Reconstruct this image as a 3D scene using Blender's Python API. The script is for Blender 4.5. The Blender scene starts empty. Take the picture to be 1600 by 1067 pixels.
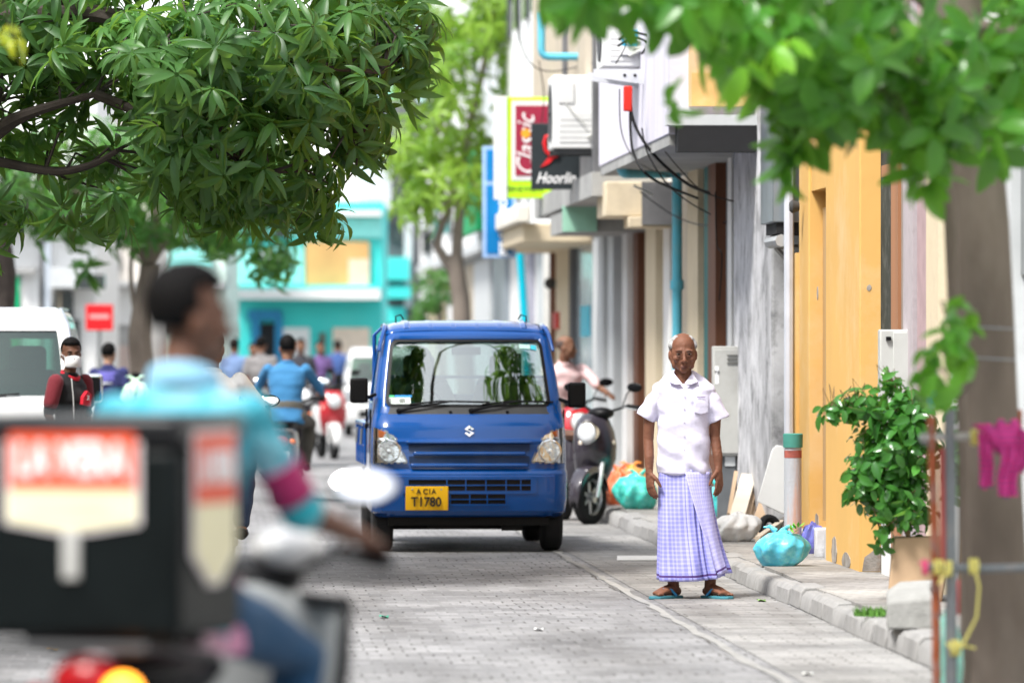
import bpy, bmesh, math, random
import numpy as np
from mathutils import Vector, Matrix, Quaternion, noise
R=math.radians; PI=math.pi
random.seed(7); rng=np.random.default_rng(11)
sc=bpy.context.scene; C=sc.collection
FP=8889.0; CH=1.53; HY=542.0; K=.052; ANG=math.atan(K)
def X(px,Y): return (px-800)/FP*Y
def Z(py,Y): return CH+(HY-py)/FP*Y
def P(px,py,Y): return Vector((X(px,Y),Y,Z(py,Y)))
def GY(py,h=0): return FP*(CH-h)/(py-HY)
def SP(a,Y,z=0): return Vector((a-K*Y,Y,z))
def V(*a): return Vector(a)
# ---------- materials
MATS={}
def M(name,col=(.5,.5,.5),rough=.6,metal=0,var=.12,scale=6,bump=0,bscale=60,dirt=None,damt=.5,dscale=3,streak=False,
      spec=.28,coat=0,trans=0,emit=None,estr=0,aniso=None,alpha=1,sss=0,ior=1.45,sheen=0):
    if name in MATS: return MATS[name]
    m=bpy.data.materials.new(name); m.use_nodes=True; nt=m.node_tree; N=nt.nodes; L=nt.links
    b=N['Principled BSDF']
    def s(k,v):
        if k in b.inputs: b.inputs[k].default_value=v
    s('Roughness',rough); s('Metallic',metal); s('Specular IOR Level',spec); s('Coat Weight',coat); s('Coat Roughness',.06)
    s('Transmission Weight',trans); s('IOR',ior); s('Alpha',alpha); s('Sheen Weight',sheen)
    if sss: s('Subsurface Weight',sss); s('Subsurface Scale',.02)
    tc=N.new('ShaderNodeTexCoord'); mp=N.new('ShaderNodeMapping'); L.new(tc.outputs['Object'],mp.inputs[0])
    if streak: mp.inputs['Scale'].default_value=(1,1,.12)
    if aniso: mp.inputs['Scale'].default_value=aniso
    c4=(*col,1)
    if var or dirt:
        n=N.new('ShaderNodeTexNoise'); n.inputs['Scale'].default_value=scale; n.inputs['Detail'].default_value=6
        L.new(mp.outputs[0],n.inputs[0])
        r=N.new('ShaderNodeValToRGB'); r.color_ramp.elements[0].position=.3; r.color_ramp.elements[1].position=.7
        r.color_ramp.elements[0].color=(*[max(0,c*(1-var)) for c in col],1)
        r.color_ramp.elements[1].color=(*[min(1,c*(1+var*.6)) for c in col],1)
        L.new(n.outputs['Fac'],r.inputs[0]); out=r.outputs[0]
        if dirt:
            n2=N.new('ShaderNodeTexNoise'); n2.inputs['Scale'].default_value=dscale; n2.inputs['Detail'].default_value=9; n2.inputs['Roughness'].default_value=.7
            L.new(mp.outputs[0],n2.inputs[0])
            r2=N.new('ShaderNodeValToRGB'); r2.color_ramp.elements[0].position=.5; r2.color_ramp.elements[1].position=.68
            r2.color_ramp.elements[1].color=(damt,damt,damt,1)
            L.new(n2.outputs['Fac'],r2.inputs[0])
            mx=N.new('ShaderNodeMix'); mx.data_type='RGBA'
            L.new(r2.outputs[0],mx.inputs[0]); L.new(out,mx.inputs[6]); mx.inputs[7].default_value=(*dirt,1); out=mx.outputs[2]
        L.new(out,b.inputs['Base Color'])
        if 0<rough<1 and metal<.5 and not trans:
            mr=N.new('ShaderNodeMapRange'); L.new(n.outputs['Fac'],mr.inputs[0]); mr.inputs[3].default_value=max(.02,rough-.1); mr.inputs[4].default_value=min(1,rough+.1); L.new(mr.outputs[0],b.inputs['Roughness'])
    else: s('Base Color',c4)
    if bump:
        n3=N.new('ShaderNodeTexNoise'); n3.inputs['Scale'].default_value=bscale; n3.inputs['Detail'].default_value=5
        L.new((tc.outputs['Object'] if streak else mp.outputs[0]),n3.inputs[0]); bp=N.new('ShaderNodeBump'); bp.inputs['Strength'].default_value=bump; bp.inputs['Distance'].default_value=.01
        L.new(n3.outputs['Fac'],bp.inputs['Height']); L.new(bp.outputs[0],b.inputs['Normal'])
    if emit: s('Emission Color',(*emit,1)); s('Emission Strength',estr)
    MATS[name]=m; return m
def leafmat(name,c1,c2,tr,trw=.35,rough=.35):
    m=bpy.data.materials.new(name); m.use_nodes=True; nt=m.node_tree; N=nt.nodes; L=nt.links
    b=N['Principled BSDF']; o=N['Material Output']
    at=N.new('ShaderNodeAttribute'); at.attribute_name='leaf_tone'
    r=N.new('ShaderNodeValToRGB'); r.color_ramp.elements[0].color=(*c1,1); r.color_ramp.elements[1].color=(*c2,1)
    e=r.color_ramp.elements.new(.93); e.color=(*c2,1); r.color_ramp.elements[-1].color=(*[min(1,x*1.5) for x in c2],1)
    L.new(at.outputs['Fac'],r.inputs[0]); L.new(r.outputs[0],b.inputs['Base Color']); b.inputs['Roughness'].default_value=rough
    b.inputs['Specular IOR Level'].default_value=.45
    t=N.new('ShaderNodeBsdfTranslucent'); 
    mx0=N.new('ShaderNodeMix'); mx0.data_type='RGBA'; mx0.inputs[0].default_value=.35; mx0.inputs[6].default_value=(*tr,1); L.new(r.outputs[0],mx0.inputs[7]); L.new(mx0.outputs[2],t.inputs[0])
    mx=N.new('ShaderNodeMixShader'); mx.inputs[0].default_value=trw; L.new(b.outputs[0],mx.inputs[1]); L.new(t.outputs[0],mx.inputs[2]); L.new(mx.outputs[0],o.inputs[0])
    return m
def thinglass(name,tint,fac,rough=0):
    m=bpy.data.materials.new(name); m.use_nodes=True; nt=m.node_tree; N=nt.nodes; L=nt.links; N.remove(N['Principled BSDF'])
    t=N.new('ShaderNodeBsdfTransparent'); t.inputs[0].default_value=(*tint,1); g=N.new('ShaderNodeBsdfGlossy'); g.inputs['Roughness'].default_value=rough
    lw=N.new('ShaderNodeFresnel'); lw.inputs[0].default_value=1.45; ad=N.new('ShaderNodeMath'); ad.operation='ADD'; ad.use_clamp=True; L.new(lw.outputs[0],ad.inputs[0]); ad.inputs[1].default_value=fac
    x=N.new('ShaderNodeMixShader'); L.new(ad.outputs[0],x.inputs[0]); L.new(t.outputs[0],x.inputs[1]); L.new(g.outputs[0],x.inputs[2]); L.new(x.outputs[0],N['Material Output'].inputs[0]); MATS[name]=m; return m
# ---------- mesh builder
class MB:
    def __init__(s): s.v=[]; s.f=[]; s.uv=None
    def add(s,vs,fs):
        o=len(s.v); s.v+= [tuple(v) for v in vs]; s.f+=[tuple(i+o for i in f) for f in fs]; return s
    def box(s,c,d,rot=None,tap=(1,1)):
        x,y,z=[k/2 for k in d]; vs=[]
        for k,(a,b,e) in enumerate([(-1,-1,-1),(1,-1,-1),(1,1,-1),(-1,1,-1),(-1,-1,1),(1,-1,1),(1,1,1),(-1,1,1)]):
            t=tap if e>0 else (1,1); v=Vector((a*x*t[0],b*y*t[1],e*z))
            if rot is not None: v=rot@v
            vs.append(v+Vector(c))
        return s.add(vs,[(0,3,2,1),(4,5,6,7),(0,1,5,4),(1,2,6,5),(2,3,7,6),(3,0,4,7)])
    def bb(s,x0,x1,y0,y1,z0,z1): return s.box(((x0+x1)/2,(y0+y1)/2,(z0+z1)/2),(x1-x0,y1-y0,z1-z0))
    def loft(s,rings,cap=True,closed=True):
        o=len(s.v); n=len(rings[0])
        for r in rings: s.v+=[tuple(p) for p in r]
        for i in range(len(rings)-1):
            for j in range(n if closed else n-1):
                a=o+i*n+j; b=o+i*n+(j+1)%n; s.f.append((a,b,b+n,a+n))
        if cap: s.f.append(tuple(o+j for j in reversed(range(n)))); s.f.append(tuple(o+(len(rings)-1)*n+j for j in range(n)))
        return s
    def tube(s,pts,rad,n=8,ell=None,ref=None,cap=True):
        pts=[Vector(p) for p in pts]
        if not isinstance(rad,(list,tuple)): rad=[rad]*len(pts)
        rings=[]; pr=None
        for i,p in enumerate(pts):
            d=(pts[min(i+1,len(pts)-1)]-pts[max(i-1,0)])
            d=d.normalized() if d.length>1e-9 else Vector((0,0,1))
            if pr is None:
                u=Vector(ref) if ref is not None else (Vector((1,0,0)) if abs(d.x)<.9 else Vector((0,1,0)))
            else: u=pr
            u=(u-d*u.dot(d)); u=u.normalized() if u.length>1e-6 else d.orthogonal().normalized(); w=d.cross(u); pr=u
            r=rad[i]; ra,rb=(r if isinstance(r,(tuple,list)) else (r,r))
            rings.append([p+u*math.cos(2*PI*k/n)*ra+w*math.sin(2*PI*k/n)*rb for k in range(n)])
        return s.loft(rings,cap)
    def cap_tube(s,pts,rad,n=12,ref=None):
        # rounded ends
        pts=[Vector(p) for p in pts]; rad=[r if isinstance(r,(tuple,list)) else (r,r) for r in rad]
        d0=(pts[0]-pts[1]).normalized(); d1=(pts[-1]-pts[-2]).normalized()
        a=[];ra=[]
        for t in (80,55,28): a.append(pts[0]+d0*math.sin(R(t))*min(rad[0])); ra.append(tuple(q*math.cos(R(t)) for q in rad[0]))
        b=[];rb=[]
        for t in (28,55,80): b.append(pts[-1]+d1*math.sin(R(t))*min(rad[-1])); rb.append(tuple(q*math.cos(R(t)) for q in rad[-1]))
        return s.tube(a+pts+b,ra+rad+rb,n,ref=ref)
    def ell(s,c,r,rot=None,n=16,m=10):
        vs=[];c=Vector(c)
        if not isinstance(r,(tuple,list)): r=(r,r,r)
        def tr(v): return (rot@v if rot is not None else v)+c
        vs.append(tr(Vector((0,0,-r[2]))))
        for i in range(1,m):
            a=-PI/2+PI*i/m
            for j in range(n):
                t=2*PI*j/n; vs.append(tr(Vector((r[0]*math.cos(a)*math.cos(t),r[1]*math.cos(a)*math.sin(t),r[2]*math.sin(a)))))
        vs.append(tr(Vector((0,0,r[2]))))
        fs=[]
        for j in range(n): fs.append((0,1+(j+1)%n,1+j))
        for i in range(m-2):
            for j in range(n): a=1+i*n+j; b=1+i*n+(j+1)%n; fs.append((a,b,b+n,a+n))
        l=len(vs)-1; q=1+(m-2)*n
        for j in range(n): fs.append((q+j,q+(j+1)%n,l))
        return s.add(vs,fs)
    def lathe(s,c,ax,prof,n=24):
        # prof: list of (dist along axis, radius)
        ax=Vector(ax).normalized(); c=Vector(c); u=ax.orthogonal().normalized(); w=ax.cross(u)
        return s.loft([[c+ax*h+(u*math.cos(2*PI*k/n)+w*math.sin(2*PI*k/n))*max(r,1e-4) for k in range(n)] for h,r in prof])
    def torus(s,c,ax,Rr,r,n=32,m=10,flat=1):
        ax=Vector(ax).normalized(); c=Vector(c); u=ax.orthogonal().normalized(); w=ax.cross(u); rings=[]
        for k in range(n+1):
            a=2*PI*k/n; d=u*math.cos(a)+w*math.sin(a)
            rings.append([c+d*(Rr+r*math.cos(2*PI*j/m))+ax*r*flat*math.sin(2*PI*j/m) for j in range(m)])
        return s.loft(rings,False)
    def prism(s,poly,fn,t0,t1):
        # poly 2d list; fn(u,v,t)->Vector
        n=len(poly); vs=[fn(u,v,t0) for u,v in poly]+[fn(u,v,t1) for u,v in poly]
        fs=[tuple(reversed(range(n))),tuple(range(n,2*n))]+[(i,(i+1)%n,n+(i+1)%n,n+i) for i in range(n)]
        return s.add(vs,fs)
    def grid(s,fn,nu,nv,thick=None):
        vs=[fn(i/nu,j/nv) for j in range(nv+1) for i in range(nu+1)]
        fs=[(j*(nu+1)+i,j*(nu+1)+i+1,(j+1)*(nu+1)+i+1,(j+1)*(nu+1)+i) for j in range(nv) for i in range(nu)]
        return s.add(vs,fs)
def link(o,parent=None):
    C.objects.link(o)
    if parent is not None: o.parent=parent
    return o
def obj(name,mb,mat,parent=None,smooth=True,ang=35,bev=0,bseg=2,solid=0,sub=0,fixn=True,loc=None,rot=None):
    me=bpy.data.meshes.new(name); me.from_pydata(mb.v,[],mb.f)
    if fixn:
        bm=bmesh.new(); bm.from_mesh(me); bmesh.ops.recalc_face_normals(bm,faces=bm.faces); bm.to_mesh(me); bm.free()
    if isinstance(mat,(list,tuple)):
        for k in mat: me.materials.append(k)
    elif mat: me.materials.append(mat)
    if smooth:
        me.polygons.foreach_set('use_smooth',[True]*len(me.polygons)); me.set_sharp_from_angle(angle=R(ang))
    o=bpy.data.objects.new(name,me); link(o,parent)
    if loc is not None: o.location=loc
    if rot is not None: o.rotation_euler=rot
    if solid: m=o.modifiers.new('s','SOLIDIFY'); m.thickness=solid; m.offset=0
    if bev: m=o.modifiers.new('b','BEVEL'); m.width=bev; m.segments=bseg; m.limit_method='ANGLE'; m.angle_limit=R(40); m.harden_normals=False
    if sub: m=o.modifiers.new('u','SUBSURF'); m.levels=sub; m.render_levels=sub
    return o
def remesh(name,mb,mat,parent,vox=.008,sm=3,disp=None):
    me=bpy.data.meshes.new('tmp'); me.from_pydata(mb.v,[],mb.f)
    bm=bmesh.new(); bm.from_mesh(me); bmesh.ops.recalc_face_normals(bm,faces=bm.faces); bm.to_mesh(me); bm.free()
    o=bpy.data.objects.new('tmp',me); C.objects.link(o)
    m=o.modifiers.new('r','REMESH'); m.mode='VOXEL'; m.voxel_size=vox; m.use_smooth_shade=True
    if sm: m=o.modifiers.new('s','SMOOTH'); m.iterations=sm; m.factor=.5
    dg=bpy.context.evaluated_depsgraph_get(); me2=bpy.data.meshes.new_from_object(o.evaluated_get(dg))
    bpy.data.objects.remove(o); bpy.data.meshes.remove(me); me2.name=name
    if disp:
        nr=[v.normal.copy() for v in me2.vertices]
        for v,n_ in zip(me2.vertices,nr): v.co+=n_*disp(v.co)
    me2.materials.clear()
    me2.materials.append(mat)
    me2.polygons.foreach_set('use_smooth',[True]*len(me2.polygons))
    o=bpy.data.objects.new(name,me2); return link(o,parent)
def tag(o,label,cat,group=None,kind=None):
    o['label']=label
    if cat: o['category']=cat
    if group: o['group']=group
    if kind: o['kind']=kind
    return o
def root(name,label,cat,loc=(0,0,0),rz=0,group=None):
    o=bpy.data.objects.new(name,None); C.objects.link(o); o.location=loc; o.rotation_euler=(0,0,rz); o.empty_display_size=.2
    return tag(o,label,cat,group)
def struct(name,mb,mat,label=None,**k):
    o=obj(name,mb,mat,**k); o['kind']='structure'
    if label: o['label']=label
    return o
def copy_tree(o,parent=None):
    c=o.copy(); C.objects.link(c)
    if parent is not None: c.parent=parent
    for ch in [q for q in bpy.data.objects if q.parent==o]: copy_tree(ch,c)
    return c
def text(name,s,size,mat,parent,loc,rot,ext=.002,shear=0,width=None,bold=0,align='CENTER'):
    cu=bpy.data.curves.new(name,'FONT'); cu.body=s; cu.size=size; cu.extrude=ext; cu.shear=shear; cu.align_x=align; cu.align_y='CENTER'; cu.offset=bold; cu.resolution_u=4
    t=bpy.data.objects.new('tmp',cu); C.objects.link(t); dg=bpy.context.evaluated_depsgraph_get()
    me=bpy.data.meshes.new_from_object(t.evaluated_get(dg)); bpy.data.objects.remove(t)
    me.name=name; me.materials.clear(); me.materials.append(mat)
    if width:
        xs=[v.co.x for v in me.vertices]; w=max(xs)-min(xs); 
        for v in me.vertices: v.co.x*=width/w
    o=bpy.data.objects.new(name,me); link(o,parent); o.location=loc; o.rotation_euler=rot; return o
# ---------- camera / world / light
cam=bpy.data.cameras.new('camera'); co=bpy.data.objects.new('camera',cam); C.objects.link(co); sc.camera=co
cam.lens=200; cam.sensor_width=36; cam.clip_start=.5; cam.clip_end=3000
co.location=(0,0,CH); co.rotation_euler=(PI/2+math.atan((HY-533.5)/FP),0,0)
cam.dof.use_dof=True; cam.dof.focus_distance=36.3; cam.dof.aperture_fstop=2.7
w=bpy.data.worlds.new('World'); sc.world=w; w.use_nodes=True; nt=w.node_tree; bg=nt.nodes['Background']
sky=nt.nodes.new('ShaderNodeTexSky'); sky.sky_type='NISHITA'; sky.sun_disc=False
SE,SR=R(58),R(222)
sky.sun_elevation=SE; sky.sun_rotation=SR; sky.air_density=1; sky.dust_density=1.2; sky.ozone_density=.8
hs=nt.nodes.new('ShaderNodeHueSaturation'); hs.inputs['Saturation'].default_value=.3
nt.links.new(sky.outputs[0],hs.inputs['Color']); nt.links.new(hs.outputs[0],bg.inputs[0]); bg.inputs[1].default_value=.15
sl=bpy.data.lights.new('sun','SUN'); sl.energy=2.6; sl.angle=R(14); sl.color=(1,.97,.92)
so=bpy.data.objects.new('sun',sl); C.objects.link(so)
# sun at azimuth: sky rotation measured clockwise from +Y
sd=Vector((math.sin(SR)*math.cos(SE),math.cos(SR)*math.cos(SE),math.sin(SE)))
so.rotation_euler=sd.to_track_quat('Z','Y').to_euler()
sc.view_settings.view_transform='Standard'; sc.view_settings.look='None'; sc.view_settings.gamma=1; sc.view_settings.exposure=1.35
sc.cycles.max_bounces=8; sc.cycles.transparent_max_bounces=12; sc.cycles.caustics_reflective=False; sc.cycles.caustics_refractive=False
# ---------- road & pavement
def paver_mat(name,bw,bh,base,mort,rot=0,vary=.18,bump=.35):
    m=bpy.data.materials.new(name); m.use_nodes=True; nt=m.node_tree; N=nt.nodes; L=nt.links; b=N['Principled BSDF']
    tc=N.new('ShaderNodeTexCoord'); mp=N.new('ShaderNodeMapping'); mp.inputs['Rotation'].default_value=(0,0,rot)
    L.new(tc.outputs['Object'],mp.inputs[0])
    # wobble
    nw=N.new('ShaderNodeTexNoise'); nw.inputs['Scale'].default_value=1.4; L.new(mp.outputs[0],nw.inputs[0])
    vm=N.new('ShaderNodeVectorMath'); vm.operation='MULTIPLY_ADD'; L.new(nw.outputs['Color'],vm.inputs[0]); vm.inputs[1].default_value=(.06,.06,0); L.new(mp.outputs[0],vm.inputs[2])
    br=N.new('ShaderNodeTexBrick'); L.new(vm.outputs[0],br.inputs[0]); br.inputs['Scale'].default_value=1
    br.inputs['Brick Width'].default_value=bw; br.inputs['Row Height'].default_value=bh; br.inputs['Mortar Size'].default_value=.0065; br.inputs['Mortar Smooth'].default_value=.3
    br.inputs['Color1'].default_value=(*[c*(1-vary) for c in base],1); br.inputs['Color2'].default_value=(*[min(1,c*(1+vary*.6)) for c in base],1); br.offset=.5
    br.inputs['Mortar'].default_value=(0,0,0,1); br.inputs['Bias'].default_value=0
    n1=N.new('ShaderNodeTexNoise'); n1.inputs['Scale'].default_value=.7; n1.inputs['Detail'].default_value=8; n1.inputs['Roughness'].default_value=.65; L.new(mp.outputs[0],n1.inputs[0])
    r1=N.new('ShaderNodeValToRGB'); r1.color_ramp.elements[0].position=.3; r1.color_ramp.elements[0].color=(.55,.55,.56,1); r1.color_ramp.elements[1].position=.72; r1.color_ramp.elements[1].color=(1.22,1.21,1.2,1)
    L.new(n1.outputs['Fac'],r1.inputs[0])
    n2=N.new('ShaderNodeTexNoise'); n2.inputs['Scale'].default_value=45; n2.inputs['Detail'].default_value=4; L.new(mp.outputs[0],n2.inputs[0])
    r2=N.new('ShaderNodeValToRGB'); r2.color_ramp.elements[0].position=.3; r2.color_ramp.elements[0].color=(.8,.8,.8,1); r2.color_ramp.elements[1].position=.7; r2.color_ramp.elements[1].color=(1.1,1.1,1.1,1); L.new(n2.outputs['Fac'],r2.inputs[0])
    def mul(a,bb):
        x=N.new('ShaderNodeMix'); x.data_type='RGBA'; x.blend_type='MULTIPLY'; x.inputs[0].default_value=1; L.new(a,x.inputs[6]); L.new(bb,x.inputs[7]); return x.outputs[2]
    mp4=N.new('ShaderNodeMapping'); mp4.inputs['Scale'].default_value=(1,.12,1); L.new(mp.outputs[0],mp4.inputs[0])
    n4=N.new('ShaderNodeTexNoise'); n4.inputs['Scale'].default_value=1.6; n4.inputs['Detail'].default_value=5; L.new(mp4.outputs[0],n4.inputs[0])
    r4=N.new('ShaderNodeValToRGB'); r4.color_ramp.elements[0].position=.35; r4.color_ramp.elements[0].color=(.72,.71,.70,1); r4.color_ramp.elements[1].position=.55; r4.color_ramp.elements[1].color=(1.06,1.06,1.06,1); L.new(n4.outputs['Fac'],r4.inputs[0])
    basec=mul(mul(mul(br.outputs['Color'],r1.outputs[0]),r2.outputs[0]),r4.outputs[0])
    # mortar: amount of darkness varies
    n3=N.new('ShaderNodeTexNoise'); n3.inputs['Scale'].default_value=1.9; n3.inputs['Detail'].default_value=5; L.new(mp.outputs[0],n3.inputs[0])
    r3=N.new('ShaderNodeValToRGB'); r3.color_ramp.elements[0].position=.42; r3.color_ramp.elements[0].color=(*[c*.8 for c in base],1); r3.color_ramp.elements[1].position=.62; r3.color_ramp.elements[1].color=(*mort,1); L.new(n3.outputs['Fac'],r3.inputs[0])
    mx=N.new('ShaderNodeMix'); mx.data_type='RGBA'; L.new(br.outputs['Fac'],mx.inputs[0]); L.new(basec,mx.inputs[6]); L.new(r3.outputs[0],mx.inputs[7])
    L.new(mx.outputs[2],b.inputs['Base Color']); b.inputs['Roughness'].default_value=.75; b.inputs['Specular IOR Level'].default_value=.35
    iv=N.new('ShaderNodeMath'); iv.operation='SUBTRACT'; iv.inputs[0].default_value=1; L.new(br.outputs['Fac'],iv.inputs[1])
    ad=N.new('ShaderNodeMath'); ad.operation='MULTIPLY_ADD'; L.new(n2.outputs['Fac'],ad.inputs[0]); ad.inputs[1].default_value=.35; L.new(iv.outputs[0],ad.inputs[2])
    ad2=N.new('ShaderNodeMath'); ad2.operation='MULTIPLY_ADD'; L.new(n1.outputs['Fac'],ad2.inputs[0]); ad2.inputs[1].default_value=2.5; L.new(ad.outputs[0],ad2.inputs[2])
    bp=N.new('ShaderNodeBump'); bp.inputs['Strength'].default_value=bump; bp.inputs['Distance'].default_value=.008; L.new(ad2.outputs[0],bp.inputs['Height']); L.new(bp.outputs[0],b.inputs['Normal'])
    return m
road_m=paver_mat('road_pavers',.13,.21,(.262,.262,.268),(.045,.042,.04),rot=-ANG,bump=.35,vary=.2)
pave_m=paver_mat('pavement_pavers',.2,.1,(.34,.33,.315),(.08,.075,.07),rot=-ANG+.5,bump=.6)
mb=MB(); mb.grid(lambda u,v:V(-60+120*u,5+395*v,0),8,20)
struct('road',mb,road_m,'road')
conc=M('concrete_pale',(.42,.415,.4),.8,var=.2,scale=5,bump=.5,bscale=30,dirt=(.16,.15,.14),damt=.6,dscale=4)
# right pavement
Yn=60
def kx(Y): return SP(3.39,Y).x
mb=MB(); mb.grid(lambda u,v:(lambda Y:SP(3.50+(u-1/9)*2.4 if u>0 else 3.496,Y,(.128+.010*noise.noise(V(u*3,Y*.5,0))) if u>0 else .02))(10+120*v),9,200)
struct('pavement',mb,pave_m,'pavement')
mb=MB(); Y=9.0; i=0
while Y<110:
    L_=.62; d=random.uniform(-.012,.012); h=.12+random.uniform(-.012,.012)
    a0=3.39+d
    pr=[(a0,0),(a0+.012,h-.03),(a0+.04,h),(a0+.16,h+.004),(a0+.16,-.02)]
    tw=random.uniform(-.01,.01)
    mb.loft([[SP(a+tw*0,Y+.008,z) for a,z in pr],[SP(a+tw,Y+L_-.008,z) for a,z in pr]])
    Y+=L_
struct('kerb',mb,M('kerb_stone',(.31,.305,.30),.8,var=.25,scale=3,bump=.6,bscale=25,dirt=(.12,.115,.11),damt=.55,dscale=3),'kerb',bev=.008)
# gutter line (cement strip with crack) and patch
mb=MB()
def gut(u,v):
    Y=14+90*v; a=2.58-.003*(Y-30)+.035*noise.noise(V(Y*.7,1,0))+ (u-.5)*(.05+.06*noise.noise(V(Y*2.3,5,u))+.03*noise.noise(V(Y*7,8,u)))
    return SP(a,Y,.004+.004*noise.noise(V(Y*3,u*3,2)))
mb.grid(gut,2,260); struct('gutter_strip',mb,M('gutter_cement',(.31,.305,.295),.8,var=.25,scale=3,bump=.5,dirt=(.1,.1,.1),damt=.5),'gutter strip')
mb=MB()
def gut2(u,v):
    Y=14+90*v; a=2.53-.003*(Y-30)+.035*noise.noise(V(Y*.7,1,0))+.03*noise.noise(V(Y*1.7,9,0))+(u-.5)*max(.0,.002+.020*noise.noise(V(Y*1.1,7,0)))
    return SP(a,Y,.0095)
mb.grid(gut2,1,300); struct('gutter_crack',mb,M('crack_dark',(.10,.095,.09),.9,var=.3),'gutter crack')
# concrete gutter apron between line and kerb
apron_m=paver_mat('apron_pavers',.2,.12,(.30,.296,.29),(.07,.065,.06),rot=-ANG,bump=.5,vary=.22)
mb=MB(); mb.grid(lambda u,v:(lambda Y:SP(2.66-.003*(Y-30)+u*(.73+.003*(Y-30)),Y,.0035+.002*noise.noise(V(Y,u*4,0))))(10+90*v),6,200)
struct('gutter_apron',mb,apron_m,'gutter apron')
# white painted bar
mb=MB(); Yb=GY(873); mb.grid(lambda u,v:V(X(962+u*70,Yb)+.02*v,Yb-.45+.9*v,.0085),1,1); struct('road_marking',mb,M('white_paint',(.75,.75,.74),.6,var=.15,dirt=(.4,.4,.4)),'road marking')
# left pavement and kerb
mb=MB(); mb.grid(lambda u,v:(lambda Y:SP(-2.9-u*2.5,Y,.12))(10+190*v),2,60); 
struct('pavement',mb,pave_m,'left pavement')
mb=MB(); Y=10
while Y<190:
    mb.loft([[SP(a,Y+.01,z) for a,z in ((-2.76,0),(-2.78,.12),(-2.9,.124),(-2.9,0))],[SP(a,Y+.99,z) for a,z in ((-2.76,0),(-2.78,.12),(-2.9,.124),(-2.9,0))]]); Y+=1
struct('kerb',mb,MATS['kerb_stone'],'left kerb')
# ================= shared materials
blue=M('truck_blue_paint',(.001,.066,.29),.2,var=.04,coat=.6,spec=.35)
blk=M('black_plastic',(.006,.006,.007),.45,var=.2,spec=.2)
gryp=M('dark_grey_plastic',(.06,.062,.065),.6,var=.15)
rub=M('tyre_rubber',(.018,.018,.019),.85,var=.2,bump=.3)
chrome=M('chrome',(.8,.8,.8),.12,metal=1,var=.02)
steel=M('grey_steel',(.35,.36,.37),.4,metal=.8,var=.15)
glass=thinglass('clear_glass',(.97,.98,.98),.02)
tglass=thinglass('tinted_glass',(.45,.58,.53),.05)
mirror=M('mirror_glass',(.9,.9,.9),.03,metal=1,var=0)
white_pl=M('white_plastic',(.75,.75,.74),.4,var=.06)
dkint=M('cab_interior',(.03,.034,.036),.8,var=.2)
greyseat=M('seat_fabric',(.10,.11,.12),.9,var=.2,bump=.3)
redl=M('red_lens',(.30,.004,.008),.3,var=.05,coat=.2)
oral=M('orange_lens',(.75,.16,.02),.2,var=.05,coat=1)
platem=M('plate_yellow',(.85,.48,.015),.4,var=.04)
blackpaint=M('black_paint',(.02,.018,.016),.4,var=0)
refl=M('lamp_reflector',(.82,.83,.85),.16,metal=1,var=.18,scale=14,bump=.45,bscale=26)
def interp(t,tab):
    for i in range(len(tab)-1):
        if t<=tab[i+1][0]:
            k=(t-tab[i][0])/(tab[i+1][0]-tab[i][0]); return [a+(b-a)*max(0,k) for a,b in zip(tab[i][1:],tab[i+1][1:])]
    return list(tab[-1][1:])
# z, halfwidth, front y, corner radius
CAB=[(.27,.690,.070,.12),(.31,.715,.022,.12),(.40,.728,.004,.12),(.585,.730,.0,.12),(.60,.728,.012,.12),(.62,.724,.030,.12),(.80,.722,.040,.12),(.825,.722,.034,.12),(.845,.722,.050,.12),(.93,.718,.078,.12),(.99,.712,.118,.115),(1.03,.706,.165,.11),(1.08,.700,.205,.10),(1.20,.685,.282,.09),(1.35,.664,.376,.085),(1.50,.640,.470,.08),(1.58,.626,.520,.08),(1.625,.612,.560,.09),(1.67,.592,.650,.12),(1.70,.560,.80,.16)]
def cabp(z): return interp(z,CAB)
def csurf(x,z,out=0):
    w_,yf,r=cabp(z); ax=abs(x); b=.035*(ax/w_)**2
    if ax>w_-r: q=min(ax-(w_-r),r*.999); b+=r-math.sqrt(r*r-q*q)
    return V(x,yf+b-out,z)
def patch(mb,q,out,nx=8,nz=4,thick=.02,fn=csurf):
    # q: 4 corners (x,z): bl, br, tr, tl
    def pt(u,v,o):
        x=(q[0][0]*(1-u)+q[1][0]*u)*(1-v)+(q[3][0]*(1-u)+q[2][0]*u)*v; z=(q[0][1]*(1-u)+q[1][1]*u)*(1-v)+(q[3][1]*(1-u)+q[2][1]*u)*v
        return fn(x,z,o)
    o=len(mb.v); n=(nx+1)*(nz+1)
    for oo in (out,out-thick):
        for j in range(nz+1):
            for i in range(nx+1): mb.v.append(tuple(pt(i/nx,j/nz,oo)))
    for s_ in (0,1):
        for j in range(nz):
            for i in range(nx):
                a=o+s_*n+j*(nx+1)+i; mb.f.append((a,a+1,a+nx+2,a+nx+1))
    per=[i for i in range(nx)]+[j*(nx+1)+nx for j in range(nz)]+[nz*(nx+1)+i for i in range(nx,0,-1)]+[j*(nx+1) for j in range(nz,0,-1)]
    for k in range(len(per)): a,b=per[k],per[(k+1)%len(per)]; mb.f.append((o+a,o+b,o+n+b,o+n+a))
    return mb
def rect(x0,x1,z0,z1): return [(x0,z0),(x1,z0),(x1,z1),(x0,z1)]
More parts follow.
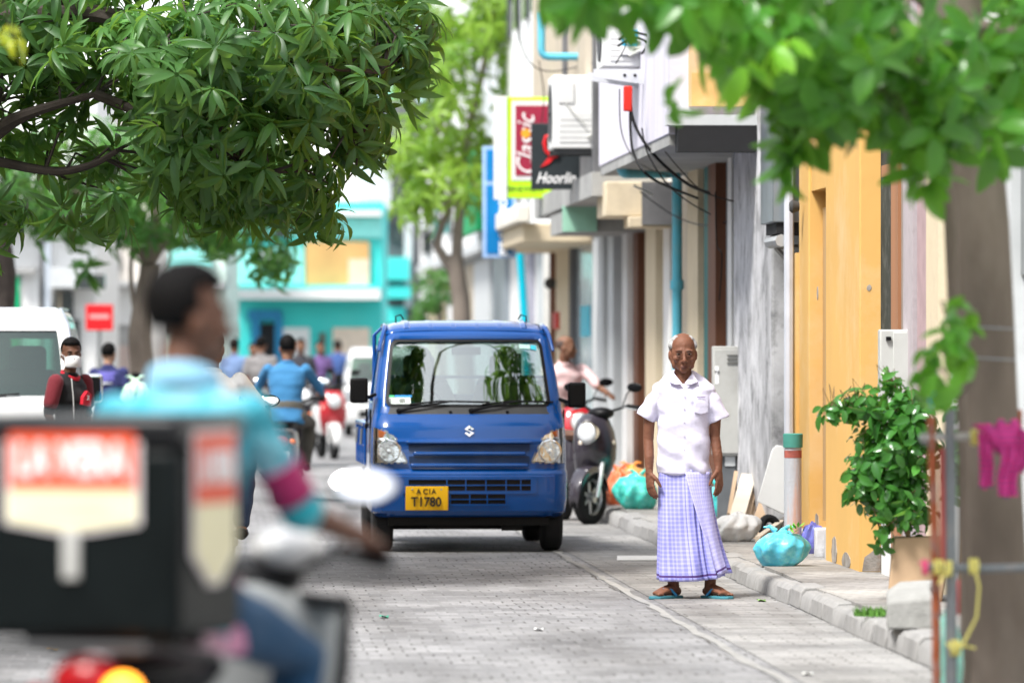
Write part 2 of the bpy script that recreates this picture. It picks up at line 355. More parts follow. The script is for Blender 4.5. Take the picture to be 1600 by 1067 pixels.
def cab_shell(side_len=1.32,tab=CAB,win_z=(1.085,1.585),win_f=.93,name='body',mat=None,parent=None,zs=None,sidewin=True,extra=None):
    zs=sorted(set([t[0] for t in tab]+[win_z[0],win_z[1],1.12,1.56]+[round(.27+i*.045,3) for i in range(0,31)]))
    nF=12; rings=[]
    for z in zs:
        w_,yf,r=interp(z,tab); pts=[]
        for i in range(-nF,nF+1):
            x=(w_-r)*i/nF; pts.append(V(x,yf+.035*(x/w_)**2,z))
        arc=[]
        for k in range(1,6):
            a=k/5*PI/2; q=r*math.sin(a); x=w_-r+q; arc.append((x,yf+.035*(x/w_)**2+r-r*math.cos(a)))
        ys=arc[-1][1]; sd_=[(w_,ys+(side_len-ys)*t) for t in (.12,.2,.4,.6,.8,.9,1)]
        R_=arc+sd_
        pts=[V(-a,b,z) for a,b in reversed(R_)]+pts+[V(a,b,z) for a,b in R_]
        rings.append(pts)
    n=len(rings[0]); m=MB(); m.v=[tuple(p) for r_ in rings for p in r_]; c=(n-1)//2
    for i in range(len(rings)-1):
        z0,z1=zs[i],zs[i+1]; zc=(z0+z1)/2
        for j in range(n):
            jj=(j+1)%n; 
            front=(c-nF<=j<c+nF)
            if win_z[0]<=zc<=win_z[1] and (front): continue
            side=(0<=j-1 and j<=4) or (n-6<=j<=n-3)
            if sidewin and 1.12<=zc<=1.56 and (1<=j<=4 or n-6<=j<=n-3): continue
            if j==n-1 and 1.15<zc<1.55: continue
            m.f.append((i*n+j,i*n+jj,(i+1)*n+jj,(i+1)*n+j))
    m.f.append(tuple((len(rings)-1)*n+j for j in range(n)))
    # roof dome rows
    return obj(name,m,mat,parent,ang=28,solid=.012)
truck=root('pickup_truck','blue cab-over pickup truck with yellow number plate coming up the street','truck',SP(1.885,42.3),ANG+.008)
body=cab_shell(mat=blue,parent=truck,name='cab')
# roof panel with ribs
m=MB()
def roof(u,v):
    x=(u-.5)*2; y=.60+v*.72; return V(x*(.60-.04*v),y,interp(y,[(.6,1.652),(.7,1.690),(.8,1.710),(.95,1.724),(1.4,1.728)])[0]-.03*abs(x)**5)
m.grid(roof,20,10); rp=obj('roof',m,blue,truck,solid=.012)
for rx in (-.44,-.26,-.09,.09,.26,.44):
    m=MB(); m.loft([[V(rx-.030,y,zz-.006),V(rx-.016,y,zz+.007),V(rx+.016,y,zz+.007),V(rx+.030,y,zz-.006)] for y,zz in ((.64,1.667),(.7,1.690),(.8,1.710),(.95,1.724),(1.28,1.728))]); obj('roof_rib',m,blue,truck)
# rain gutters / side rails
for s in (-1,1):
    m=MB(); m.tube([V(s*.655,.49,1.50),V(s*.632,.56,1.60),V(s*.612,.66,1.665),V(s*.60,.9,1.69),V(s*.60,1.3,1.69)],[.012,.016,.018,.018,.018]); obj('drip_rail',m,blue,truck)
    m=MB(); m.tube([V(s*.50,1.28,1.70),V(s*.50,1.28,1.765),V(s*.46,1.30,1.775),V(s*.44,1.31,1.74)],.006,6); obj('roof_hook',m,blk,truck)
# front panels
m=MB(); patch(m,rect(-.665,.665,.275,.575),.012,24,8,.03); bump_=obj('bumper',m,blue,truck,bev=.008)
for s in (-1,1):
    m=MB(); patch(m,[(s*.725,.30),(s*.64,.30),(s*.64,.575),(s*.725,.575)],.012,6,6); obj('bumper_corner',m,blue,truck)
# seams
m=MB(); patch(m,rect(-.725,.725,.588,.596),.004,30,1,.01); obj('panel_gap',m,blk,truck)
# grille: raised black slabs, painted as the shade of openings
m=MB(); patch(m,rect(-.46,.455,.463,.545),.0145,12,2,.01); patch(m,rect(-.14,.27,.362,.435),.0145,8,2,.01); gr=obj('grille_shade',m,M('grille_black',(.004,.004,.005),.7,var=.2),bump_)
m=MB(); 
patch(m,rect(-.49,.49,.545,.562),.022,16,1,.02);patch(m,rect(-.49,.49,.440,.455),.022,16,1,.02);patch(m,rect(-.48,.48,.499,.507),.020,16,1,.012)
patch(m,[(-.50,.44),(-.455,.44),(-.455,.562),(-.50,.562)],.022,2,2,.02);patch(m,[(.455,.44),(.50,.44),(.50,.562),(.455,.562)],.022,2,2,.02)
patch(m,rect(-.15,.29,.350,.364),.022,8,1,.02);patch(m,rect(-.15,.27,.395,.402),.020,8,1,.012)
for x in (-.17,-.03,.12,.27,.38): patch(m,rect(x-.004,x+.004,.455,.545),.020,1,2,.012)
for x in (-.0,.13,.27): patch(m,rect(x-.004,x+.004,.36,.44),.020,1,2,.012)
obj('grille_bar',m,blue,bump_)
# hood louvres + crease
m=MB(); patch(m,rect(-.47,.47,.812,.836),.034,20,2,.05); obj('hood_crease',m,blue,truck,bev=.011,bseg=3)
for z0,w_ in ((.752,.42),(.665,.44)):
    m=MB(); patch(m,rect(-w_,w_,z0-.030,z0),.036,16,1,.05); obj('louvre',m,blue,truck,bev=.012,bseg=3)
m=MB(); patch(m,[(-.45,.758),(.45,.758),(.45,.808),(-.45,.808)],.016,24,4,.02)
obj('louvre_shade',m,M('truck_blue_shaded',(.001,.022,.085),.5,var=.04,coat=.2),truck); m=MB(); patch(m,rect(-.45,.45,.670,.718),.016,24,4,.02)  # darker body blue paints in the shade between the louvres
obj('louvre_shade',m,M('truck_blue_shaded',(.001,.022,.085),.5,var=.04,coat=.2),truck)
# badge : an angular S
m=MB(); sx,sz=.0,.905
S=[(.0,.042),(.036,.016),(.022,.008),(.0,.022),(-.016,.010),(.036,-.014),(.0,-.042),(-.036,-.016),(-.022,-.008),(.0,-.022),(.014,-.011),(-.036,.014)]
m.prism(S,lambda u,v,t:csurf(sx+u,sz+v,t),.006,.016); obj('badge',m,chrome,truck,smooth=False)
# plate
pl=MB(); patch(pl,rect(-.478,-.162,.318,.495),.042,4,2,.008); plate=obj('number_plate',pl,platem,truck,bev=.003)
m=MB(); patch(m,rect(-.46,-.18,.33,.48),.032,2,2,.03); obj('plate_bracket',m,blk,truck)
text('plate_lettering','A C1A',.055,blackpaint,plate,(-.325,-.035,.456),(PI/2,0,0),.002,width=.15,bold=.0008)
text('plate_lettering','T1780',.098,blackpaint,plate,(-.325,-.035,.378),(PI/2,0,0),.002,width=.225,bold=.002)
for s in (-1,1): m=MB(); m.lathe((-.32+s*.108,-.026,.473),(0,-1,0),[(0,.006),(.012,.006),(.014,.003)],8); obj('plate_screw',m,steel,plate)
# headlights
for s in (-1,1):
    q=[(s*.722,.655),(s*.452,.665),(s*.555,.885),(s*.716,.945)]
    m=MB(); patch(m,q,.006,10,8,.03); hl=obj('headlight',m,M('lamp_housing',(.25,.26,.27),.3,metal=.6,var=.1),truck)
    q2=[(s*.715,.668),(s*.475,.678),(s*.562,.872),(s*.708,.928)]
    m=MB(); patch(m,q2,.010,14,12,.01); obj('reflector',m,refl,hl,smooth=False)
    m=MB(); m.lathe(csurf(s*.60,.755,.0),(0,-1,0),[(0.006,.085),(.020,.088),(.022,.078),(.012,.074),(.012,.02),(.03,.018),(.032,.001)],24); obj('bulb_bowl',m,refl,hl)
    m=MB(); patch(m,[(s*.712,.855),(s*.64,.86),(s*.62,.895),(s*.704,.925)],.013,4,4,.01); obj('indicator',m,oral,hl)
    m=MB(); patch(m,[(s*.718,.662),(s*.464,.671),(s*.558,.878),(s*.712,.935)],.030,10,8,.004); obj('lens',m,glass,hl)
# windscreen
def ws(x,z,out=0): return csurf(x,z,out)
m=MB(); 
zs=(1.085,1.585)
def wq(e,zb,zt): 
    wb=cabp(zb)[0]-cabp(zb)[2]; wt=cabp(zt)[0]-cabp(zt)[2]; return [(-wb-e,zb),(wb+e,zb),(wt+e,zt),(-wt-e,zt)]
patch(m,wq(.012,1.08,1.59),-.006,16,10,.005); wsg=obj('windscreen',m,thinglass('windscreen_glass',(.56,.68,.64),.27),truck)
# rubber gasket ring, rounded corners
def gasket(mb,wi,wo):
    pts=[]
    wb=cabp(1.085)[0]-cabp(1.085)[2]+.022; wt=cabp(1.58)[0]-cabp(1.58)[2]+.022
    cs=[(-wb,1.085),(wb,1.085),(wt,1.585),(-wt,1.585)]; r=.06; out=[]
    for i in range(4):
        p=Vector(cs[i]);a=Vector(cs[i-1]);b=Vector(cs[(i+1)%4]); da=(a-p).normalized(); db=(b-p).normalized()
        for k in range(7):
            t=k/6; out.append((p+da*r)*(1-t)**2+p*2*t*(1-t)+(p+db*r)*t*t)
        q=cs[(i+1)%4]
        for k in range(1,12): out.append((p+db*r)*(1-k/12)+(Vector(q)-db*r)*k/12)
    return out
gp=gasket(None,0,0); cen=Vector((0,1.335)); rings=[]
for f,o_ in ((1.0,.006),(1.0,.014),(.965,.014),(.965,-.002)):
    rings.append([csurf(*( (p-cen)*1.0+cen if f==1 else Vector(((p.x)*.962,(p.y-1.335)*.94+1.335)) ),o_) for p in gp])
m=MB(); m.loft([list(x) for x in zip(*rings)]+[[r_[0] for r_ in rings]],False,True); obj('windscreen_seal',m,blk,truck)
# cowl
m=MB(); patch(m,[(-.665,1.025),(.665,1.025),(.645,1.085),(-.645,1.085)],.008,20,2,.02); obj('cowl',m,gryp,truck)
for x in (-.135,.29): m=MB(); m.ell(csurf(x,1.045,.014),(.012,.012,.012)); obj('washer_jet',m,blk,truck)
for (xp,xe,ze) in ((-.52,-.02,1.14),(.02,.46,1.115)):
    m=MB(); a=csurf(xp,1.055,.03); mid=csurf(xp+.16,1.09,.045); e=csurf((xp+xe)/2+.12,1.12,.04)
    m.tube([a,mid,e],[.013,.009,.006],8); m.tube([csurf(xp+.08,1.10,.028),csurf(xp+.30,1.125,.028),csurf(xe+.18,1.118,.028)],.008,6); m.lathe(a+V(0,.02,0),(0,-1,0),[(0,.02),(.02,.02),(.03,.012)],12); obj('wiper',m,blk,truck)
# mirrors
for s,zc in ((-1,1.205),(1,1.17)):
    m=MB(); m.box((s*.815,.24,zc),(.135,.06,.19)); mi=obj('wing_mirror',m,blk,truck,bev=.022,bseg=4)
    m=MB(); m.bb(min(s*.76,s*.87),max(s*.76,s*.87),.271,.274,zc-.08,zc+.08); obj('mirror_glass',m,mirror,mi)
    m=MB(); m.tube([V(s*.69,.30,zc-.03),V(s*.74,.26,zc-.05),V(s*.78,.24,zc-.04)],.014,8); obj('mirror_arm',m,blk,mi)
# side windows frames / doors
for s in (-1,1):
    m=MB(); patch_y=lambda u,v:V(s*(interp(1.12+.44*v,CAB)[0]-.006),.52+.1*v+u*(.70-.1*v),1.12+.44*v)
    m.grid(patch_y,4,4); obj('door_window',m,tglass,truck,solid=.004)
    m=MB()
    for z in (.36,.95): m.bb(min(s*.722,s*.733),max(s*.722,s*.733),.36,1.20,z,z+.006)
    for y in (.36,1.20): m.bb(min(s*.718,s*.7325),max(s*.718,s*.7325),y,y+.006,.366,1.06)
    dr=obj('door_seam',m,blk,truck); m=MB(); m.box((s*.735,1.08,.93),(.02,.12,.03)); obj('door_handle',m,blk,truck,bev=.006)
# interior
m=MB(); m.bb(-.64,.64,.33,.60,.70,1.06); obj('dashboard',m,dkint,truck,bev=.03)
m=MB(); m.bb(-.62,.62,1.22,1.26,.5,1.12); obj('rear_bulkhead',m,M('bulkhead_grey',(.16,.17,.18),.7,var=.1),truck)
for s in (-1,1):
    m=MB(); m.box((s*.33,1.05,1.02),(.44,.12,.55),rot=Matrix.Rotation(-.15,3,'X')); m.box((s*.33,.85,.74),(.46,.46,.14)); m.box((s*.33,1.12,1.38),(.24,.09,.18)); obj('seat',m,greyseat,truck,bev=.04,bseg=3)
m=MB(); m.torus((-.33,.64,1.07),(0,-.75,.6),.17,.013,28,8); m.tube([V(-.48,.64,1.07),V(-.33,.66,1.05),V(-.18,.64,1.07)],.014); m.tube([V(-.33,.66,1.05),V(-.33,.5,.9)],.03); obj('steering_wheel',m,blk,truck)
m=MB(); m.box((-.0,.52,1.50),(.22,.02,.06)); obj('rear_view_mirror',m,blk,truck,bev=.01)
# stickers/card on windscreen
def stick(nm,q,col,o=.004,par=wsg):
    m=MB(); patch(m,q,o,6,3,.002); return obj(nm,m,M('stk'+nm+str(col),col,.5,var=.03),par)
stick('permit_card',rect(-.635,-.43,1.105,1.152),(.75,.85,.82)); 
stick('permit_strip',rect(-.63,-.55,1.154,1.17),(.05,.45,.2)); stick('permit_strip',rect(-.545,-.42,1.154,1.17),(.02,.25,.6))
for x0,x1 in ((-.61,-.57),(-.515,-.47)):
    m=MB()
    for k in range(4): patch(m,rect(x0,x1,1.115+k*.0085,1.119+k*.0085),.0065,2,1,.001)
    obj('card_print',m,gryp,wsg)
stick('round_sticker',[(.485,1.515),(.53,1.505),(.525,1.54),(.485,1.545)],(.05,.55,.75)); stick('inspection_sticker',[(.40,1.52),(.48,1.515),(.48,1.545),(.40,1.55)],(.5,.75,.7))
# chassis, bed, wheels
m=MB(); m.bb(-.60,.60,.12,.34,.20,.30); m.bb(-.34,-.28,.2,3.1,.30,.42); m.bb(.28,.34,.2,3.1,.30,.42); m.bb(-.55,.55,.5,.62,.16,.24); m.bb(-.2,.25,.35,1.1,.20,.36); m.bb(.38,.62,1.35,1.8,.22,.42); m.bb(-.62,-.3,1.5,2.0,.24,.42); m.box((-.1,2.65,.26),(.22,.22,.22)); m.tube([V(-.62,2.65,.27),V(.62,2.65,.27)],.045); m.bb(-.3,.0,.2,.3,.17,.2); m.bb(.25,.4,.15,.25,.16,.2); obj('chassis',m,M('underbody',(.012,.012,.012),.8,var=.3),truck)
m=MB(); m.bb(-.70,.70,1.36,3.28,.60,.66)
obj('bed_floor',m,blue,truck,bev=.01)
for s in (-1,1):
    m=MB(); m.bb(min(s*.70,s*.725),max(s*.70,s*.725),1.38,3.28,.64,.93)
    for y in (1.42,1.9,2.35,2.8,3.22): m.bb(min(s*.722,s*.742),max(s*.722,s*.742),y-.03,y+.03,.62,.94)
    m.bb(min(s*.695,s*.745),max(s*.695,s*.745),1.38,3.28,.92,.95); m.bb(min(s*.72,s*.735),max(s*.72,s*.735),1.4,3.26,.76,.78)
    sb=obj('side_board',m,blue,truck,bev=.005)
    for y in (1.6,2.6): m=MB(); m.tube([V(s*.75,y,.90),V(s*.757,y,.78)],.01,6); obj('board_latch',m,steel,sb)
m=MB(); m.bb(-.72,.72,3.28,3.31,.62,.95); obj('tailgate',m,blue,truck,bev=.006)
m=MB(); m.bb(-.70,.70,1.36,1.39,.66,1.0); m.tube([V(-.66,1.375,1.0),V(-.66,1.375,1.62),V(-.6,1.375,1.68),V(.6,1.375,1.68),V(.66,1.375,1.62),V(.66,1.375,1.0)],.016); m.tube([V(-.66,1.375,1.3),V(.66,1.375,1.3)],.012); obj('headboard',m,blue,truck)
def wheel(parent,c,ax,rr,wd,rim=.6,name='wheel',spokes=0,rimmat=steel):
    c=Vector(c); ax=Vector(ax).normalized(); r0=rr*rim
    t=MB(); t.lathe(c-ax*wd/2,ax,[(0.0,r0),(0,rr*.86),(wd*.08,rr*.95),(wd*.2,rr),(wd*.8,rr),(wd*.92,rr*.95),(wd,rr*.86),(wd,r0),(wd*.5,r0*.97)],36)
    ty=obj(name,t,rub,parent)
    k=MB(); 
    if not spokes: k.lathe(c-ax*wd*.46,ax,[(0,.0),(0,r0*.3),(wd*.08,r0*.55),(wd*.02,r0*.85),(-wd*.0,r0*1.01),(wd*.9,r0*1.01),(wd*.84,r0*.85),(wd*.8,r0*.3),(wd*.86,0)],28)
    else:
        k.torus(c,ax,r0*.97,wd*.12,32,8,3); k.lathe(c-ax*wd*.55,ax,[(0,0.0),(0,r0*.26),(wd*1.1,r0*.26),(wd*1.1,0)],16)
        u=ax.orthogonal().normalized(); w_=ax.cross(u)
        for i in range(spokes):
            a=2*PI*i/spokes; d=u*math.cos(a)+w_*math.sin(a); k.tube([c+d*r0*.15,c+d*r0*.96],[(wd*.14,wd*.2),(wd*.1,wd*.13)],8,ref=ax)
    obj('rim',k,rimmat,ty); return ty
for s in (-1,1):
    wheel(truck,(s*.635,.47,.275),(1,0,0),.275,.155); wheel(truck,(s*.635,2.65,.275),(1,0,0),.275,.155)
    m=MB(); m.bb(min(s*.56,s*.70),max(s*.56,s*.70),2.98,3.0,.18,.58); obj('mud_flap',m,rub,truck)
# ================= white van at left
VAN=[(.25,.73,.06,.14),(.40,.76,.0,.14),(.62,.765,.0,.14),(.66,.765,.03,.14),(.95,.765,.06,.14),(1.06,.76,.12,.13),(1.14,.745,.26,.11),(1.25,.735,.34,.10),(1.50,.70,.52,.09),(1.68,.67,.65,.09),(1.74,.655,.70,.10),(1.80,.62,.80,.14),(1.84,.56,.95,.2)]
def van_build(nm,label,cat,loc,rz,wpaint,grp=None,detail=True):
    global csurf_tab
    van=root(nm,label,cat,loc,rz,grp)
    def vs(x,z,out=0):
        w_,yf,r=interp(z,VAN); ax=abs(x); b=.05*(ax/w_)**2
        if ax>w_-r: q=min(ax-(w_-r),r*.999); b+=r-math.sqrt(r*r-q*q)
        return V(x,yf+b-out,z)
    zs=sorted(set([t[0] for t in VAN]+[1.14,1.68]+[round(.3+i*.1,2) for i in range(15)])); nF=10; rings=[]
    for z in zs:
        w_,yf,r=interp(z,VAN); L_=3.3
        F=[vs((w_-r)*i/nF,z) for i in range(-nF,nF+1)]; A=[vs(w_-r+r*math.sin(k/5*PI/2)*.9999,z) for k in range(1,6)]
        ys=A[-1].y; S_=[V(w_,ys+(L_-ys)*t,z) for t in (.05,.25,.3,.55,.6,.9,1)]
        Rr=A+S_; rings.append([V(-p.x,p.y,z) for p in reversed(Rr)]+F+Rr)
    n=len(rings[0]); m=MB(); m.v=[tuple(p) for r_ in rings for p in r_]; c=(n-1)//2
    for i in range(len(rings)-1):
        zc=(zs[i]+zs[i+1])/2
        for j in range(n):
            if 1.14<zc<1.68 and (c-nF<=j<c+nF): continue
            if 1.14<zc<1.6 and j in (1,3,5,n-3,n-5,n-7): continue
            if 1.2<zc<1.6 and j==n-1: continue
            m.f.append((i*n+j,i*n+(j+1)%n,(i+1)*n+(j+1)%n,(i+1)*n+j))
    m.f.append(tuple((len(rings)-1)*n+j for j in range(n)))
    obj('body',m,wpaint,van,ang=28,solid=.012)
    m=MB(); patch(m,[(-.66,1.13),(.66,1.13),(.60,1.69),(-.60,1.69)],-.006,14,8,.005,fn=vs); obj('windscreen',m,(MATS.get('van_glass') or thinglass('van_glass',(.30,.55,.44),.08)),van)
    m=MB(); patch(m,rect(-.72,.72,1.09,1.14),.008,14,1,.02,fn=vs); obj('cowl',m,blk,van)
    for s in (-1,1):
        q=[(s*.745,.70),(s*.45,.72),(s*.50,.92),(s*.735,.99)]; m=MB(); patch(m,q,.01,8,6,.02,fn=vs); h=obj('headlight',m,refl,van)
        m=MB(); m.box((s*.87,.38,1.20),(.17,.10,.24)); mm=obj('wing_mirror',m,chrome if s>0 else blk,van,bev=.035,bseg=4)
        m=MB(); m.box((s*.868,.325,1.195),(.13,.012,.19)); obj('mirror_shell',m,blk,mm,bev=.004)
        m=MB(); m.tube([V(s*.75,.36,1.16),V(s*.80,.36,1.17)],.02); obj('mirror_arm',m,blk,mm)
        m=MB(); m.tube([V(s*.70,.52,1.52),V(s*.672,.66,1.70),V(s*.64,.80,1.775),V(s*.60,1.0,1.83),V(s*.60,3.2,1.84)],.014); m.tube([V(s*.755,.30,1.16),V(s*.728,.40,1.33),V(s*.705,.50,1.49)],.012); obj('drip_rail',m,chrome,van)
        m=MB(); m.grid(lambda u,v:V(s*(interp(1.14+.5*v,VAN)[0]-.005),.5+2.7*u,1.14+.46*v),6,3); obj('side_window',m,tglass,van,solid=.004)
        wheel(van,(s*.66,.62,.28),(1,0,0),.28,.16); wheel(van,(s*.66,2.7,.28),(1,0,0),.28,.16)
        m=MB(); m.box((s*.33,1.3,1.05),(.46,.12,.6),rot=Matrix.Rotation(-.12,3,'X')); m.box((s*.33,1.36,1.42),(.30,.10,.24)); obj('seat',m,greyseat,van,bev=.05,bseg=3)
    m=MB(); patch(m,rect(-.5,.5,.68,.76),.01,10,1,.02,fn=vs); patch(m,rect(-.45,.45,.40,.55),.01,10,1,.02,fn=vs); obj('grille',m,blk,van)
    m=MB(); m.bb(-.7,.7,.5,.8,.7,1.1); obj('dashboard',m,dkint,van,bev=.03)
    m=MB(); m.torus((.33,.85,1.1),(0,-.75,.6),.17,.013,24,8); obj('steering_wheel',m,blk,van)
    m=MB(); patch(m,[(-.64,1.66),(.64,1.66),(.62,1.73),(-.62,1.73)],.006,14,2,.015,fn=vs); obj('roof_front',m,wpaint,van)
    m=MB(); m.bb(-.6,.6,.3,3.2,.2,.35); obj('chassis',m,MATS['underbody'],van)
    m=MB()
    for (a,b) in (((.0),1.16),((-.1),1.15)): m.tube([vs(a-.3,1.12,.03),vs(a+.3,b,.03)],.008,6)
    obj('wiper',m,blk,van)
    return van,vs
vwhite=M('van_white_paint',(.72,.73,.73),.25,var=.05,coat=1)
vanY=44.6; van,vs_=van_build('passenger_van','white passenger van with chrome rails parked at the left edge','van',V(X(128,vanY)-.80,vanY,0),ANG,vwhite)
van2,_=van_build('passenger_van','white van far down the street, just left of the pickup truck','van',V(X(594,97),97,0),ANG*.5,vwhite); van2.scale=(.82,.82,.82)
# ================= buildings, right side
def Yf(px,a=4.18): return a/((px-800)/FP+K)
class Bd:
    def __init__(s,name,label,cat,Y0,a=4.18,group=None):
        s.Y0=Y0; s.a=a; s.r=root(name,label,cat,SP(a,Y0),ANG,group)
    def b(s,nm,mat,x0,x1,ya,yb,z0,z1,bev=0,par=None):
        m=MB(); m.bb(x0,x1,min(ya,yb)-s.Y0,max(ya,yb)-s.Y0,z0,z1); return obj(nm,m,mat,par or s.r,bev=bev)
    def strips(s,L):
        for nm,pl,pr,x0,mat,z0,z1 in L:
            a=s.a+x0; s.b(nm,mat,x0,.14,Yf(pr,a),Yf(pl,a),z0,z1)
orange=M('orange_render',(.70,.42,.135),.75,var=.07,scale=1.2,bump=.25,bscale=9,dirt=(.74,.54,.30),damt=.6,dscale=.9)
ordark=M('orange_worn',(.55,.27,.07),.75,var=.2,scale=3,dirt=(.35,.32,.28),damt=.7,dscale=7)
weath=M('weathered_concrete',(.60,.60,.62),.85,var=.35,scale=3,bump=.7,bscale=12,dirt=(.12,.12,.125),damt=.75,dscale=3.5)
darkm=M('dark_metal_door',(.10,.11,.12),.5,var=.25,scale=3,streak=True,dirt=(.3,.3,.3),damt=.3)
sheet=M('metal_sheet',(.27,.31,.35),.4,metal=.3,var=.2,scale=2,streak=True,dirt=(.1,.09,.08),damt=.4)
creamw=M('cream_wall',(.66,.56,.40),.8,var=.12,scale=2,bump=.3,bscale=20,dirt=(.35,.3,.24),damt=.4,dscale=2)
beige=M('beige_wall',(.50,.43,.33),.8,var=.12,bump=.2,dirt=(.3,.28,.25),damt=.35,dscale=2)
lilac=M('lilac_wall',(.66,.64,.72),.8,var=.08,scale=2,bump=.3,bscale=20,dirt=(.35,.33,.36),damt=.35,dscale=1.6,streak=True)
peach=M('peach_wall',(.72,.50,.30),.8,var=.12,scale=1.5,bump=.2,dirt=(.55,.5,.45),damt=.5,dscale=1.5)
brown=M('brown_wood',(.16,.065,.035),.6,var=.25,scale=4,streak=True)
brownl=M('brown_frame',(.36,.17,.085),.6,var=.2,scale=4,streak=True)
teal=M('teal_paint',(.01,.14,.14),.5,var=.15)
gwall=M('grey_wall',(.36,.36,.35),.85,var=.2,scale=2,bump=.4,bscale=15,dirt=(.14,.14,.14),damt=.5,dscale=2.5)
dgwall=M('dark_grey_wall',(.13,.13,.135),.8,var=.2,scale=2,dirt=(.3,.3,.3),damt=.25)
whitew=M('white_wall',(.74,.74,.73),.8,var=.06,scale=2,bump=.2,dirt=(.45,.44,.42),damt=.35,dscale=2)
lgrey=M('pale_grey_paint',(.55,.57,.58),.6,var=.1,dirt=(.25,.25,.25),damt=.3)
blackh=M('gap_shade_black',(.02,.02,.022),.8,var=.2)  # near-black paint standing in for shade in gaps and openings
bluepipe=M('blue_pipe',(.12,.48,.62),.4,var=.1,dirt=(.3,.33,.33),damt=.35,dscale=5)
winm=M('window_dark',(.05,.06,.06),.08,var=.3,scale=1,spec=.8)
g0=.12
# --- building 0 nearest
B=Bd('shop_building','pale shop front with brown window frame behind the shrub','building',33,a=4.12)
Yn=Yf(1376,4.12)
B.b('wall',whitew,.10,6,12,35.52,0,8)
B.strips([('window_pane',1376,1392,.02,M('dusty_pane',(.055,.06,.052),.8,var=.35,scale=3,spec=.1,dirt=(.2,.2,.19),damt=.4,dscale=8),g0,3.9),('window_frame',1392,1403,.0,brownl,g0,3.9),('door_panel',1403,1411,.02,M('taupe_paint',(.30,.25,.22),.6,var=.1),g0,3.9),('jamb',1411,1426,.0,M('mauve_wall',(.45,.40,.42),.8,var=.12,dirt=(.2,.18,.18)),g0,4.2),
 ('dark_strip',1426,1433,.06,blackh,g0,4.2),('pilaster',1433,1447,.02,M('rosy_wall',(.42,.30,.31),.8,var=.15),g0,4.2),('pilaster',1447,1466,-.03,creamw,g0,4.4),('shutter',1466,1500,.04,lgrey,g0,3.2),('door_frame',1500,1512,.0,dgwall,g0,3.2),('shutter',1512,1560,.04,whitew,g0,3.2),
 ('pilaster',1560,1580,-.02,lgrey,g0,5),('shutter',1580,1690,.05,lgrey,g0,3.2),('window_pane',1590,1620,.03,winm,1.9,2.8)])
m=MB(); 
for z in (1.2,2.58): m.bb(.0,.08,Yf(1392,4.12)-33,Yf(1377,4.12)-33,z,z+.07)
obj('window_bar',m,brownl,B.r)
m=MB(); m.bb(.0,.12,Yf(1392,4.12)-33,Yf(1377,4.12)-33,.12,1.1); obj('window_sill',m,whitew,B.r)
# --- orange building
B=Bd('orange_house','orange rendered house front with a worn recessed doorway','house',38)
Yo0,Yo1=35.55,Yf(1250)
B.b('wall',orange,.16,6,Yo0+.05,Yo1+.0,0,7.5)
B.b('pilaster',orange,-.16,.16,35.55,Yf(1290,4.02),g0-.05,7.2,.012)
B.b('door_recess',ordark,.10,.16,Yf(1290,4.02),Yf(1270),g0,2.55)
B.b('door',M('ochre_door',(.50,.30,.12),.6,var=.15,scale=3,streak=True,dirt=(.3,.3,.3)),.06,.10,Yf(1288),Yf(1272),g0+.2,2.5)
B.b('jamb',orange,-.03,.16,Yf(1270),Yf(1255),g0-.05,4.6,.01)
B.b('lintel',orange,-.01,.16,Yf(1290,4.02),Yf(1270),2.62,4.5)
B.b('lintel',orange,-.05,.16,Yf(1255),Yo1,g0,2.2)
B.b('door_step',MATS['concrete_pale'],-.10,.16,37.5,Yf(1268),0,.26,.02)
B.b('cornice',creamw,-.2,.0,35.5,Yo1,5.4,5.6)
m=MB(); m.tube([V(-.09,Yo1-38-.1,.1),V(-.09,Yo1-38-.1,4.2)],.035); obj('drain_pipe',m,M('pale_pipe',(.55,.58,.66),.5,var=.1),B.r)
m=MB(); m.lathe((-.06,Yf(1262)-38,2.52),(-1,0,0),[(0,.03),(.05,.05),(.07,.03)],10); obj('wall_lamp',m,gryp,B.r)
# --- grey metal door bay
B=Bd('metal_door_bay','narrow dark metal door bay with a sheet-metal box above it','building',41)
Ya,Yb=Yf(1250)+.02,Yf(1213)-.02
B.b('wall',dgwall,.22,6,Ya,Yb,0,7.4)
B.b('door',darkm,.12,.22,Ya,Yb,g0,2.55)
for i in range(5): yy=Ya+(Yb-Ya)*(i+.5)/5; B.b('door_rib',darkm,.09,.12,yy-.03,yy+.03,g0,2.5)
B.b('latch',steel,.06,.10,Ya+1.0,Ya+1.04,1.3,1.7)
bx=B.b('sheet_box',sheet,-.20,.2,Ya-.05,41.6,2.42,4.0,.01)
B.b('box_base',blackh,-.17,.1,Ya-.03,41.5,2.34,2.42)
m=MB(); m.tube([V(-.14,Ya-41-.1,2.29),V(-.14,.5,2.29)],.045); m.tube([V(-.14,.1,2.25),V(.1,.1,1.98)],.018); m.tube([V(-.14,.1,2.25),V(.15,.1,2.25)],.018); obj('awning_pipe',m,M('galv',(.45,.46,.47),.45,metal=.4,var=.15),B.r)
# --- concrete pillar
B=Bd('concrete_pillar','tall weathered grey and white concrete pillar behind the leaning boards','pillar',44)
Ya,Yb=Yf(1210,4.1),Yf(1166)
m=MB(); m.grid(lambda u,v:V(0,0,0),1,1)
B.b('shaft',weath,-.10,.5,Ya,Yb,0,7.3,.02)
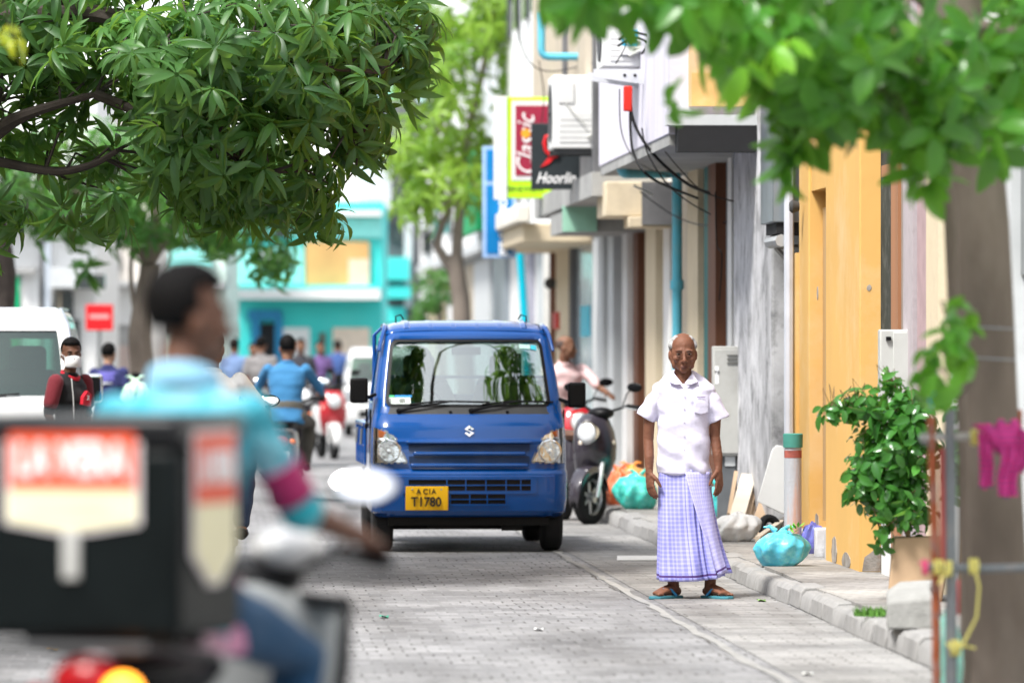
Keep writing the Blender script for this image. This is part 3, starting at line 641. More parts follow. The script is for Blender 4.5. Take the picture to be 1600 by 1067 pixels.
# --- white-lilac upper building with bays below
Y3=Yf(1164)
B=Bd('lilac_house','lilac and peach upper floor jutting over door bays','building',48)
B.b('core',dgwall,.3,6,Y3,60.5,0,8)
B.strips([('door_frame',1154,1163,-.02,whitew,g0,3.2),('door',1143,1154,.10,darkm,g0,3.0),('door_frame',1137,1143,-.02,whitew,g0,3.2),('door',1126,1136,.06,M('pale_blue_grey',(.42,.48,.52),.5,var=.1),g0,3.1),('dark_strip',1118,1127,.13,blackh,g0,3.1),  # narrow black strip is solid, its shade put in as dark colour
 ('door_frame',1106,1118,-.03,brown,g0,3.1),('door_frame',1100,1106,.0,teal,g0,3.1),('wall_strip',1090,1100,.03,lgrey,g0,3.1),('wall_strip',1074,1090,-.04,creamw,g0,3.1),('wall_strip',1066,1074,.04,beige,g0,3.1),('wall_strip',1046,1066,.1,lgrey,g0,3.1),('wall_strip',1036,1046,-.02,whitew,g0,3.1),
 ('dark_strip',1024,1036,.12,dgwall,g0,3.1),('wall_strip',1008,1024,-.03,creamw,g0,3.1),('dark_strip',1003,1008,.12,blackh,g0,3.1),('door',996,1003,.12,blackh,g0,2.9),('door_frame',985,996,.02,brown,g0,2.9)])
Ye=51.0
B.b('upper_floor',lilac,-.75,.3,43.15,Ye,3.14,8,.01)
B.b('peach_panel',peach,-.60,.3,43.09,43.15,3.35,8)
B.b('peach_band',M('ochre_band',(.68,.42,.16),.8,var=.2,dirt=(.6,.5,.4)),-.58,.3,43.06,43.09,3.35,3.6)
B.b('soffit',gwall,-.74,.3,43.2,Ye-.05,3.06,3.14)
B.b('soffit_beam',blackh,-.70,.3,42.9,43.14,3.0,3.20)
B.b('soffit_edge',lgrey,-.78,.3,42.9,43.14,3.20,3.28)
B.b('side_panel',dgwall,.05,.32,43.1,45.4,2.4,3.1)
# --- stepped canopy bay
def canopy(nm,label,px0,px1,Y,py0,py1,dep,mat,a=4.18):
    pass
Yc=52
B.b('stepped_canopy',creamw,-.62,.05,Yc,Yc+1.2,Z(338,Yc),Z(284,Yc),.01)
B.b('stepped_canopy',creamw,-.42,.05,Yc-.1,Yc+.5,Z(356,Yc),Z(339,Yc),.01)
B.b('canopy_panel',dgwall,-.30,.1,Yc-.16,Yc-.1,Z(352,Yc),Z(285,Yc))
# --- grey house
B=Bd('grey_house','grey shutter front below the black sign','building',60)
Y5=60.55
B.b('core',gwall,.12,6,Y5,Yf(935)-.1,0,7.5)
B.strips([('pilaster',972,980,-.04,whitew,g0,2.9),('shutter',958,972,.08,dgwall,g0,2.6),('pilaster',950,958,-.02,lgrey,g0,2.9),('vent',942,950,.08,dgwall,1.6,2.7),('pilaster',935,942,-.03,lgrey,g0,2.9)])
B.b('soffit_slab',gwall,-.72,.12,52.4,61.9,2.92,3.14)
B.b('upper_floor',beige,-.62,.12,52.4,64,4.05,9,.01)
B.b('upper_wall',dgwall,-.35,.12,52.4,62,3.14,4.05)
for y0 in (53,57.6):
    m=MB(); m.bb(-.66,-.60,y0-60,y0+.3-60,3.1,8.8); obj('downpipe_cover',m,dgwall,B.r)
# mint canopy
Ym=56.5
m=MB(); B.b('mint_canopy',M('mint_paint',(.30,.55,.42),.6,var=.1),-.74,-.40,Ym,Ym+.06,Z(362,Ym),Z(322,Ym)); B.b('canopy_slab',gwall,-.72,.1,Ym+.061,Ym+2.4,Z(362,Ym),Z(330,Ym))
# --- cream house with glass door & balcony
B=Bd('cream_house','cream house with a pale glass door and a thick balcony slab','house',66)
Ya,Yb=Yf(935)+.05,Yf(849)
B.b('core',creamw,.1,6,Ya,Yb,0,8)
B.strips([('door_frame',926,935,.0,lgrey,g0,2.75),('glass_door',893,926,.05,M('pale_glass',(.42,.52,.58),.15,var=.15,scale=1),g0,2.7),('door_frame',888,893,-.01,dgwall,g0,2.75),('pilaster',868,888,-.02,creamw,g0,2.9),('downpipe',858,861,-.05,brown,g0,2.9)])
B.b('door_poster',M('cyan_poster',(.1,.55,.7),.6,var=.05),.03,.05,Yf(915),Yf(903),1.65,2.0)
B.b('lintel',creamw,-.03,.1,Yf(935),Yf(885),2.76,2.95)
B.b('balcony_slab',creamw,-.78,.1,63.2,70.5,Z(386,66),Z(357,66),.02)
B.b('balcony_wall',M('cream_light',(.74,.70,.62),.8,var=.06,dirt=(.5,.45,.4)),-.86,-.7,63.0,70.6,Z(357,66)+.001,Z(330,66),.02)
B.b('upper_wall',whitew,.0,.1,63,70,3.3,8)
for px in (875,): m=MB(); m.lathe((-.05,Yf(px)-66,2.3),(-1,0,0),[(0,.05),(.1,.07),(.14,.03)],10); obj('wall_lamp',m,gryp,B.r)
B.b('fire_box',M('red_box',(.5,.03,.02),.5),-.06,-.02,Yf(877),Yf(871),1.75,1.95)
# --- far right row
far=[('blue_house','white and pale blue narrow house beyond the cream house',849,822,[('door_frame',840,849,.0,lgrey),('panel',830,840,.05,whitew),('door_frame',822,830,0,M('violet_grey',(.35,.35,.42),.7))],whitew,7.5),
 ('white_house','white house front behind the blue post',822,780,[('panel',805,822,.03,whitew),('shutter',790,805,.06,whitew),('panel',780,790,0,sheet)],whitew,6.5),
 ('green_net_house','far house draped in green netting above a pale ground floor',780,725,[('shutter',765,780,.04,sheet),('panel',740,765,.0,lgrey),('panel',725,740,.03,beige)],lgrey,9),
 ('pale_house','far pale house behind the light green tree',725,668,[('panel',700,725,.0,whitew),('door',690,700,.1,dgwall),('panel',668,690,.02,creamw)],whitew,8.5)]
for nm,lb,pr,pl,st,cm,h in far:
    Ya,Yb=Yf(pr)+.05,min(Yf(pl),200); B=Bd(nm,lb,'house',Ya)
    B.b('core',cm,.1,7,Ya,Yb,0,h)
    B.strips([(a,b,c,d,e,g0,2.9) for a,b,c,d,e in st])
    for i in range(3):
        yy=Ya+(Yb-Ya)*(i+.3)/3; w_=B.b('window',winm,.03,.12,yy,yy+(Yb-Ya)*.12,3.6,4.8); B.b('window',winm,.03,.12,yy,yy+(Yb-Ya)*.12,6.0,6.9)
    B.b('canopy',lgrey,-.22,.1,Ya,Yb,2.98,3.12)
    if 'net' in nm: B.b('green_netting',M('green_net',(.02,.33,.12),.8,var=.3,scale=6,streak=True),-.25,-.15,Ya+2,Ya+9,3.3,4.6)
# ================= end-of-street buildings facing camera
class Fb:
    def __init__(s,name,label,cat,Y,pl,pr,mat,top,dep=6):
        s.Y=Y; s.xc=X((pl+pr)/2,Y); s.r=root(name,label,cat,(s.xc,Y,0)); s.q('wall',mat,pl,pr,None,None,0,z0=0,z1=top,dep=dep)
    def q(s,nm,mat,pl,pr,pt,pb,out,z0=None,z1=None,dep=.1,bev=0,par=None):
        m=MB(); z0=Z(pb,s.Y) if z0 is None else z0; z1=Z(pt,s.Y) if z1 is None else z1
        m.bb(X(pl,s.Y)-s.xc,X(pr,s.Y)-s.xc,-out,dep-out if dep<=out+.1 else dep,z0,z1); return obj(nm,m,mat,par or s.r,bev=bev)
turq=M('turquoise_wall',(.06,.62,.58),.7,var=.08,scale=.8,dirt=(.2,.7,.65),damt=.3,dscale=.6)
turql=M('turquoise_light',(.30,.78,.72),.7,var=.08)
bro=M('blue_trim',(.03,.22,.42),.6)
poster=M('kraft_poster',(.62,.36,.14),.7,var=.2,scale=1.2,bump=.1)
T=Fb('turquoise_house','bright turquoise two-storey house at the end of the street','house',130,352,597,turq,4.85)
T.q('canopy',whitew,365,595,452,468,.8,dep=.8); T.q('canopy_edge',turq,365,595,446,452,.7,dep=.7)
T.q('shop_shutter',whitew,442,484,512,600,.08); T.q('cream_shutter',M('cream_shutter',(.75,.62,.5),.7),520,578,512,590,.08)
T.q('door',brown,500,508,520,600,.06); T.q('doorway',blackh,405,432,505,600,.05); T.q('blue_post',bro,393,406,490,610,.12); T.q('blue_post',bro,430,442,490,600,.12); T.q('lintel_panel',bro,388,440,484,500,.14)
T.q('poster',poster,478,577,378,461,.15); T.q('poster_face',M('poster_skin',(.72,.52,.38),.7),545,577,405,461,.17)
T.q('upper_band',turql,352,597,340,372,.1); T.q('upper_window',winm,428,452,352,372,.14); T.q('ledge',whitew,365,597,330,338,.4,dep=.4)
T.q('wall_panel',turql,360,475,385,445,.06); T.q('upper_window',lgrey,405,430,392,412,.12)
G=Fb('grey_block','dark grey building with turquoise balconies right of the turquoise house','building',140,597,650,dgwall,7.6)
G.q('balcony',turq,601,640,403,438,.7,dep=.7); G.q('balcony',turq,604,642,446,466,.6,dep=.6); G.q('ground_panel',turq,606,634,480,505,.3); G.q('column',lgrey,632,644,340,480,.3); G.q('mauve_panel',M('mauve_panel',(.4,.28,.4),.7),590,604,402,452,.4); G.q('red_cloth',redl,592,600,330,352,.4)
G.q('roof_sheet',lgrey,575,612,262,330,.3,dep=3); G.q('window',winm,612,630,350,378,.1)
W=Fb('white_block','tall white building behind the light green tree','building',150,650,742,whitew,7.8)
W.q('window',winm,668,682,300,330,.1);W.q('window',winm,700,716,300,330,.1); W.q('balcony',lgrey,655,720,345,360,.6,dep=.6); W.q('window',winm,660,690,365,395,.1); W.q('ground_panel',turql,690,735,400,440,.3); W.q('shop_sign',M('sign_green',(.02,.4,.15),.6),690,722,470,490,.5)
U=Fb('cyan_tower','pale cyan tower with rows of windows rising above the trees','building',190,560,790,M('pale_cyan_wall',(.55,.78,.80),.8,var=.06),15)
for r_ in range(5):
    for c_ in range(7): U.q('window',winm if (r_+c_)%3 else turql,575+c_*30,590+c_*30,40+r_*52,62+r_*52,.1)
# left block
L1=Fb('white_shop_block','white and grey shop block with air conditioners at the left end','building',104,-120,150,whitew,6.5)
L1.q('green_panel',M('green_panel',(.0,.36,.15),.6),19,32,432,560,.25); L1.q('blue_panel',M('paleblue',(.4,.62,.72),.6),6,18,430,560,.2); L1.q('white_column',whitew,37,64,425,600,.4)
L1.q('downpipe',M('pipe_grey',(.45,.5,.56),.5),73,82,380,600,.5); L1.q('window',winm,84,115,455,500,.1); L1.q('window_frame',beige,92,96,455,500,.14); L1.q('window',dgwall,64,73,370,520,.1)
L1.q('balcony',lgrey,82,150,418,450,.6,dep=.6); L1.q('window',winm,126,168,430,452,.65); L1.q('canopy',gwall,25,60,420,428,.7,dep=.7); L1.q('door',winm,84,125,500,600,.1)
L1.q('band',gwall,-110,150,330,345,.5,dep=.5)
for k in range(3): L1.q('window',winm,-100+k*38,-78+k*38,440,500,.1)
L2=Fb('plain_white_building','plain white building right of the red sign','building',112,150,235,M('warm_white_wall',(.66,.62,.57),.8,var=.08),6.0)
L2.q('white_panel',whitew,176,222,450,508,.12); L2.q('grey_shutter',gwall,172,215,510,560,.1); L2.q('rose_door',M('rosy_door',(.5,.4,.36),.7),180,202,540,600,.14); L2.q('window',winm,160,188,400,425,.1); L2.q('balcony',whitew,150,235,440,448,.6,dep=.6)
L2.q('rusty_sill',brownl,150,180,370,380,.2)
L3=Fb('pale_green_building','pale building between the tree trunk and the turquoise house','building',122,235,352,M('pale_green_wall',(.55,.68,.62),.8,var=.1),6.3)
L3.q('window',winm,262,285,470,520,.1); L3.q('window',winm,300,325,470,520,.1); L3.q('balcony',lgrey,240,350,440,450,.6,dep=.6); L3.q('window',turql,262,330,380,420,.1); L3.q('door',brown,290,310,545,610,.1)
# near left building line (beyond the frame edge and behind the van)
B=Bd('left_row_house','long pale row house along the left pavement','house',60,a=-5.3)
m=MB(); m.bb(-5,0,-12,38,0,6.5); obj('wall',m,whitew,B.r)
for k in range(8):
    m=MB(); m.bb(-.02,.04,-10+k*6,-8.6+k*6,.12,2.3); obj('door',m,[brown,teal,dgwall][k%3],B.r); m=MB(); m.bb(-.02,.04,-7+k*6,-5.4+k*6,3.6,5); obj('window',m,winm,B.r)
# worn patches on the orange house
oh=[o for o in bpy.data.objects if o.name=='orange_house'][0]; raw=M('bare_render',(.34,.31,.28),.9,var=.35,scale=9,bump=.4,dirt=(.16,.08,.03),damt=.7,dscale=6)
for k,(yy,zc,sw,sh_) in enumerate(((37.0,.20,.16,.10),(36.3,.16,.25,.06),(38.9,.9,.06,.16),(38.95,1.55,.05,.05),(39.3,.24,.14,.14),(39.25,1.9,.04,.05))):
    xo=-.16 if yy<37.3 else .10 if yy<39 else -.03; m=MB(); n=14
    if yy>38.5 and yy<39: xo=.055; yy=38.2
    m.prism([(sw*math.cos(2*PI*i/n)*(1+.45*noise.noise(V(i*1.7,k,0))),sh_*math.sin(2*PI*i/n)*(1+.45*noise.noise(V(i*1.7,k,5)))) for i in range(n)],lambda u,v,t:V(xo-t,yy-38+u,max(.13,zc+v)),-.001,.003); obj('worn_patch',m,raw,oh,smooth=False)
for k,(xx_,zc,sw,sh_) in enumerate(((-.02,.18,.12,.10),(.08,.62,.03,.05),(-.1,1.9,.015,.02),(.02,3.0,.03,.02))):
    m=MB(); n=14; m.prism([(sw*math.cos(2*PI*i/n)*(1+.45*noise.noise(V(i*1.7,k,9))),sh_*math.sin(2*PI*i/n)*(1+.45*noise.noise(V(i*1.7,k,7)))) for i in range(n)],lambda u,v,t:V(min(.155,max(-.155,xx_+u)),35.55-38-t,max(.13,zc+v)),-.001,.003); obj('worn_patch',m,raw,oh,smooth=False)
# ================= signs
def board(nm,label,Y,px0,px1,py0,py1,th,mat,side=None):
    xc=X((px0+px1)/2,Y); zc=Z((py0+py1)/2,Y); w_=X(px1,Y)-X(px0,Y); h=(py1-py0)/FP*Y
    r=root(nm,label,'sign',(xc,Y,zc),0); m=MB(); m.bb(-w_/2,w_/2,0,th,-h/2,h/2); obj('panel',m,mat,r,bev=.006); return r,w_,h
def flat(r,nm,mat,x0,x1,z0,z1,o,th=.006,par=None):
    m=MB(); m.bb(x0,x1,-o,-o+th,z0,z1); return obj(nm,m,mat,par or r)
lime=M('lime_sign',(.50,.85,.02),.5,var=.04); maroon=M('maroon_sign',(.30,.02,.05),.5,var=.1); txtw=M('lettering_white',(.85,.85,.85),.5,var=0); 
r,w_,h=board('projecting_sign','lime green sign with a maroon panel and white script, hanging over the street',60.3,792,862,152,310,.12,lime)
m=MB(); m.bb(-w_/2-.14,-w_/2-.002,-.02,.16,-h/2-.01,h/2+.01); obj('side_casing',m,whitew,r)
flat(r,'inner_frame',whitew,-w_/2+.05,w_/2+.04,-h/2+.19,h/2-.04,.008); flat(r,'inner_panel',maroon,-w_/2+.09,w_/2+.0,-h/2+.24,h/2-.09,.016)
t=text('sign_lettering','Classic',.27,txtw,r,(-.03,-.02,.02),(PI/2,-PI/2,0),.003,shear=.4,width=.64)
m=MB(); m.lathe((-w_/2+.20,-.016,.15),(0,-1,0),[(0,.05),(.008,.05)],16); obj('sign_dot',m,M('orange_dot',(.85,.35,.03),.5),r)
text('sign_lettering','MENSWEAR',.075,M('lettering_dark',(.08,.2,.05),.5,var=0),r,(-.06,-.008,-h/2+.10),(PI/2,0,0),.002,width=.42)
m=MB(); m.tube([V(w_/2,.05,h/2-.1),V(w_/2+.9,.05,h/2-.1)],.02); m.tube([V(w_/2,.05,-h/2+.1),V(w_/2+.9,.05,-h/2+.1)],.02); obj('bracket',m,steel,r)
slate=M('slate_sign',(.025,.032,.036),.5,var=.1); redp=M('red_sign_paint',(.62,.02,.025),.5,var=.05)
r,w_,h=board('projecting_sign','black square sign with a red swoosh and white script below the air conditioner',55.2,830,906,193,296,.10,slate)
px=lambda x:(x-868)/FP*55.2; pz=lambda y:(244.5-y)/FP*55.2
m=MB(); pts=[(862,212),(853,214),(851,224),(853,236),(860,243),(868,244),(874,240)]; m.tube([V(px(a),-.012,pz(b)) for a,b in pts],[.016,.02,.022,.02,.02,.022,.018],8); m.prism([(px(876),pz(237)),(px(864),pz(237)),(px(844),pz(262)),(px(858),pz(256))],lambda u,v,t:V(u,-t,v),.0,.014); obj('red_swoosh',m,redp,r)
text('sign_lettering','Hoorlin',.15,txtw,r,(0,-.004,pz(279)),(PI/2,0,0),.003,shear=.35,width=.38,bold=.002)
m=MB(); m.tube([V(w_/2,.05,.2),V(w_/2+.5,.05,.2)],.02); m.tube([V(w_/2,.05,-.3),V(w_/2+.5,.05,-.3)],.02); obj('bracket',m,blk,r)
sb=M('blue_sign',(.0,.16,.42),.5,var=.08); sbl=M('pale_blue_frame',(.30,.45,.72),.5)
r,w_,h=board('projecting_sign','tall blue sign with pale frame and vertical white lettering, farthest along the wall',67.6,754,806,229,403,.12,sbl)
flat(r,'inner_panel',sb,-w_/2+.045,w_/2-.045,-h/2+.05,h/2-.46,.008); flat(r,'inner_panel',sb,-w_/2+.045,w_/2-.045,h/2-.41,h/2-.04,.008)
text('sign_lettering','JEE FASHION',.12,txtw,r,(.05,-.01,-.24),(PI/2,-PI/2,0),.003,width=.80,bold=.004)
m=MB(); m.lathe((.02,-.008,h/2-.22),(0,-1,0),[(0,.07),(.008,.07)],16); m.lathe((.02,-.008,h/2-.10),(0,-1,0),[(0,.04),(.008,.04)],16); obj('sign_emblem',m,M('pale_emblem',(.5,.55,.4),.5),r)
r,w_,h=board('wall_sign','small bright red sign on the left beyond the van',92,134,176,476,516,.15,M('bright_red',(.75,.015,.02),.5,var=.05))
flat(r,'sign_band',M('pink_letters',(.85,.35,.35),.5),-.16,.16,-.02,.05,.01); m=MB(); m.tube([V(0,.07,-h/2),V(0,.07,-Z(496,92))],.03); obj('post',m,steel,r)
# ================= air conditioners
def aircon(label,Y,px0,px1,py0,py1,dep=.8):
    w_=X(px1,Y)-X(px0,Y); h=(py1-py0)/FP*Y; r=root('air_conditioner',label,'air conditioner',(X((px0+px1)/2,Y),Y,Z(py1,Y)),ANG,'air conditioners on the wall brackets')
    m=MB(); m.bb(-w_/2,w_/2,0,dep,0,h); obj('casing',m,white_pl,r,bev=.012)
    m=MB(); m.bb(-w_/2+.06,w_/2-.05,-.008,0,h*.08,h*.5); m.bb(-w_/2+.05,-w_/2+.20,-.012,0,h*.62,h*.9); obj('service_panel',m,M('aircon_panel',(.68,.68,.67),.4,var=.05),r,bev=.003)
    m=MB()
    for k in range(4): m.bb(-w_/2+.06,w_/2-.06,-.0085,-.0045,h*(.14+k*.08),h*(.148+k*.08))
    obj('panel_line',m,gryp,r)
    m=MB(); m.lathe((-w_/2,dep*.45,h*.5),(-1,0,0),[(0,h*.4),(.012,h*.4),(.012,h*.36),(.004,h*.34),(.004,.03),(.02,.03),(.02,0)],28); obj('fan_grille',m,gryp,r)
    m=MB(); 
    for k in range(3): m.tube([V(w_/2-.10+k*.03,-.03,h*.15+k*.06),V(w_/2-.02+k*.05,-.06,h*.22+k*.03),V(w_/2+.12,-.05,h*.3),V(w_/2+.25,.0,h*.45)],.018,6)
    m.tube([V(-w_/2+.12,-.015,h*.62),V(0,-.03,h*.45),V(w_/2-.1,-.04,h*.3)],.007,6)
    obj('refrigerant_pipe',m,M('pipe_wrap',(.5,.5,.47),.8,var=.3),r)
    return r,w_,h
r1,w1,h1=aircon('white air conditioner above the black sign',54,864,934,118,232)
def bracket(label,Y,px0,px1,pyt,pyb,mat,taper=True):
    r=root('wall_bracket',label,'bracket',(X(px1,Y),Y,Z(pyt,Y)),ANG,'air conditioner brackets'); w_=X(px1,Y)-X(px0,Y); h=(pyb-pyt)/FP*Y
    for y0 in (.05,.65):
        m=MB(); m.prism([(0,0),(-w_,0),(-w_,-h*.45 if taper else -h),(0,-h)],lambda u,v,t:V(u,t,v),y0,y0+.03); b=obj('bracket_arm',m,mat,r,smooth=False)
    m=MB(); m.bb(-.0,.03,0,.7,-h*1.3,h*.4); obj('bracket_plate',m,mat,r)
    return r,w_,h
bracket('dark shelf bracket under the air conditioner above the black sign',54,865,957,232,241,gryp,False)
r2,w2,h2=aircon('upper white air conditioner with a blue label at the top of the frame',46,942,1002,-8,105)
flat(r2,'blue_label',M('cyan_label',(.02,.42,.72),.5,var=.03),.0,.12,.16,.30,.014); flat(r2,'cable_box',white_pl,-.01,.14,.10,.17,.03,.03)
br,wb,hb=bracket('white steel bracket with bolt holes under the upper air conditioner',45.6,928,1036,108,136,M('white_steel',(.62,.63,.66),.5,var=.1))
m=MB()
for k in (.25,.4,.55): m.lathe((-wb*k,.049,-hb*.35),(0,-1,0),[(0,.012+.004*k),(.004,.012)],10)
for k in range(3): m.lathe((-.02,.049,-.02-k*.05),(0,-1,0),[(0,.006),(.004,.006)],8)
obj('bolt_hole',m,blackh,br)
# ================= pipes and cables
def pipe(label,pts,r_,mat=bluepipe,nm='drain_pipe',cat='pipe',grp=None,couple=()):
    q=[]; pts=[Vector(p) for p in pts]
    for i,p in enumerate(pts):
        if 0<i<len(pts)-1:
            a=(pts[i-1]-p).normalized(); b=(pts[i+1]-p).normalized()
            for t in (0,.33,.66,1): q.append((p+a*r_*2)*(1-t)**2+p*2*t*(1-t)+(p+b*r_*2)*t*t)
        else: q.append(p)
    o0=pts[0]; rt=root(nm,label,cat,tuple(o0),0,grp); m=MB(); m.tube([p-o0 for p in q],r_,12); obj('pipe_run',m,mat,rt)
    for c_ in couple: m=MB(); m.lathe(Vector(c_)-o0-V(0,0,.04),(0,0,1),[(0,r_*1.05),(0,r_*1.35),(.08,r_*1.35),(.08,r_*1.05)],14); obj('coupling',m,mat,rt)
    return rt
Yp=50.2
pipe('long blue drain pipe bending under the overhang and down behind the man',[P(971,120,49),P(971,271,49),V(X(1058,Yp),Yp,Z(271,Yp)),V(X(1058,Yp),Yp,.3)],.045,couple=[V(X(1058,Yp),Yp,Z(445,Yp)),P(971,200,49)])
pipe('short blue pipe turning at a right angle near the top of the cream wall',[P(846,20,56),P(846,89,56),P(931,89,56)],.038)
pipe('leaning turquoise post at the far end of the right-hand wall',[P(812,385,74),P(820,506,74),V(X(828,74),74,.12)],.05,M('turq_pipe',(.0,.42,.55),.5),'street_post','post')
pipe('thin grey conduit crossing under the canopy',[P(990,290,50),P(1020,305,50)],.01,lgrey,'conduit','pipe')
def cable(label,pts,r_=.008,sag=.0):
    q=[];pts=[Vector(p) for p in pts]
    for i in range(len(pts)-1):
        for t in range(6):
            t/=6; a=pts[max(i-1,0)];b=pts[i];c=pts[i+1];d=pts[min(i+2,len(pts)-1)]
            q.append(.5*((2*b)+(c-a)*t+(2*a-5*b+4*c-d)*t*t+(3*b-a-3*c+d)*t**3))
    q.append(pts[-1]); m=MB(); o0=q[0].copy(); m.tube([p-o0 for p in q],r_,6); o=obj('cable',m,blk); o.location=o0; tag(o,label,'cable','cables strung along the wall')
cable('thick black cable dropping from the red box and sweeping to the brown door frame',[P(984,135,45.3),P(990,190,45.2),P(1020,240,45),P(1070,285,45.4),P(1108,302,46)],.013)
cable('thick black cable beside the red cloth curving down under the overhang',[P(986,140,45.2),P(985,200,45.1),P(992,245,45),P(1020,280,45),P(1090,310,46.2)],.011)
cable('thin black cable looping lowest across the blue pipe',[P(1003,200,45),P(1012,240,45),P(1040,285,45),P(1075,315,45.6),P(1110,335,46.5)],.006)
cable('black cable arching from the upper air conditioner to the lilac wall',[P(968,62,45.5),P(985,52,45.3),P(1010,55,45.2),P(1022,62,45.3),P(1035,80,45.6)],.012)
cable('second black cable beside the arch at the upper air conditioner',[P(966,72,45.5),P(990,60,45.2),P(1012,68,45.3),P(1003,84,45.6)],.010)
cable('thin cable hanging across the cream wall left of the air conditioner',[P(806,-10,57),P(812,60,57),P(830,100,57),P(860,112,57),P(905,104,56),P(940,95,52)],.006)
cable('thin white-looking cable along the upper bracket',[P(962,100,45.4),P(974,80,45.3),P(980,65,45.3)],.005)
cable('thin black cable beneath the bracket down the pipe',[P(968,140,45.6),P(970,200,46),P(985,240,47),P(1010,262,48),P(1045,275,49)],.005)
for k,(pts_,lab_) in enumerate((([(1030,225,44.5),(1060,262,44.8),(1100,300,45.4),(1160,318,46)],'thin cable drooping from the soffit corner to the concrete pillar'),([(1000,300,50),(1050,335,49.5),(1100,352,48.5),(1160,340,46)],'slack thin cable in front of the beige wall strips'),([(940,240,52),(990,262,50.5),(1045,268,49.5)],'thin cable running just above the horizontal blue pipe'),([(1118,300,45.5),(1120,380,45.8),(1128,400,46),(1124,470,46)],'thin cable hanging down the dark door frame'),([(842,95,57),(850,150,57),(845,200,58)],'thin cable hanging down beside the lime sign'))): cable(lab_,[P(*q) for q in pts_],.0055)
m=MB(); m.bb(-.035,.035,-.02,.02,-.20,.0); o=obj('rag',m,M('red_cloth',(.6,.03,.02),.9,var=.2),sub=0,bev=.01); o.location=P(981,135,45.1); tag(o,'red cloth strip tied below the upper bracket','cloth')
# ================= street cabinets and pavement clutter
Yc=44.5
c=root('utility_cabinet','tall pale grey utility cabinet with vent slots right behind the man','cabinet',(X(1139,Yc),Yc,g0),0)
def zz(py): return Z(py,Yc)-g0
def xx(px): return X(px,Yc)-X(1139,Yc)
m=MB(); m.bb(xx(1114),xx(1162),0,.3,zz(712),zz(541)); obj('cabinet_body',m,M('cabinet_grey',(.46,.46,.44),.5,var=.06,dirt=(.3,.28,.25),damt=.35,dscale=4),c,bev=.008)
m=MB(); m.bb(xx(1115.5),xx(1160),-.012,-.001,zz(708),zz(546)); d=obj('cabinet_door',m,MATS['cabinet_grey'],c,bev=.004)
for k in range(3): m=MB(); m.bb(xx(1136),xx(1153),-.022,-.010,zz(556+k*6),zz(554+k*6)); obj('vent_slot',m,M('slot',(.16,.16,.15),.7),d)
m=MB(); m.bb(xx(1117),xx(1123),-.014,-.0125,zz(600),zz(572)); obj('sticker',m,txtw,d); text('sticker_lettering','TZ',.035,blackpaint,d,(xx(1120),-.016,zz(582)),(PI/2,0,0),.001)
m=MB(); m.bb(xx(1122),xx(1150),.04,.24,0,zz(712)); obj('pedestal',m,M('pedestal_grey',(.13,.14,.15),.6,var=.2),c,bev=.005); m=MB(); m.bb(xx(1133),xx(1149),.03,.25,zz(728),zz(713)); obj('pedestal_plate',m,lgrey,c)
Yc=33.9
c=root('meter_box','pale grey meter box on the wall above the potted shrub','cabinet',(X(1400,Yc),Yc,0),0)
m=MB(); m.bb(X(1375,Yc)-X(1400,Yc),X(1428,Yc)-X(1400,Yc),0,.2,Z(640,Yc),Z(515,Yc)); obj('box_body',m,M('cabinet_light',(.46,.47,.45),.5,var=.06),c,bev=.008); m=MB(); m.bb(-.018,.11,-.012,0,Z(636,Yc),Z(519,Yc)); obj('box_door',m,MATS['cabinet_light'],c,bev=.004)
m=MB(); m.bb(-.06,-.03,-.02,0,Z(532,Yc),Z(526,Yc)); obj('hinge',m,blk,c)
# bollard pipe
Yb=38.6
c=root('pipe_bollard','grey pipe bollard with teal cap and peeling orange paint','bollard',(X(1239,Yb),Yb,g0),0)
hb=Z(685,Yb)-g0
m=MB(); m.lathe((0,0,-.02),(0,0,1),[(0,.058),(hb,.058)],24); obj('pipe',m,M('peeling_paint',(.42,.44,.48),.6,var=.15,scale=8,bump=.3,dirt=(.55,.22,.08),damt=.9,dscale=5,streak=True),c)
m=MB(); m.lathe((0,0,hb-.03),(0,0,1),[(-.03,.058),(-.03,.066),(.06,.068),(.065,.06),(.065,0)],24); obj('cap',m,M('teal_cap',(.06,.24,.20),.5,var=.15),c)
m=MB(); m.lathe((0,0,hb-.13),(0,0,1),[(0,.0585),(.0,.0595),(.05,.0595),(.05,.0585)],24); obj('painted_band',m,M('band_red',(.35,.10,.08),.7,var=.4,scale=12),c)
# leaning boards
wood=M('raw_plank',(.50,.36,.24),.8,var=.2,scale=6,bump=.3,aniso=(1,1,.15)); woodl=M('pale_plank',(.66,.57,.46),.8,var=.12,scale=5)
def plank(label,pa,pb,w_,t,mat,Y0,Y1,nm='plank',rz=.35):
    a=P(pa[0],pa[1],Y0); b=P(pb[0],pb[1],Y1); d=(b-a); L_=d.length; d.normalize(); s_=Vector((math.cos(rz),math.sin(rz),0)); s_=(s_-d*s_.dot(d)).normalized(); n_=d.cross(s_)
    m=MB(); rot=Matrix((s_,n_,d)).transposed(); m.box((0,0,L_/2),(w_,t,L_)); o=obj(nm,m,mat,bev=.002); o.matrix_world=Matrix.Translation(a)@rot.to_4x4(); tag(o,label,'plank','planks leaning by the wall')
plank('pale wooden board leaning at the front of the plank stack',(1152,806),(1170,742),.115,.02,woodl,42.6,43.4,rz=.1)
plank('brown edge-on plank leaning behind the pale board',(1166,806),(1182,742),.06,.035,wood,42.8,43.5,rz=.5)
plank('brown plank leaning last in the stack, nearest the white panel',(1172,806),(1188,744),.05,.035,wood,42.9,43.6,rz=.5)
plank('thin dark plank leaning left of the pale board',(1139,804),(1150,738),.03,.03,wood,43,43.6)
plank('short thick plank leaning below the white panel',(1176,844),(1196,788),.10,.03,wood,41.6,42.6,rz=.1)
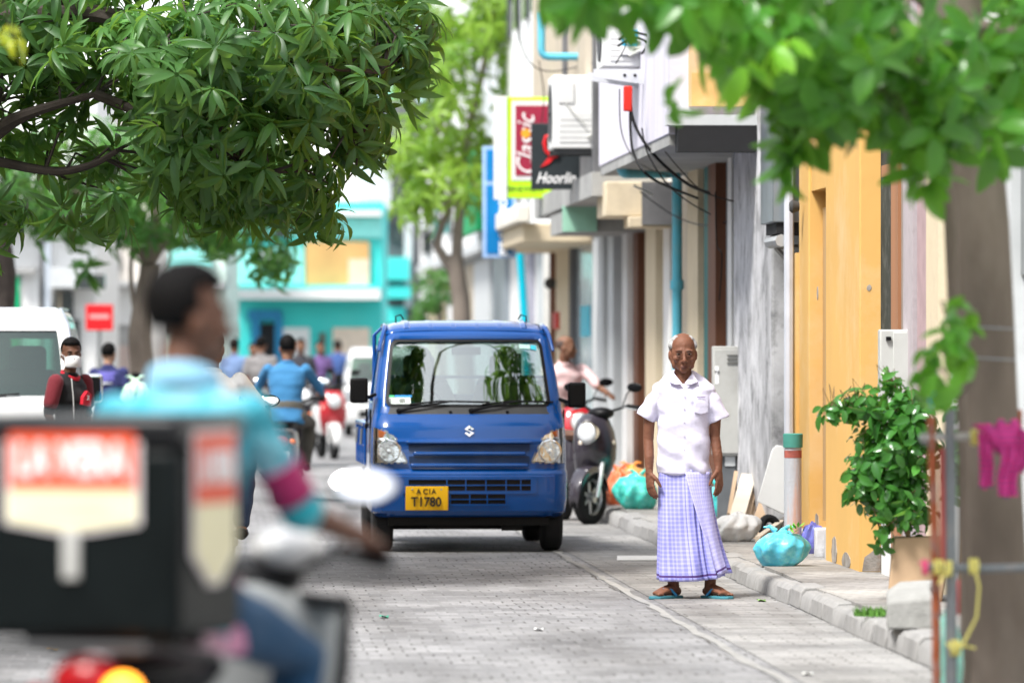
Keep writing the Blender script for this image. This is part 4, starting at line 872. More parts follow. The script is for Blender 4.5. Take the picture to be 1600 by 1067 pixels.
plank('narrow timber lying slanted beside the blue bag',(1184,842),(1228,812),.04,.045,woodl,40.6,41.6,rz=.2)
# white rounded panel leaning
Yw=41.5
m=MB(); poly=[(1182,783),(1206,702),(1213,695),(1222,696),(1226,702),(1232,800),(1226,804)]
m.prism([(X(a,Yw),Z(b,Yw)) for a,b in poly],lambda u,v,t:V(u-X(1205,Yw),t+(v-.3)*.12,v),0,.03); o=obj('foam_panel',m,M('foam_white',(.80,.80,.79),.6,var=.04,dirt=(.5,.5,.48),damt=.2),bev=.006); o.location=(X(1205,Yw),Yw-.1,0); tag(o,'white rounded panel leaning against the pillar behind the pipe bollard','panel')
# concrete blocks by orange door
for k,(px,py,w_,h_,lb) in enumerate(((1283,878,.085,.20,'left one of two upright grey blocks at the orange house corner'),(1298,884,.075,.21,'right one of two upright grey blocks at the orange house corner'))):
    Yk=38.1-k*.3; m=MB(); m.box((0,0,h_/2),(w_,.2,h_)); o=obj('concrete_block',m,weath,bev=.012); o.location=(X(px,Yk),Yk,g0); tag(o,lb,'block','grey blocks at the orange house')
Yk=33.0
m=MB(); m.loft([[V(-.12,-.2,0),V(.14,-.25,0),V(.2,.2,0),V(-.1,.22,0)],[V(-.12,-.19,.14),V(.13,-.23,.16),V(.18,.2,.2),V(-.1,.2,.19)],[V(-.06,-.1,.2),V(.1,-.12,.22),V(.15,.15,.25),V(-.03,.15,.24)]]); o=obj('concrete_block',m,weath,bev=.012); o.location=(X(1418,28.6),28.6,g0); o.scale=(.95,.8,.95); o.data.materials[0]=M('lump_concrete',(.30,.30,.29),.9,var=.2,scale=4,bump=.8,bscale=20,dirt=(.14,.14,.13),damt=.5); tag(o,'large rough concrete lump at the kerb in front of the cardboard box','block')
# cardboard box / pot
Yx=31.5
m=MB(); 
m.loft([[V(-.10,-.12,0),V(.2,-.14,0),V(.22,.16,0),V(-.08,.16,0)],[V(-.06,-.12,.36),V(.26,-.14,.37),V(.26,.18,.36),V(-.05,.16,.36)]]); o=obj('cardboard_box',m,M('cardboard',(.52,.36,.23),.85,var=.12,scale=4),bev=.01); o.location=(X(1412,Yx),Yx,g0); tag(o,'brown cardboard box standing below the shrub','box')
# bags
def bag(nm,label,cat,loc,size,mat,seed=0,knot=True,fold=.12):
    m=MB(); n,k=64,34; rings=[]
    for j in range(k):
        t=j/(k-1); z=t; r_=math.sin(PI*min(1,(t*.86+.10)))**.55 if t<.9 else .32*(1-(t-.9)*5)
        rg=[]
        for i in range(n):
            a=2*PI*i/n; f=1+fold*.6*math.sin(a*9+seed+math.sin(t*5)*1.5)*(.3+t)+.02*noise.noise(V(math.cos(a)*11,math.sin(a)*11,t*9+seed))+.22*noise.noise(V(math.cos(a)*1.6,math.sin(a)*1.6,t*2.2+seed))+.06*noise.noise(V(math.cos(a)*5,math.sin(a)*5,t*6+seed))
            rg.append(V(size[0]/2*r_*f*math.cos(a)+.12*size[0]*t*math.sin(seed),size[1]/2*r_*f*math.sin(a),size[2]*z*(1+.1*noise.noise(V(a,t,seed)))))
        rings.append(rg)
    m.loft(rings)
    if knot:
        for s in (-1,1): m.tube([V(.02*s,0,size[2]*.97),V(.06*s,.0,size[2]*1.1),V(.10*s,0,size[2]*1.08)],[.02,.012,.004],6)
    o=obj(nm,m,mat,ang=60); o.location=loc; return tag(o,label,cat)
def plastic(n,c,tr=.5):
    m=M(n,c,.36,var=.3,scale=7,bump=.8,bscale=16,coat=.1,sss=.4,dirt=[min(.85,x*1.2+.25) for x in c],damt=.6,dscale=9); return m
Yg=GY(888,.12)
bag('rubbish_bag','light blue plastic bag with greens, nearest the orange wall','bag',(X(1224,Yg)-.02,Yg+.15,g0),(.34,.28,.24),plastic('bag_blue',(.10,.50,.66)),1.2,fold=.07)
bag('rubbish_bag','small purple-blue bag tucked behind the light blue bag','bag',(X(1262,39)+.0,38.6,g0),(.16,.14,.22),plastic('bag_purple',(.14,.16,.50)),2.2,False)
m=MB()
for i in range(16):
    a=random.random()*6.3; p=V(random.uniform(-.05,.05),random.uniform(-.04,.04),random.uniform(0,.04)); d=V(math.cos(a),math.sin(a)*.6,.6).normalized()*.06; s_=V(-d.y,d.x,0)*.25
    m.add([p,p+d*.5+s_,p+d,p+d*.5-s_],[(0,1,2,3)])
o=obj('vegetable_scraps',m,M('veg_green',(.15,.42,.05),.6,var=.3)); o.location=(X(1232,Yg)+.03,Yg+.1,g0+.22); tag(o,'green vegetable scraps poking from the light blue bag','scraps')
Yg2=45.5
bag('rubbish_bag','orange-red plastic bag beside the parked scooter','bag',(X(967,50.5),50.5,g0+.0),(.36,.3,.34),plastic('bag_orange',(.75,.17,.06)),3.1)
bag('rubbish_bag','orange top-heavy bag lying behind the teal bag','bag',(X(985,51.3),51.3,g0+.02),(.30,.3,.32),plastic('bag_orange2',(.78,.30,.06)),.4)
bag('rubbish_bag','large teal plastic bag left of the man','bag',(X(998,49),49,g0),(.38,.34,.32),plastic('bag_teal',(.06,.52,.44)),5.0)
bag('rubbish_bag','teal bag half hidden behind the man\'s right hand side sarong','bag',(X(1123,46.5),46.5,g0),(.22,.2,.30),plastic('bag_aqua',(.08,.55,.55)),2.0)
bag('white_sack','white cloth sack slumped on the pavement behind the man','sack',(X(1144,GY(848,.12))+.02,GY(848,.12)+.1,g0),(.34,.3,.22),M('sack_white',(.70,.70,.70),.7,var=.15,bump=.8,bscale=12),7.0,False,.16)
m=MB(); m.torus((0,0,.1),(.6,-1,.3),.07,.03,20,8); o=obj('tyre',m,rub); o.location=(X(1203,41.3),41.3,g0); tag(o,'small dark tyre lying under the white panel','tyre')
# litter
for i,(px,py,c_) in enumerate(((1262,1055,(.7,.7,.68)),(1190,940,(.2,.35,.1)),(600,965,(.05,.35,.22)),(1155,857,(.5,.33,.2)),(82,1018,(.6,.35,.05)),(842,985,(.7,.7,.7)))):
    Yl=GY(py); m=MB(); m.grid(lambda u,v:V((u-.5)*.05,(v-.5)*.12,.006+.008*math.sin(u*4+v*3)),3,3); o=obj('litter_scrap',m,M('litter%d'%i,c_,.8),solid=.002); o.location=(X(px,Yl),Yl,.004); tag(o,['white paper scrap near the kerb at the lower right','green leaf scrap beside the kerb right of the man','dark green scrap on the pavers left of centre','tan scrap by the kerb behind the man','small yellow-brown leaf on the ground at the lower left','tiny white scrap on the pavers in the middle of the road'][i],'litter')
# rubble
m=MB()
for i in range(170):
    Yr=random.choice([random.uniform(38.5,47),random.uniform(40,43)]); ar=4.18-abs(random.gauss(.03,.13)); s_=random.uniform(.008,.032)
    m.box(SP(ar-.02,Yr,g0+.012+s_*.3),(s_*1.5,s_*random.uniform(1,2.4),s_*.8),rot=Matrix.Rotation(random.random()*3,3,'Z')@Matrix.Rotation(random.random()*.6,3,'X'))
o=obj('rubble',m,M('rubble_mixed',(.30,.285,.26),.9,var=.45,scale=1.7),smooth=False); tag(o,'broken stone and wood chips strewn along the foot of the walls',None,kind='stuff')
# weeds at kerb
m=MB()
for i in range(260):
    a=random.random()*6.3; r_=random.random()**.5*.09; p=V(r_*math.cos(a)*1.3,r_*math.sin(a),0); d=V(random.uniform(-.4,.4),random.uniform(-.4,.4),1)*random.uniform(.02,.06); s_=V(.006,.002,0)
    m.add([p-s_,p+s_,p+d],[(0,1,2)])
o=obj('weeds',m,M('weed_green',(.12,.28,.05),.8,var=.3)); o.location=(X(1370,GY(962,.12)),GY(962,.12),.12); tag(o,'tuft of green weeds growing at the kerb edge',None,kind='stuff')
# ================= people
def skinmat(n,c,r_=.5): 
    return M(n,c,r_,var=.14,scale=14,bump=.25,bscale=60,sss=.08)
sk_old=skinmat('skin_old_man',(.165,.070,.042),.58); sk_a=skinmat('skin_brown',(.20,.10,.062)); sk_b=skinmat('skin_deep',(.13,.062,.04)); sk_c=skinmat('skin_tan',(.42,.25,.17))
hairb=M('hair_black',(.005,.0045,.0045),.7,var=.3,scale=40,bump=.6,bscale=90,spec=.12); hairg=M('hair_grey',(.42,.42,.42),.7,var=.35,scale=50,bump=.8,bscale=120)
eyew=M('eye_white',(.24,.20,.18),.3,var=0); eyeb=M('eye_iris',(.015,.01,.008),.15,var=0)
def cloth(n,c,**k):
    k.setdefault('var',.08); return M(n,c,k.pop('rough',.85),scale=5,bump=.5,bscale=k.pop('bs',16),sheen=.1,**k)
def head(mb,c,rot=Matrix.Identity(3),s=1,nose=True):
    T=lambda v:Vector(c)+rot@(Vector(v)*s)
    def E(p,r,**k): mb.ell(T(p),tuple(q*s for q in r),rot=rot,**k)
    E((0,.012,.042),(.075,.093,.078),n=20,m=14); E((0,-.012,.0),(.070,.080,.085),n=20,m=14); E((0,-.028,-.045),(.060,.057,.055)); E((0,-.068,-.092),(.024,.022,.020)); E((0,-.035,-.075),(.042,.045,.03))
    for q in (-1,1):
        E((q*.044,-.062,-.026),(.022,.022,.020)); E((q*.030,-.083,.022),(.026,.010,.009)); E((q*.077,.008,-.010),(.010,.020,.030)); E((q*.066,.005,-.03),(.010,.022,.03)); E((q*.050,-.015,-.06),(.018,.034,.032)); E((q*.014,-.098,-.040),(.009,.011,.008))
    mb.cap_tube([T((0,-.088,.012)),T((0,-.098,-.012)),T((0,-.112,-.036))],[.008*s,.010*s,.013*s],10)
    E((0,-.088,-.070),(.024,.010,.0062)); E((0,-.086,-.081),(.021,.010,.0068)); 
def face_parts(par,c,rot,s=1,hair=hairb,style='short',open_=.0075,brow=True):
    T=lambda v:Vector(c)+rot@(Vector(v)*s)
    for q in (-1,1):
        m=MB(); m.ell(T((q*.031,-.0795,.0035)),(.013*s,.008*s,.0065*s),rot=rot); e=obj('eye',m,eyew,par)
        m=MB(); m.ell(T((q*.031,-.0853,.0030)),(.0058*s,.004*s,.0058*s),rot=rot); obj('iris',m,eyeb,e)
        if brow: m=MB(); m.cap_tube([T((q*.014,-.0925,.022)),T((q*.032,-.0955,.029)),T((q*.050,-.082,.025))],[.003*s,.0035*s,.002*s],6); obj('eyebrow',m,hair,par)
    if style:
        m=MB(); n,k=36,24; rings=[]
        for j in range(1,k):
            el=-PI/2+PI*j/k
            rg=[]
            for i in range(n):
                a=2*PI*i/n; d=V(math.cos(a)*math.cos(el),math.sin(a)*math.cos(el),math.sin(el))
                f=-d.y
                if style=='grey': on=(d.z<.86 and d.z>-.45 and f<.42 and not(f>-.1 and d.z<-.12)) ; th=1.02+.13*max(0,1-abs(d.z-.15)/.6)
                elif style=='bald': on=(d.z<.4 and d.z>-.4 and f<.1); th=1.02
                else:
                    on=(d.z>.42+.1*abs(d.x) if f>.15 else (d.z>-.25 if f>-.25 else d.z>-.62)); th=1.10+(.10*max(0,f)*max(0,d.z) if style=='quiff' else 0)+(.16*max(0,d.z) if style=='quiff' else .05*max(0,d.z))
                fac=(th+.02*noise.noise(d*6)+.008*noise.noise(d*25)) if on else .84
                rg.append(T((d.x*.077*fac,.012+d.y*.096*fac,.038+d.z*.086*fac)))
            rings.append(rg)
        m.loft(rings); obj('hair',m,hair,par,ang=80)
def hand(mb,Wp,d,a,n_,curl=.35,s=1,spread=.06):
    d=Vector(d).normalized(); a=Vector(a); a=(a-d*a.dot(d)).normalized(); n_=Vector(n_); n_=(n_-d*n_.dot(d)-a*n_.dot(a)).normalized(); Wp=Vector(Wp)
    mb.cap_tube([Wp-d*.01,Wp+d*.03*s,Wp+d*.06*s,Wp+d*.088*s],[(.027*s,.019*s),(.034*s,.017*s),(.040*s,.015*s),(.038*s,.012*s)],14,ref=a)
    for i,(o,L_) in enumerate(((.030,.068),(.010,.077),(-.010,.070),(-.029,.055))):
        p=Wp+d*.085*s+a*o*s; dd=(d+a*(1.5-i)*spread).normalized(); pts=[p]; ang=curl*(.6+.15*i)
        for q,f in enumerate((.45,.32,.23)):
            dd=(dd*math.cos(ang)+n_*math.sin(ang)).normalized(); p=p+dd*L_*f*s*1.05; pts.append(p); ang=curl
        mb.cap_tube(pts,[.0098*s,.009*s,.0085*s,.007*s],8)
    p=Wp+d*.022*s+a*.030*s; t1=(d*.72+a*.62+n_*.28).normalized(); p2=p+t1*.040*s; t2=(d*.92+a*.22+n_*.35).normalized(); p3=p2+t2*.030*s; mb.cap_tube([p,p2,p3,p3+t2*.018*s],[.015*s,.012*s,.0105*s,.008*s],8)
def foot(mb,an,yaw,s=1,toes=True):
    an=Vector(an); f=Vector((math.sin(yaw),-math.cos(yaw),0)); l=Vector((f.y,-f.x,0)); g=an.z-.085*s
    B_=lambda a,b,z:an+f*a*s+l*b*s+Vector((0,0,-an.z+g+z*s))
    mb.cap_tube([B_(0,0,.14),B_(0,0,.08),B_(-.01,0,.04)],[.036*s,.036*s,.034*s],12)
    mb.cap_tube([B_(-.035,0,.030),B_(.03,0,.042),B_(.09,0,.034),B_(.145,0,.022)],[(.030*s,.028*s),(.035*s,.036*s),(.042*s,.026*s),(.044*s,.014*s)],14,ref=l)
    if toes:
        for i in range(5): o=(-.034+.017*i); mb.cap_tube([B_(.14,o,.015),B_(.175-.010*i,o*1.05,.013)],[.0115*s if i==0 else .009*s,.010*s if i==0 else .0075*s],8)
def tors(mb,pel,che,nk,lat,wd,grow=0,hem=0,shw=.19):
    # wd: pelvis, waist, chest half widths/depths
    lat=Vector(lat).normalized(); pel,che,nk=map(Vector,(pel,che,nk)); up=(che-pel).normalized()
    c=[pel-up*hem,pel,pel*.5+che*.5,che*.85+pel*.15,che+(nk-che)*.45,che+(nk-che)*.8,nk]
    r_=[(wd[0][0]+grow+.008*(hem>0),wd[0][1]+grow),(wd[0][0]+grow,wd[0][1]+grow),(wd[1][0]+grow,wd[1][1]+grow),(wd[2][0]+grow,wd[2][1]+grow),(shw*.93+grow*.5,wd[2][1]*.86+grow*.5),(shw*.58,wd[2][1]*.6+grow*.3),(.058+grow*.4,.058+grow*.4)]
    mb.tube(c,r_,24,ref=lat)
def person(label,J,sk,shirt,trou,hair=hairb,style='short',loc=(0,0,0),rz=0,s=1,vox=.008,headrot=None,sleeve=.5,group=None,shoe=blk,curl=.35,extra=None,bare=False,hands=None,fw=None,build=1.0):
    """J local joints, facing -Y"""
    r=root('person',label,'person',loc,rz,group); r.scale=(s,s,s); G={k:Vector(v) for k,v in J.items()}
    hr=headrot if headrot is not None else Matrix.Identity(3)
    m=MB(); hc=G['head']; head(m,hc,hr); lat=(G['shR']-G['shL'])
    m.cap_tube([G['neck']-V(0,0,.05),hc+hr@V(0,.02,-.07)],[.056*build,.052],12)
    wd=[(.155*build,.105*build),(.135*build,.095*build),(.165*build,.11*build)]
    tors(m,G['pel'],G['che'],G['neck']-V(0,0,.03),lat,wd,grow=-.008,shw=abs(lat.length)/2-.015)
    for q in 'LR':
        sh,el,wr=G['sh'+q],G['el'+q],G['wr'+q]; m.cap_tube([sh,sh*.5+el*.5,el,el*.6+wr*.4,wr],[.040*build,.038*build,.034,.032,.024],12)
        dd=(wr-el).normalized() if not hands or q not in hands else Vector(hands[q][0]); aa=V(0,-1,0) if not hands or q not in hands else Vector(hands[q][1]); nn=V(1 if q=='L' else -1,0,0) if not hands or q not in hands else Vector(hands[q][2])
        hand(m,wr,dd,aa,nn,curl)
        hp,kn,an=G['hip'+q],G['kn'+q],G['an'+q]; m.cap_tube([hp,hp*.5+kn*.5,kn,kn*.65+an*.35,an+V(0,0,.0)],[.082*build,.072*build,.054,.052,.037],12)
        foot(m,an+V(0,0,0),(.1 if q=='L' else -.1),1,False)
    remesh('body',m,sk,r,vox,2)
    face_parts(r,hc,hr,1,hair,style)
    wob=lambda co:.006*noise.noise(co*V(9,9,5)[0])+.010*noise.noise(Vector((co.x*7,co.y*7,co.z*14)))
    m=MB(); tors(m,G['pel']+V(0,0,.0),G['che'],G['neck']+V(0,0,.005),lat,wd,grow=.020,hem=.10,shw=abs(lat.length)/2+.012)
    for q in 'LR':
        sh,el,wr=G['sh'+q],G['el'+q],G['wr'+q]
        if sleeve<=1: e=sh+(el-sh)*sleeve*1.6 if sleeve<.63 else el; m.cap_tube([sh,sh*.5+e*.5,e],[.060*build,.056*build,.054*build],12)
        else: m.cap_tube([sh,sh*.5+el*.5,el,el*.5+wr*.5,el*.08+wr*.92],[.056*build,.050*build,.044,.040,.036],12)
    sh_=remesh('shirt',m,shirt,r,vox,2,wob)
    m=MB(); cc=(G['neck']-V(0,0,.02)); m.torus(cc+V(0,0,.02),(0,-.25,1),.062,.012,20,8,1.4); obj('collar',m,shirt,sh_)
    m=MB(); tors(m,G['pel'],G['pel']*.6+G['che']*.4,G['pel']*.5+G['che']*.5,lat,[(.158*build,.11*build)]*3,grow=.012,shw=.12)
    for q in 'LR':
        hp,kn,an=G['hip'+q],G['kn'+q],G['an'+q]; m.cap_tube([hp,hp*.5+kn*.5,kn,kn*.5+an*.5,an+(kn-an).normalized()*.04],[.097*build,.086*build,.070,.064,.056],12)
    remesh('trousers',m,trou,r,vox,2,wob)
    for q in 'LR':
        an=G['an'+q]; yw=.1 if q=='L' else -.1; m=MB(); f=V(math.sin(yw),-math.cos(yw),0); b0=V(an.x,an.y,an.z-.085)
        m.cap_tube([b0+V(0,0,.04)-f*.03,b0+V(0,0,.045)+f*.06,b0+V(0,0,.035)+f*.15],[(.042,.04),(.046,.042),(.046,.03)],12,ref=V(f.y,-f.x,0)); obj('shoe',m,shoe,r)
    return r,G
def stand(swing=0,arm=0):
    return dict(pel=(0,0,.92),che=(0,.01,1.27),neck=(0,.015,1.44),head=(0,-.01,1.59),shL=(-.18,.01,1.38),shR=(.18,.01,1.38),elL=(-.25,.03,1.11),elR=(.25,.03,1.11),wrL=(-.25,-.04-arm,.87),wrR=(.25,-.04+arm,.87),
      hipL=(-.09,0,.88),hipR=(.09,0,.88),knL=(-.10,-.02-swing,.49),knR=(.10,-.02+swing,.49),anL=(-.11,.01-swing*2,.085),anR=(.11,.01+swing*2,.085+.03*(swing>0)))
def seated(dz=0,lean=0):
    J=dict(pel=(0,.15,.86),che=(0,.10-lean,1.20),neck=(0,.07-lean*1.3,1.37),head=(0,.03-lean*1.5,1.52),shL=(-.19,.09-lean,1.31),shR=(.19,.09-lean,1.31),elL=(-.31,-.10,1.12),elR=(.31,-.10,1.12),wrL=(-.32,-.34,1.06),wrR=(.32,-.34,1.06),
      hipL=(-.10,.14,.83),hipR=(.10,.14,.83),knL=(-.19,-.27,.77),knR=(.19,-.27,.77),anL=(-.17,-.17,.37),anR=(.17,-.17,.37))
    return {k:(v[0],v[1],v[2]+(dz if not k.startswith(('wr','an','kn')) else 0)) for k,v in J.items()}
grip={'L':((.1,-1,-.15),(1,0,.2),(0,-.1,-1)),'R':((-.1,-1,-.15),(-1,0,.2),(0,-.1,-1))}
RZ=lambda a:Matrix.Rotation(a,3,'Z')
# ---------- THE MAN
YM=34.6; XM=X(1070,YM); mx=lambda p:X(p,YM)-XM; mz=lambda p:Z(p,YM)
man=root('person','barefaced old man in white short-sleeved shirt and lilac checked sarong standing in the road','person',(XM,YM,0),0)
m=MB(); HC=V(mx(1067),-.01,1.489); HR=Matrix.Rotation(.05,3,'Z')@Matrix.Rotation(.06,3,'X')
head(m,HC,HR,1.03)
m.cap_tube([V(mx(1068),.02,1.27),V(mx(1067),.015,1.41)],[(.056,.060),(.050,.056)],14)
for q in (-1,1): m.cap_tube([V(mx(1067)+q*.012,-.03,1.30),V(mx(1067)+q*.03,-.02,1.38)],[.008,.010],8)
m.tube([V(mx(1070),0,.90),V(mx(1069),0,1.05),V(mx(1068),0,1.2),V(mx(1068),.01,1.29)],[(.11,.075),(.115,.08),(.13,.09),(.07,.06)],20,ref=V(1,0,0))
m.tube([V(mx(1070),0,.74),V(mx(1070),0,.9)],[(.11,.08),(.11,.075)],20,ref=V(1,0,0))
armsJ={-1:[(1028,616),(1015,648),(1013,688),(1014,715),(1014,738)],1:[(1107,616),(1118,648),(1117,682),(1121,712),(1122.5,733)]}
for q,L_ in armsJ.items():
    pts=[V(mx(a),.01-.012*i+(0.02 if i in (2,) else 0),mz(b)) for i,(a,b) in enumerate(L_)]
    m.cap_tube(pts,[.034,.036,.032,.031,.0225],12)
    hand(m,pts[-1],V(.10*q*-1 if q<0 else .04,-.12,-1),V(-q*.55,-.8,0),V(-q*.9,.35,0),.22,1.0,.05)
    for k in range(4): a=random.uniform(0,6.3); p0=pts[3]+V(math.cos(a)*.024,math.sin(a)*.02-.005,.03); m.tube([p0,pts[-1]*.5+pts[3]*.5+V(math.cos(a+.4)*.024,-.012,0),pts[-1]+V(math.cos(a+.6)*.018,-.014,-.02)],[.0028,.0034,.0028],6)
for q,(ax,tx,yw) in {-1:(1052,1045,-.75),1:(1110,1118,.62)}.items():
    m.cap_tube([V(q*.055,0,.8),V(q*.095,.01,.45),V(mx(ax)*.9,.01,.28),V(mx(ax)-.00*q,.01,.1)],[.075,.05,.046,.034],14)
    foot(m,V(mx(ax),.01,.10),yw,.98)
remesh('body',m,sk_old,man,.0042,2,lambda c:.0012*noise.noise(c*60))
face_parts(man,HC,HR,1.03,hairg,'grey',brow=False)
T=lambda v:HC+HR@(Vector(v)*1.03)
dkskin=skinmat('skin_crease',(.15,.065,.042))
for q in (-1,1):
    m=MB(); m.cap_tube([T((q*.016,-.091,.0195)),T((q*.032,-.0945,.0225)),T((q*.048,-.083,.018))],[.0028,.0032,.002],6); obj('eyebrow',m,M('brow_grey',(.055,.035,.025),.8,var=.3,scale=60),man)
    m=MB(); m.cap_tube([T((q*.018,-.0885,.009)),T((q*.031,-.0905,.0115)),T((q*.045,-.082,.008))],[.003,.0038,.0025],6); m.cap_tube([T((q*.019,-.086,-.009)),T((q*.031,-.087,-.011)),T((q*.044,-.080,-.008))],[.0022,.003,.002],6);
    obj('eyelid',m,dkskin,man)
m=MB(); m.cap_tube([T((-.025,-.0945,-.0755)),T((-.01,-.099,-.0750)),T((.01,-.099,-.0750)),T((.025,-.0945,-.0760))],[.0016,.0024,.0024,.0016],6); obj('mouth',m,M('lip_dark',(.10,.035,.028),.6,var=.1),man)
m=MB(); m.ell(T((0,-.088,-.0698)),(.0225,.0112,.0052),rot=HR); m.ell(T((0,-.0862,-.0818)),(.0195,.0112,.0058),rot=HR); obj('lips',m,skinmat('lip_brown',(.13,.055,.042),.6),man)
# shirt
shirtm=cloth('shirt_white',(.64,.62,.76),var=.03,rough=.8)
m=MB()
rings=[(740,1026,1111,.112),(728,1026,1111.5,.115),(705,1027,1110,.112),(680,1028,1108.5,.110),(655,1027,1109,.112),(635,1024,1112,.113),(618,1019,1117,.108),(609,1018,1118,.102),(602,1020,1115,.092),(596,1029,1106,.080),(589,1043,1092,.068)]
m.loft([[V((mx(a)+mx(b))/2+(mx(b)-mx(a))/2*math.copysign(abs(math.cos(t))**.82,math.cos(t)),.012+d*math.copysign(abs(math.sin(t))**.9,math.sin(t)),mz(y)+(.05 if y<590 else .034 if y<597 else .012 if y<604 else 0)*math.sin(t)) for t in [2*PI*k/36 for k in range(36)]] for y,a,b,d in rings])
for q,pts in {-1:[(1034,612),(1022,628),(1009,652)],1:[(1102,612),(1113,628),(1124,654)]}.items():
    pp=[V(mx(a),.012,mz(b)) for a,b in pts]; pp.append(pp[-1]+(pp[-1]-pp[-2]).normalized()*.008); m.tube(pp,[(.050,.068),(.056,.067),(.064,.064),(.066,.064)],24,ref=V(1,0,0))
def folds(c):
    f=.0035*noise.noise(c*9)+.006*noise.noise(Vector((c.x*8+c.z*9,c.y*6,c.z*16-c.x*8)))
    lo=max(0,min(1,(1.12-c.z)/.3)); f+=lo*.0065*math.sin(c.x*26+c.z*38+3*noise.noise(c*6))
    sd=max(0,(abs(c.x)-.09)/.1); f+=.004*sd*math.sin(c.z*60+c.x*40)
    return f
def folds2(c): return folds(c)*(1.35 if abs(c.x)<.165 else .5)
sh=remesh('shirt',m,shirtm,man,.0055,2,folds2)
# collar
for q in (-1,1):
    cx=mx(1067); a=V(cx+q*.050,.02,1.395); b=V(cx+q*.066,-.045,1.368); 
    m=MB(); m.add([V(cx+q*.052,.035,1.385),V(cx+q*.056,-.030,1.372),V(cx+q*.006,-.094,1.306),V(cx+q*.046,-.101,1.302),V(cx+q*.088,-.070,1.318),V(cx+q*.078,.035,1.350)],[(0,1,4,5),(1,2,3,4)])
    obj('collar',m,shirtm,sh,solid=.005,bev=.001)
m=MB(); m.torus(V(mx(1067),.022,1.362),(0,-.62,1),.056,.008,24,8,1.5); obj('neckband',m,shirtm,sh)
m=MB(); m.grid(lambda u,v:V(mx(1068)+(u-.5)*.030,-.098-.004*math.sin(v*3)+.10*max(0,v-.86),.875+.425*v),2,14); None
for k in range(5): m=MB(); m.lathe(V(mx(1068),-.1045,1.24-k*.082),(0,-1,0),[(0,.005),(.002,.005),(.002,0)],10); obj('button',m,M('button_pearl',(.6,.58,.62),.3),sh)
m=MB(); m.grid(lambda u,v:V(mx(1083)+u*.088,-.108+.012*u*u*1.5+.002*math.sin(v*9),1.135+.105*v-(.012*(1-abs(u-.5)*2) if v==0 else 0)),6,6); pk=obj('pocket',m,shirtm,sh,solid=.004,bev=.001)
m=MB(); m.grid(lambda u,v:V(mx(1083)+.02+u*.05,-.114+.008*u,1.222+.008*v),3,1); obj('pocket_pen_clip',m,M('lilac_trim',(.35,.30,.45),.7),sh)
# sarong
def uvobj(name,fn,nu,nv,mat,par,thick=.004):
    vs=[];uv=[]
    for j in range(nv+1):
        for i in range(nu+1): p,t=fn(i/nu,j/nv); vs.append(tuple(p)); uv.append(t)
    fs=[(j*(nu+1)+i,j*(nu+1)+i+1,(j+1)*(nu+1)+i+1,(j+1)*(nu+1)+i) for j in range(nv) for i in range(nu)]
    me=bpy.data.meshes.new(name); me.from_pydata(vs,[],fs); ul=me.uv_layers.new(name='UVMap')
    for l in me.loops: ul.data[l.index].uv=uv[l.vertex_index]
    me.materials.append(mat); me.polygons.foreach_set('use_smooth',[True]*len(me.polygons)); o=bpy.data.objects.new(name,me); link(o,par); md=o.modifiers.new('s','SOLIDIFY'); md.thickness=thick; md.offset=0; return o
def check_mat(name,base,line,hem):
    m=bpy.data.materials.new(name); m.use_nodes=True; nt=m.node_tree; N=nt.nodes; L=nt.links; b=N['Principled BSDF']; b.inputs['Roughness'].default_value=.85
    uv=N.new('ShaderNodeUVMap'); sp=N.new('ShaderNodeSeparateXYZ'); L.new(uv.outputs[0],sp.inputs[0])
    def mth(op,a,b_=None):
        x=N.new('ShaderNodeMath'); x.operation=op
        for i,k in enumerate((a,b_)):
            if k is None: continue
            if isinstance(k,(int,float)): x.inputs[i].default_value=k
            else: L.new(k,x.inputs[i])
        return x.outputs[0]
    def line_(o,p,w_): return mth('LESS_THAN',mth('FRACT',mth('MULTIPLY',o,1/p)),w_)
    lv=mth('ADD',line_(sp.outputs[0],.026,.42),line_(sp.outputs[1],.026,.42)); lv=mth('ADD',lv,mth('MULTIPLY',line_(sp.outputs[0],.104,.12),.5))
    fac=mth('MULTIPLY',lv,.34)
    mx_=N.new('ShaderNodeMix'); mx_.data_type='RGBA'; mx_.clamp_factor=True; L.new(fac,mx_.inputs[0]); mx_.inputs[6].default_value=(*base,1); mx_.inputs[7].default_value=(*line,1)
    h=mth('MULTIPLY',mth('GREATER_THAN',sp.outputs[1],.022),mth('LESS_THAN',sp.outputs[1],.036))
    m2=N.new('ShaderNodeMix'); m2.data_type='RGBA'; L.new(h,m2.inputs[0]); L.new(mx_.outputs[2],m2.inputs[6]); m2.inputs[7].default_value=(*hem,1)
    L.new(m2.outputs[2],b.inputs['Base Color']); 
    n3=N.new('ShaderNodeTexNoise'); n3.inputs['Scale'].default_value=22; tc=N.new('ShaderNodeTexCoord'); L.new(tc.outputs['Object'],n3.inputs[0]); bp=N.new('ShaderNodeBump'); bp.inputs['Strength'].default_value=.4; bp.inputs['Distance'].default_value=.01; L.new(n3.outputs['Fac'],bp.inputs['Height']); L.new(bp.outputs[0],b.inputs['Normal'])
    return m
sar=check_mat('sarong_checked',(.235,.235,.62),(.48,.48,.82),(.07,.03,.16))
sar2=check_mat('sarong_flap_checked',(.38,.37,.72),(.60,.58,.86),(.07,.03,.16))
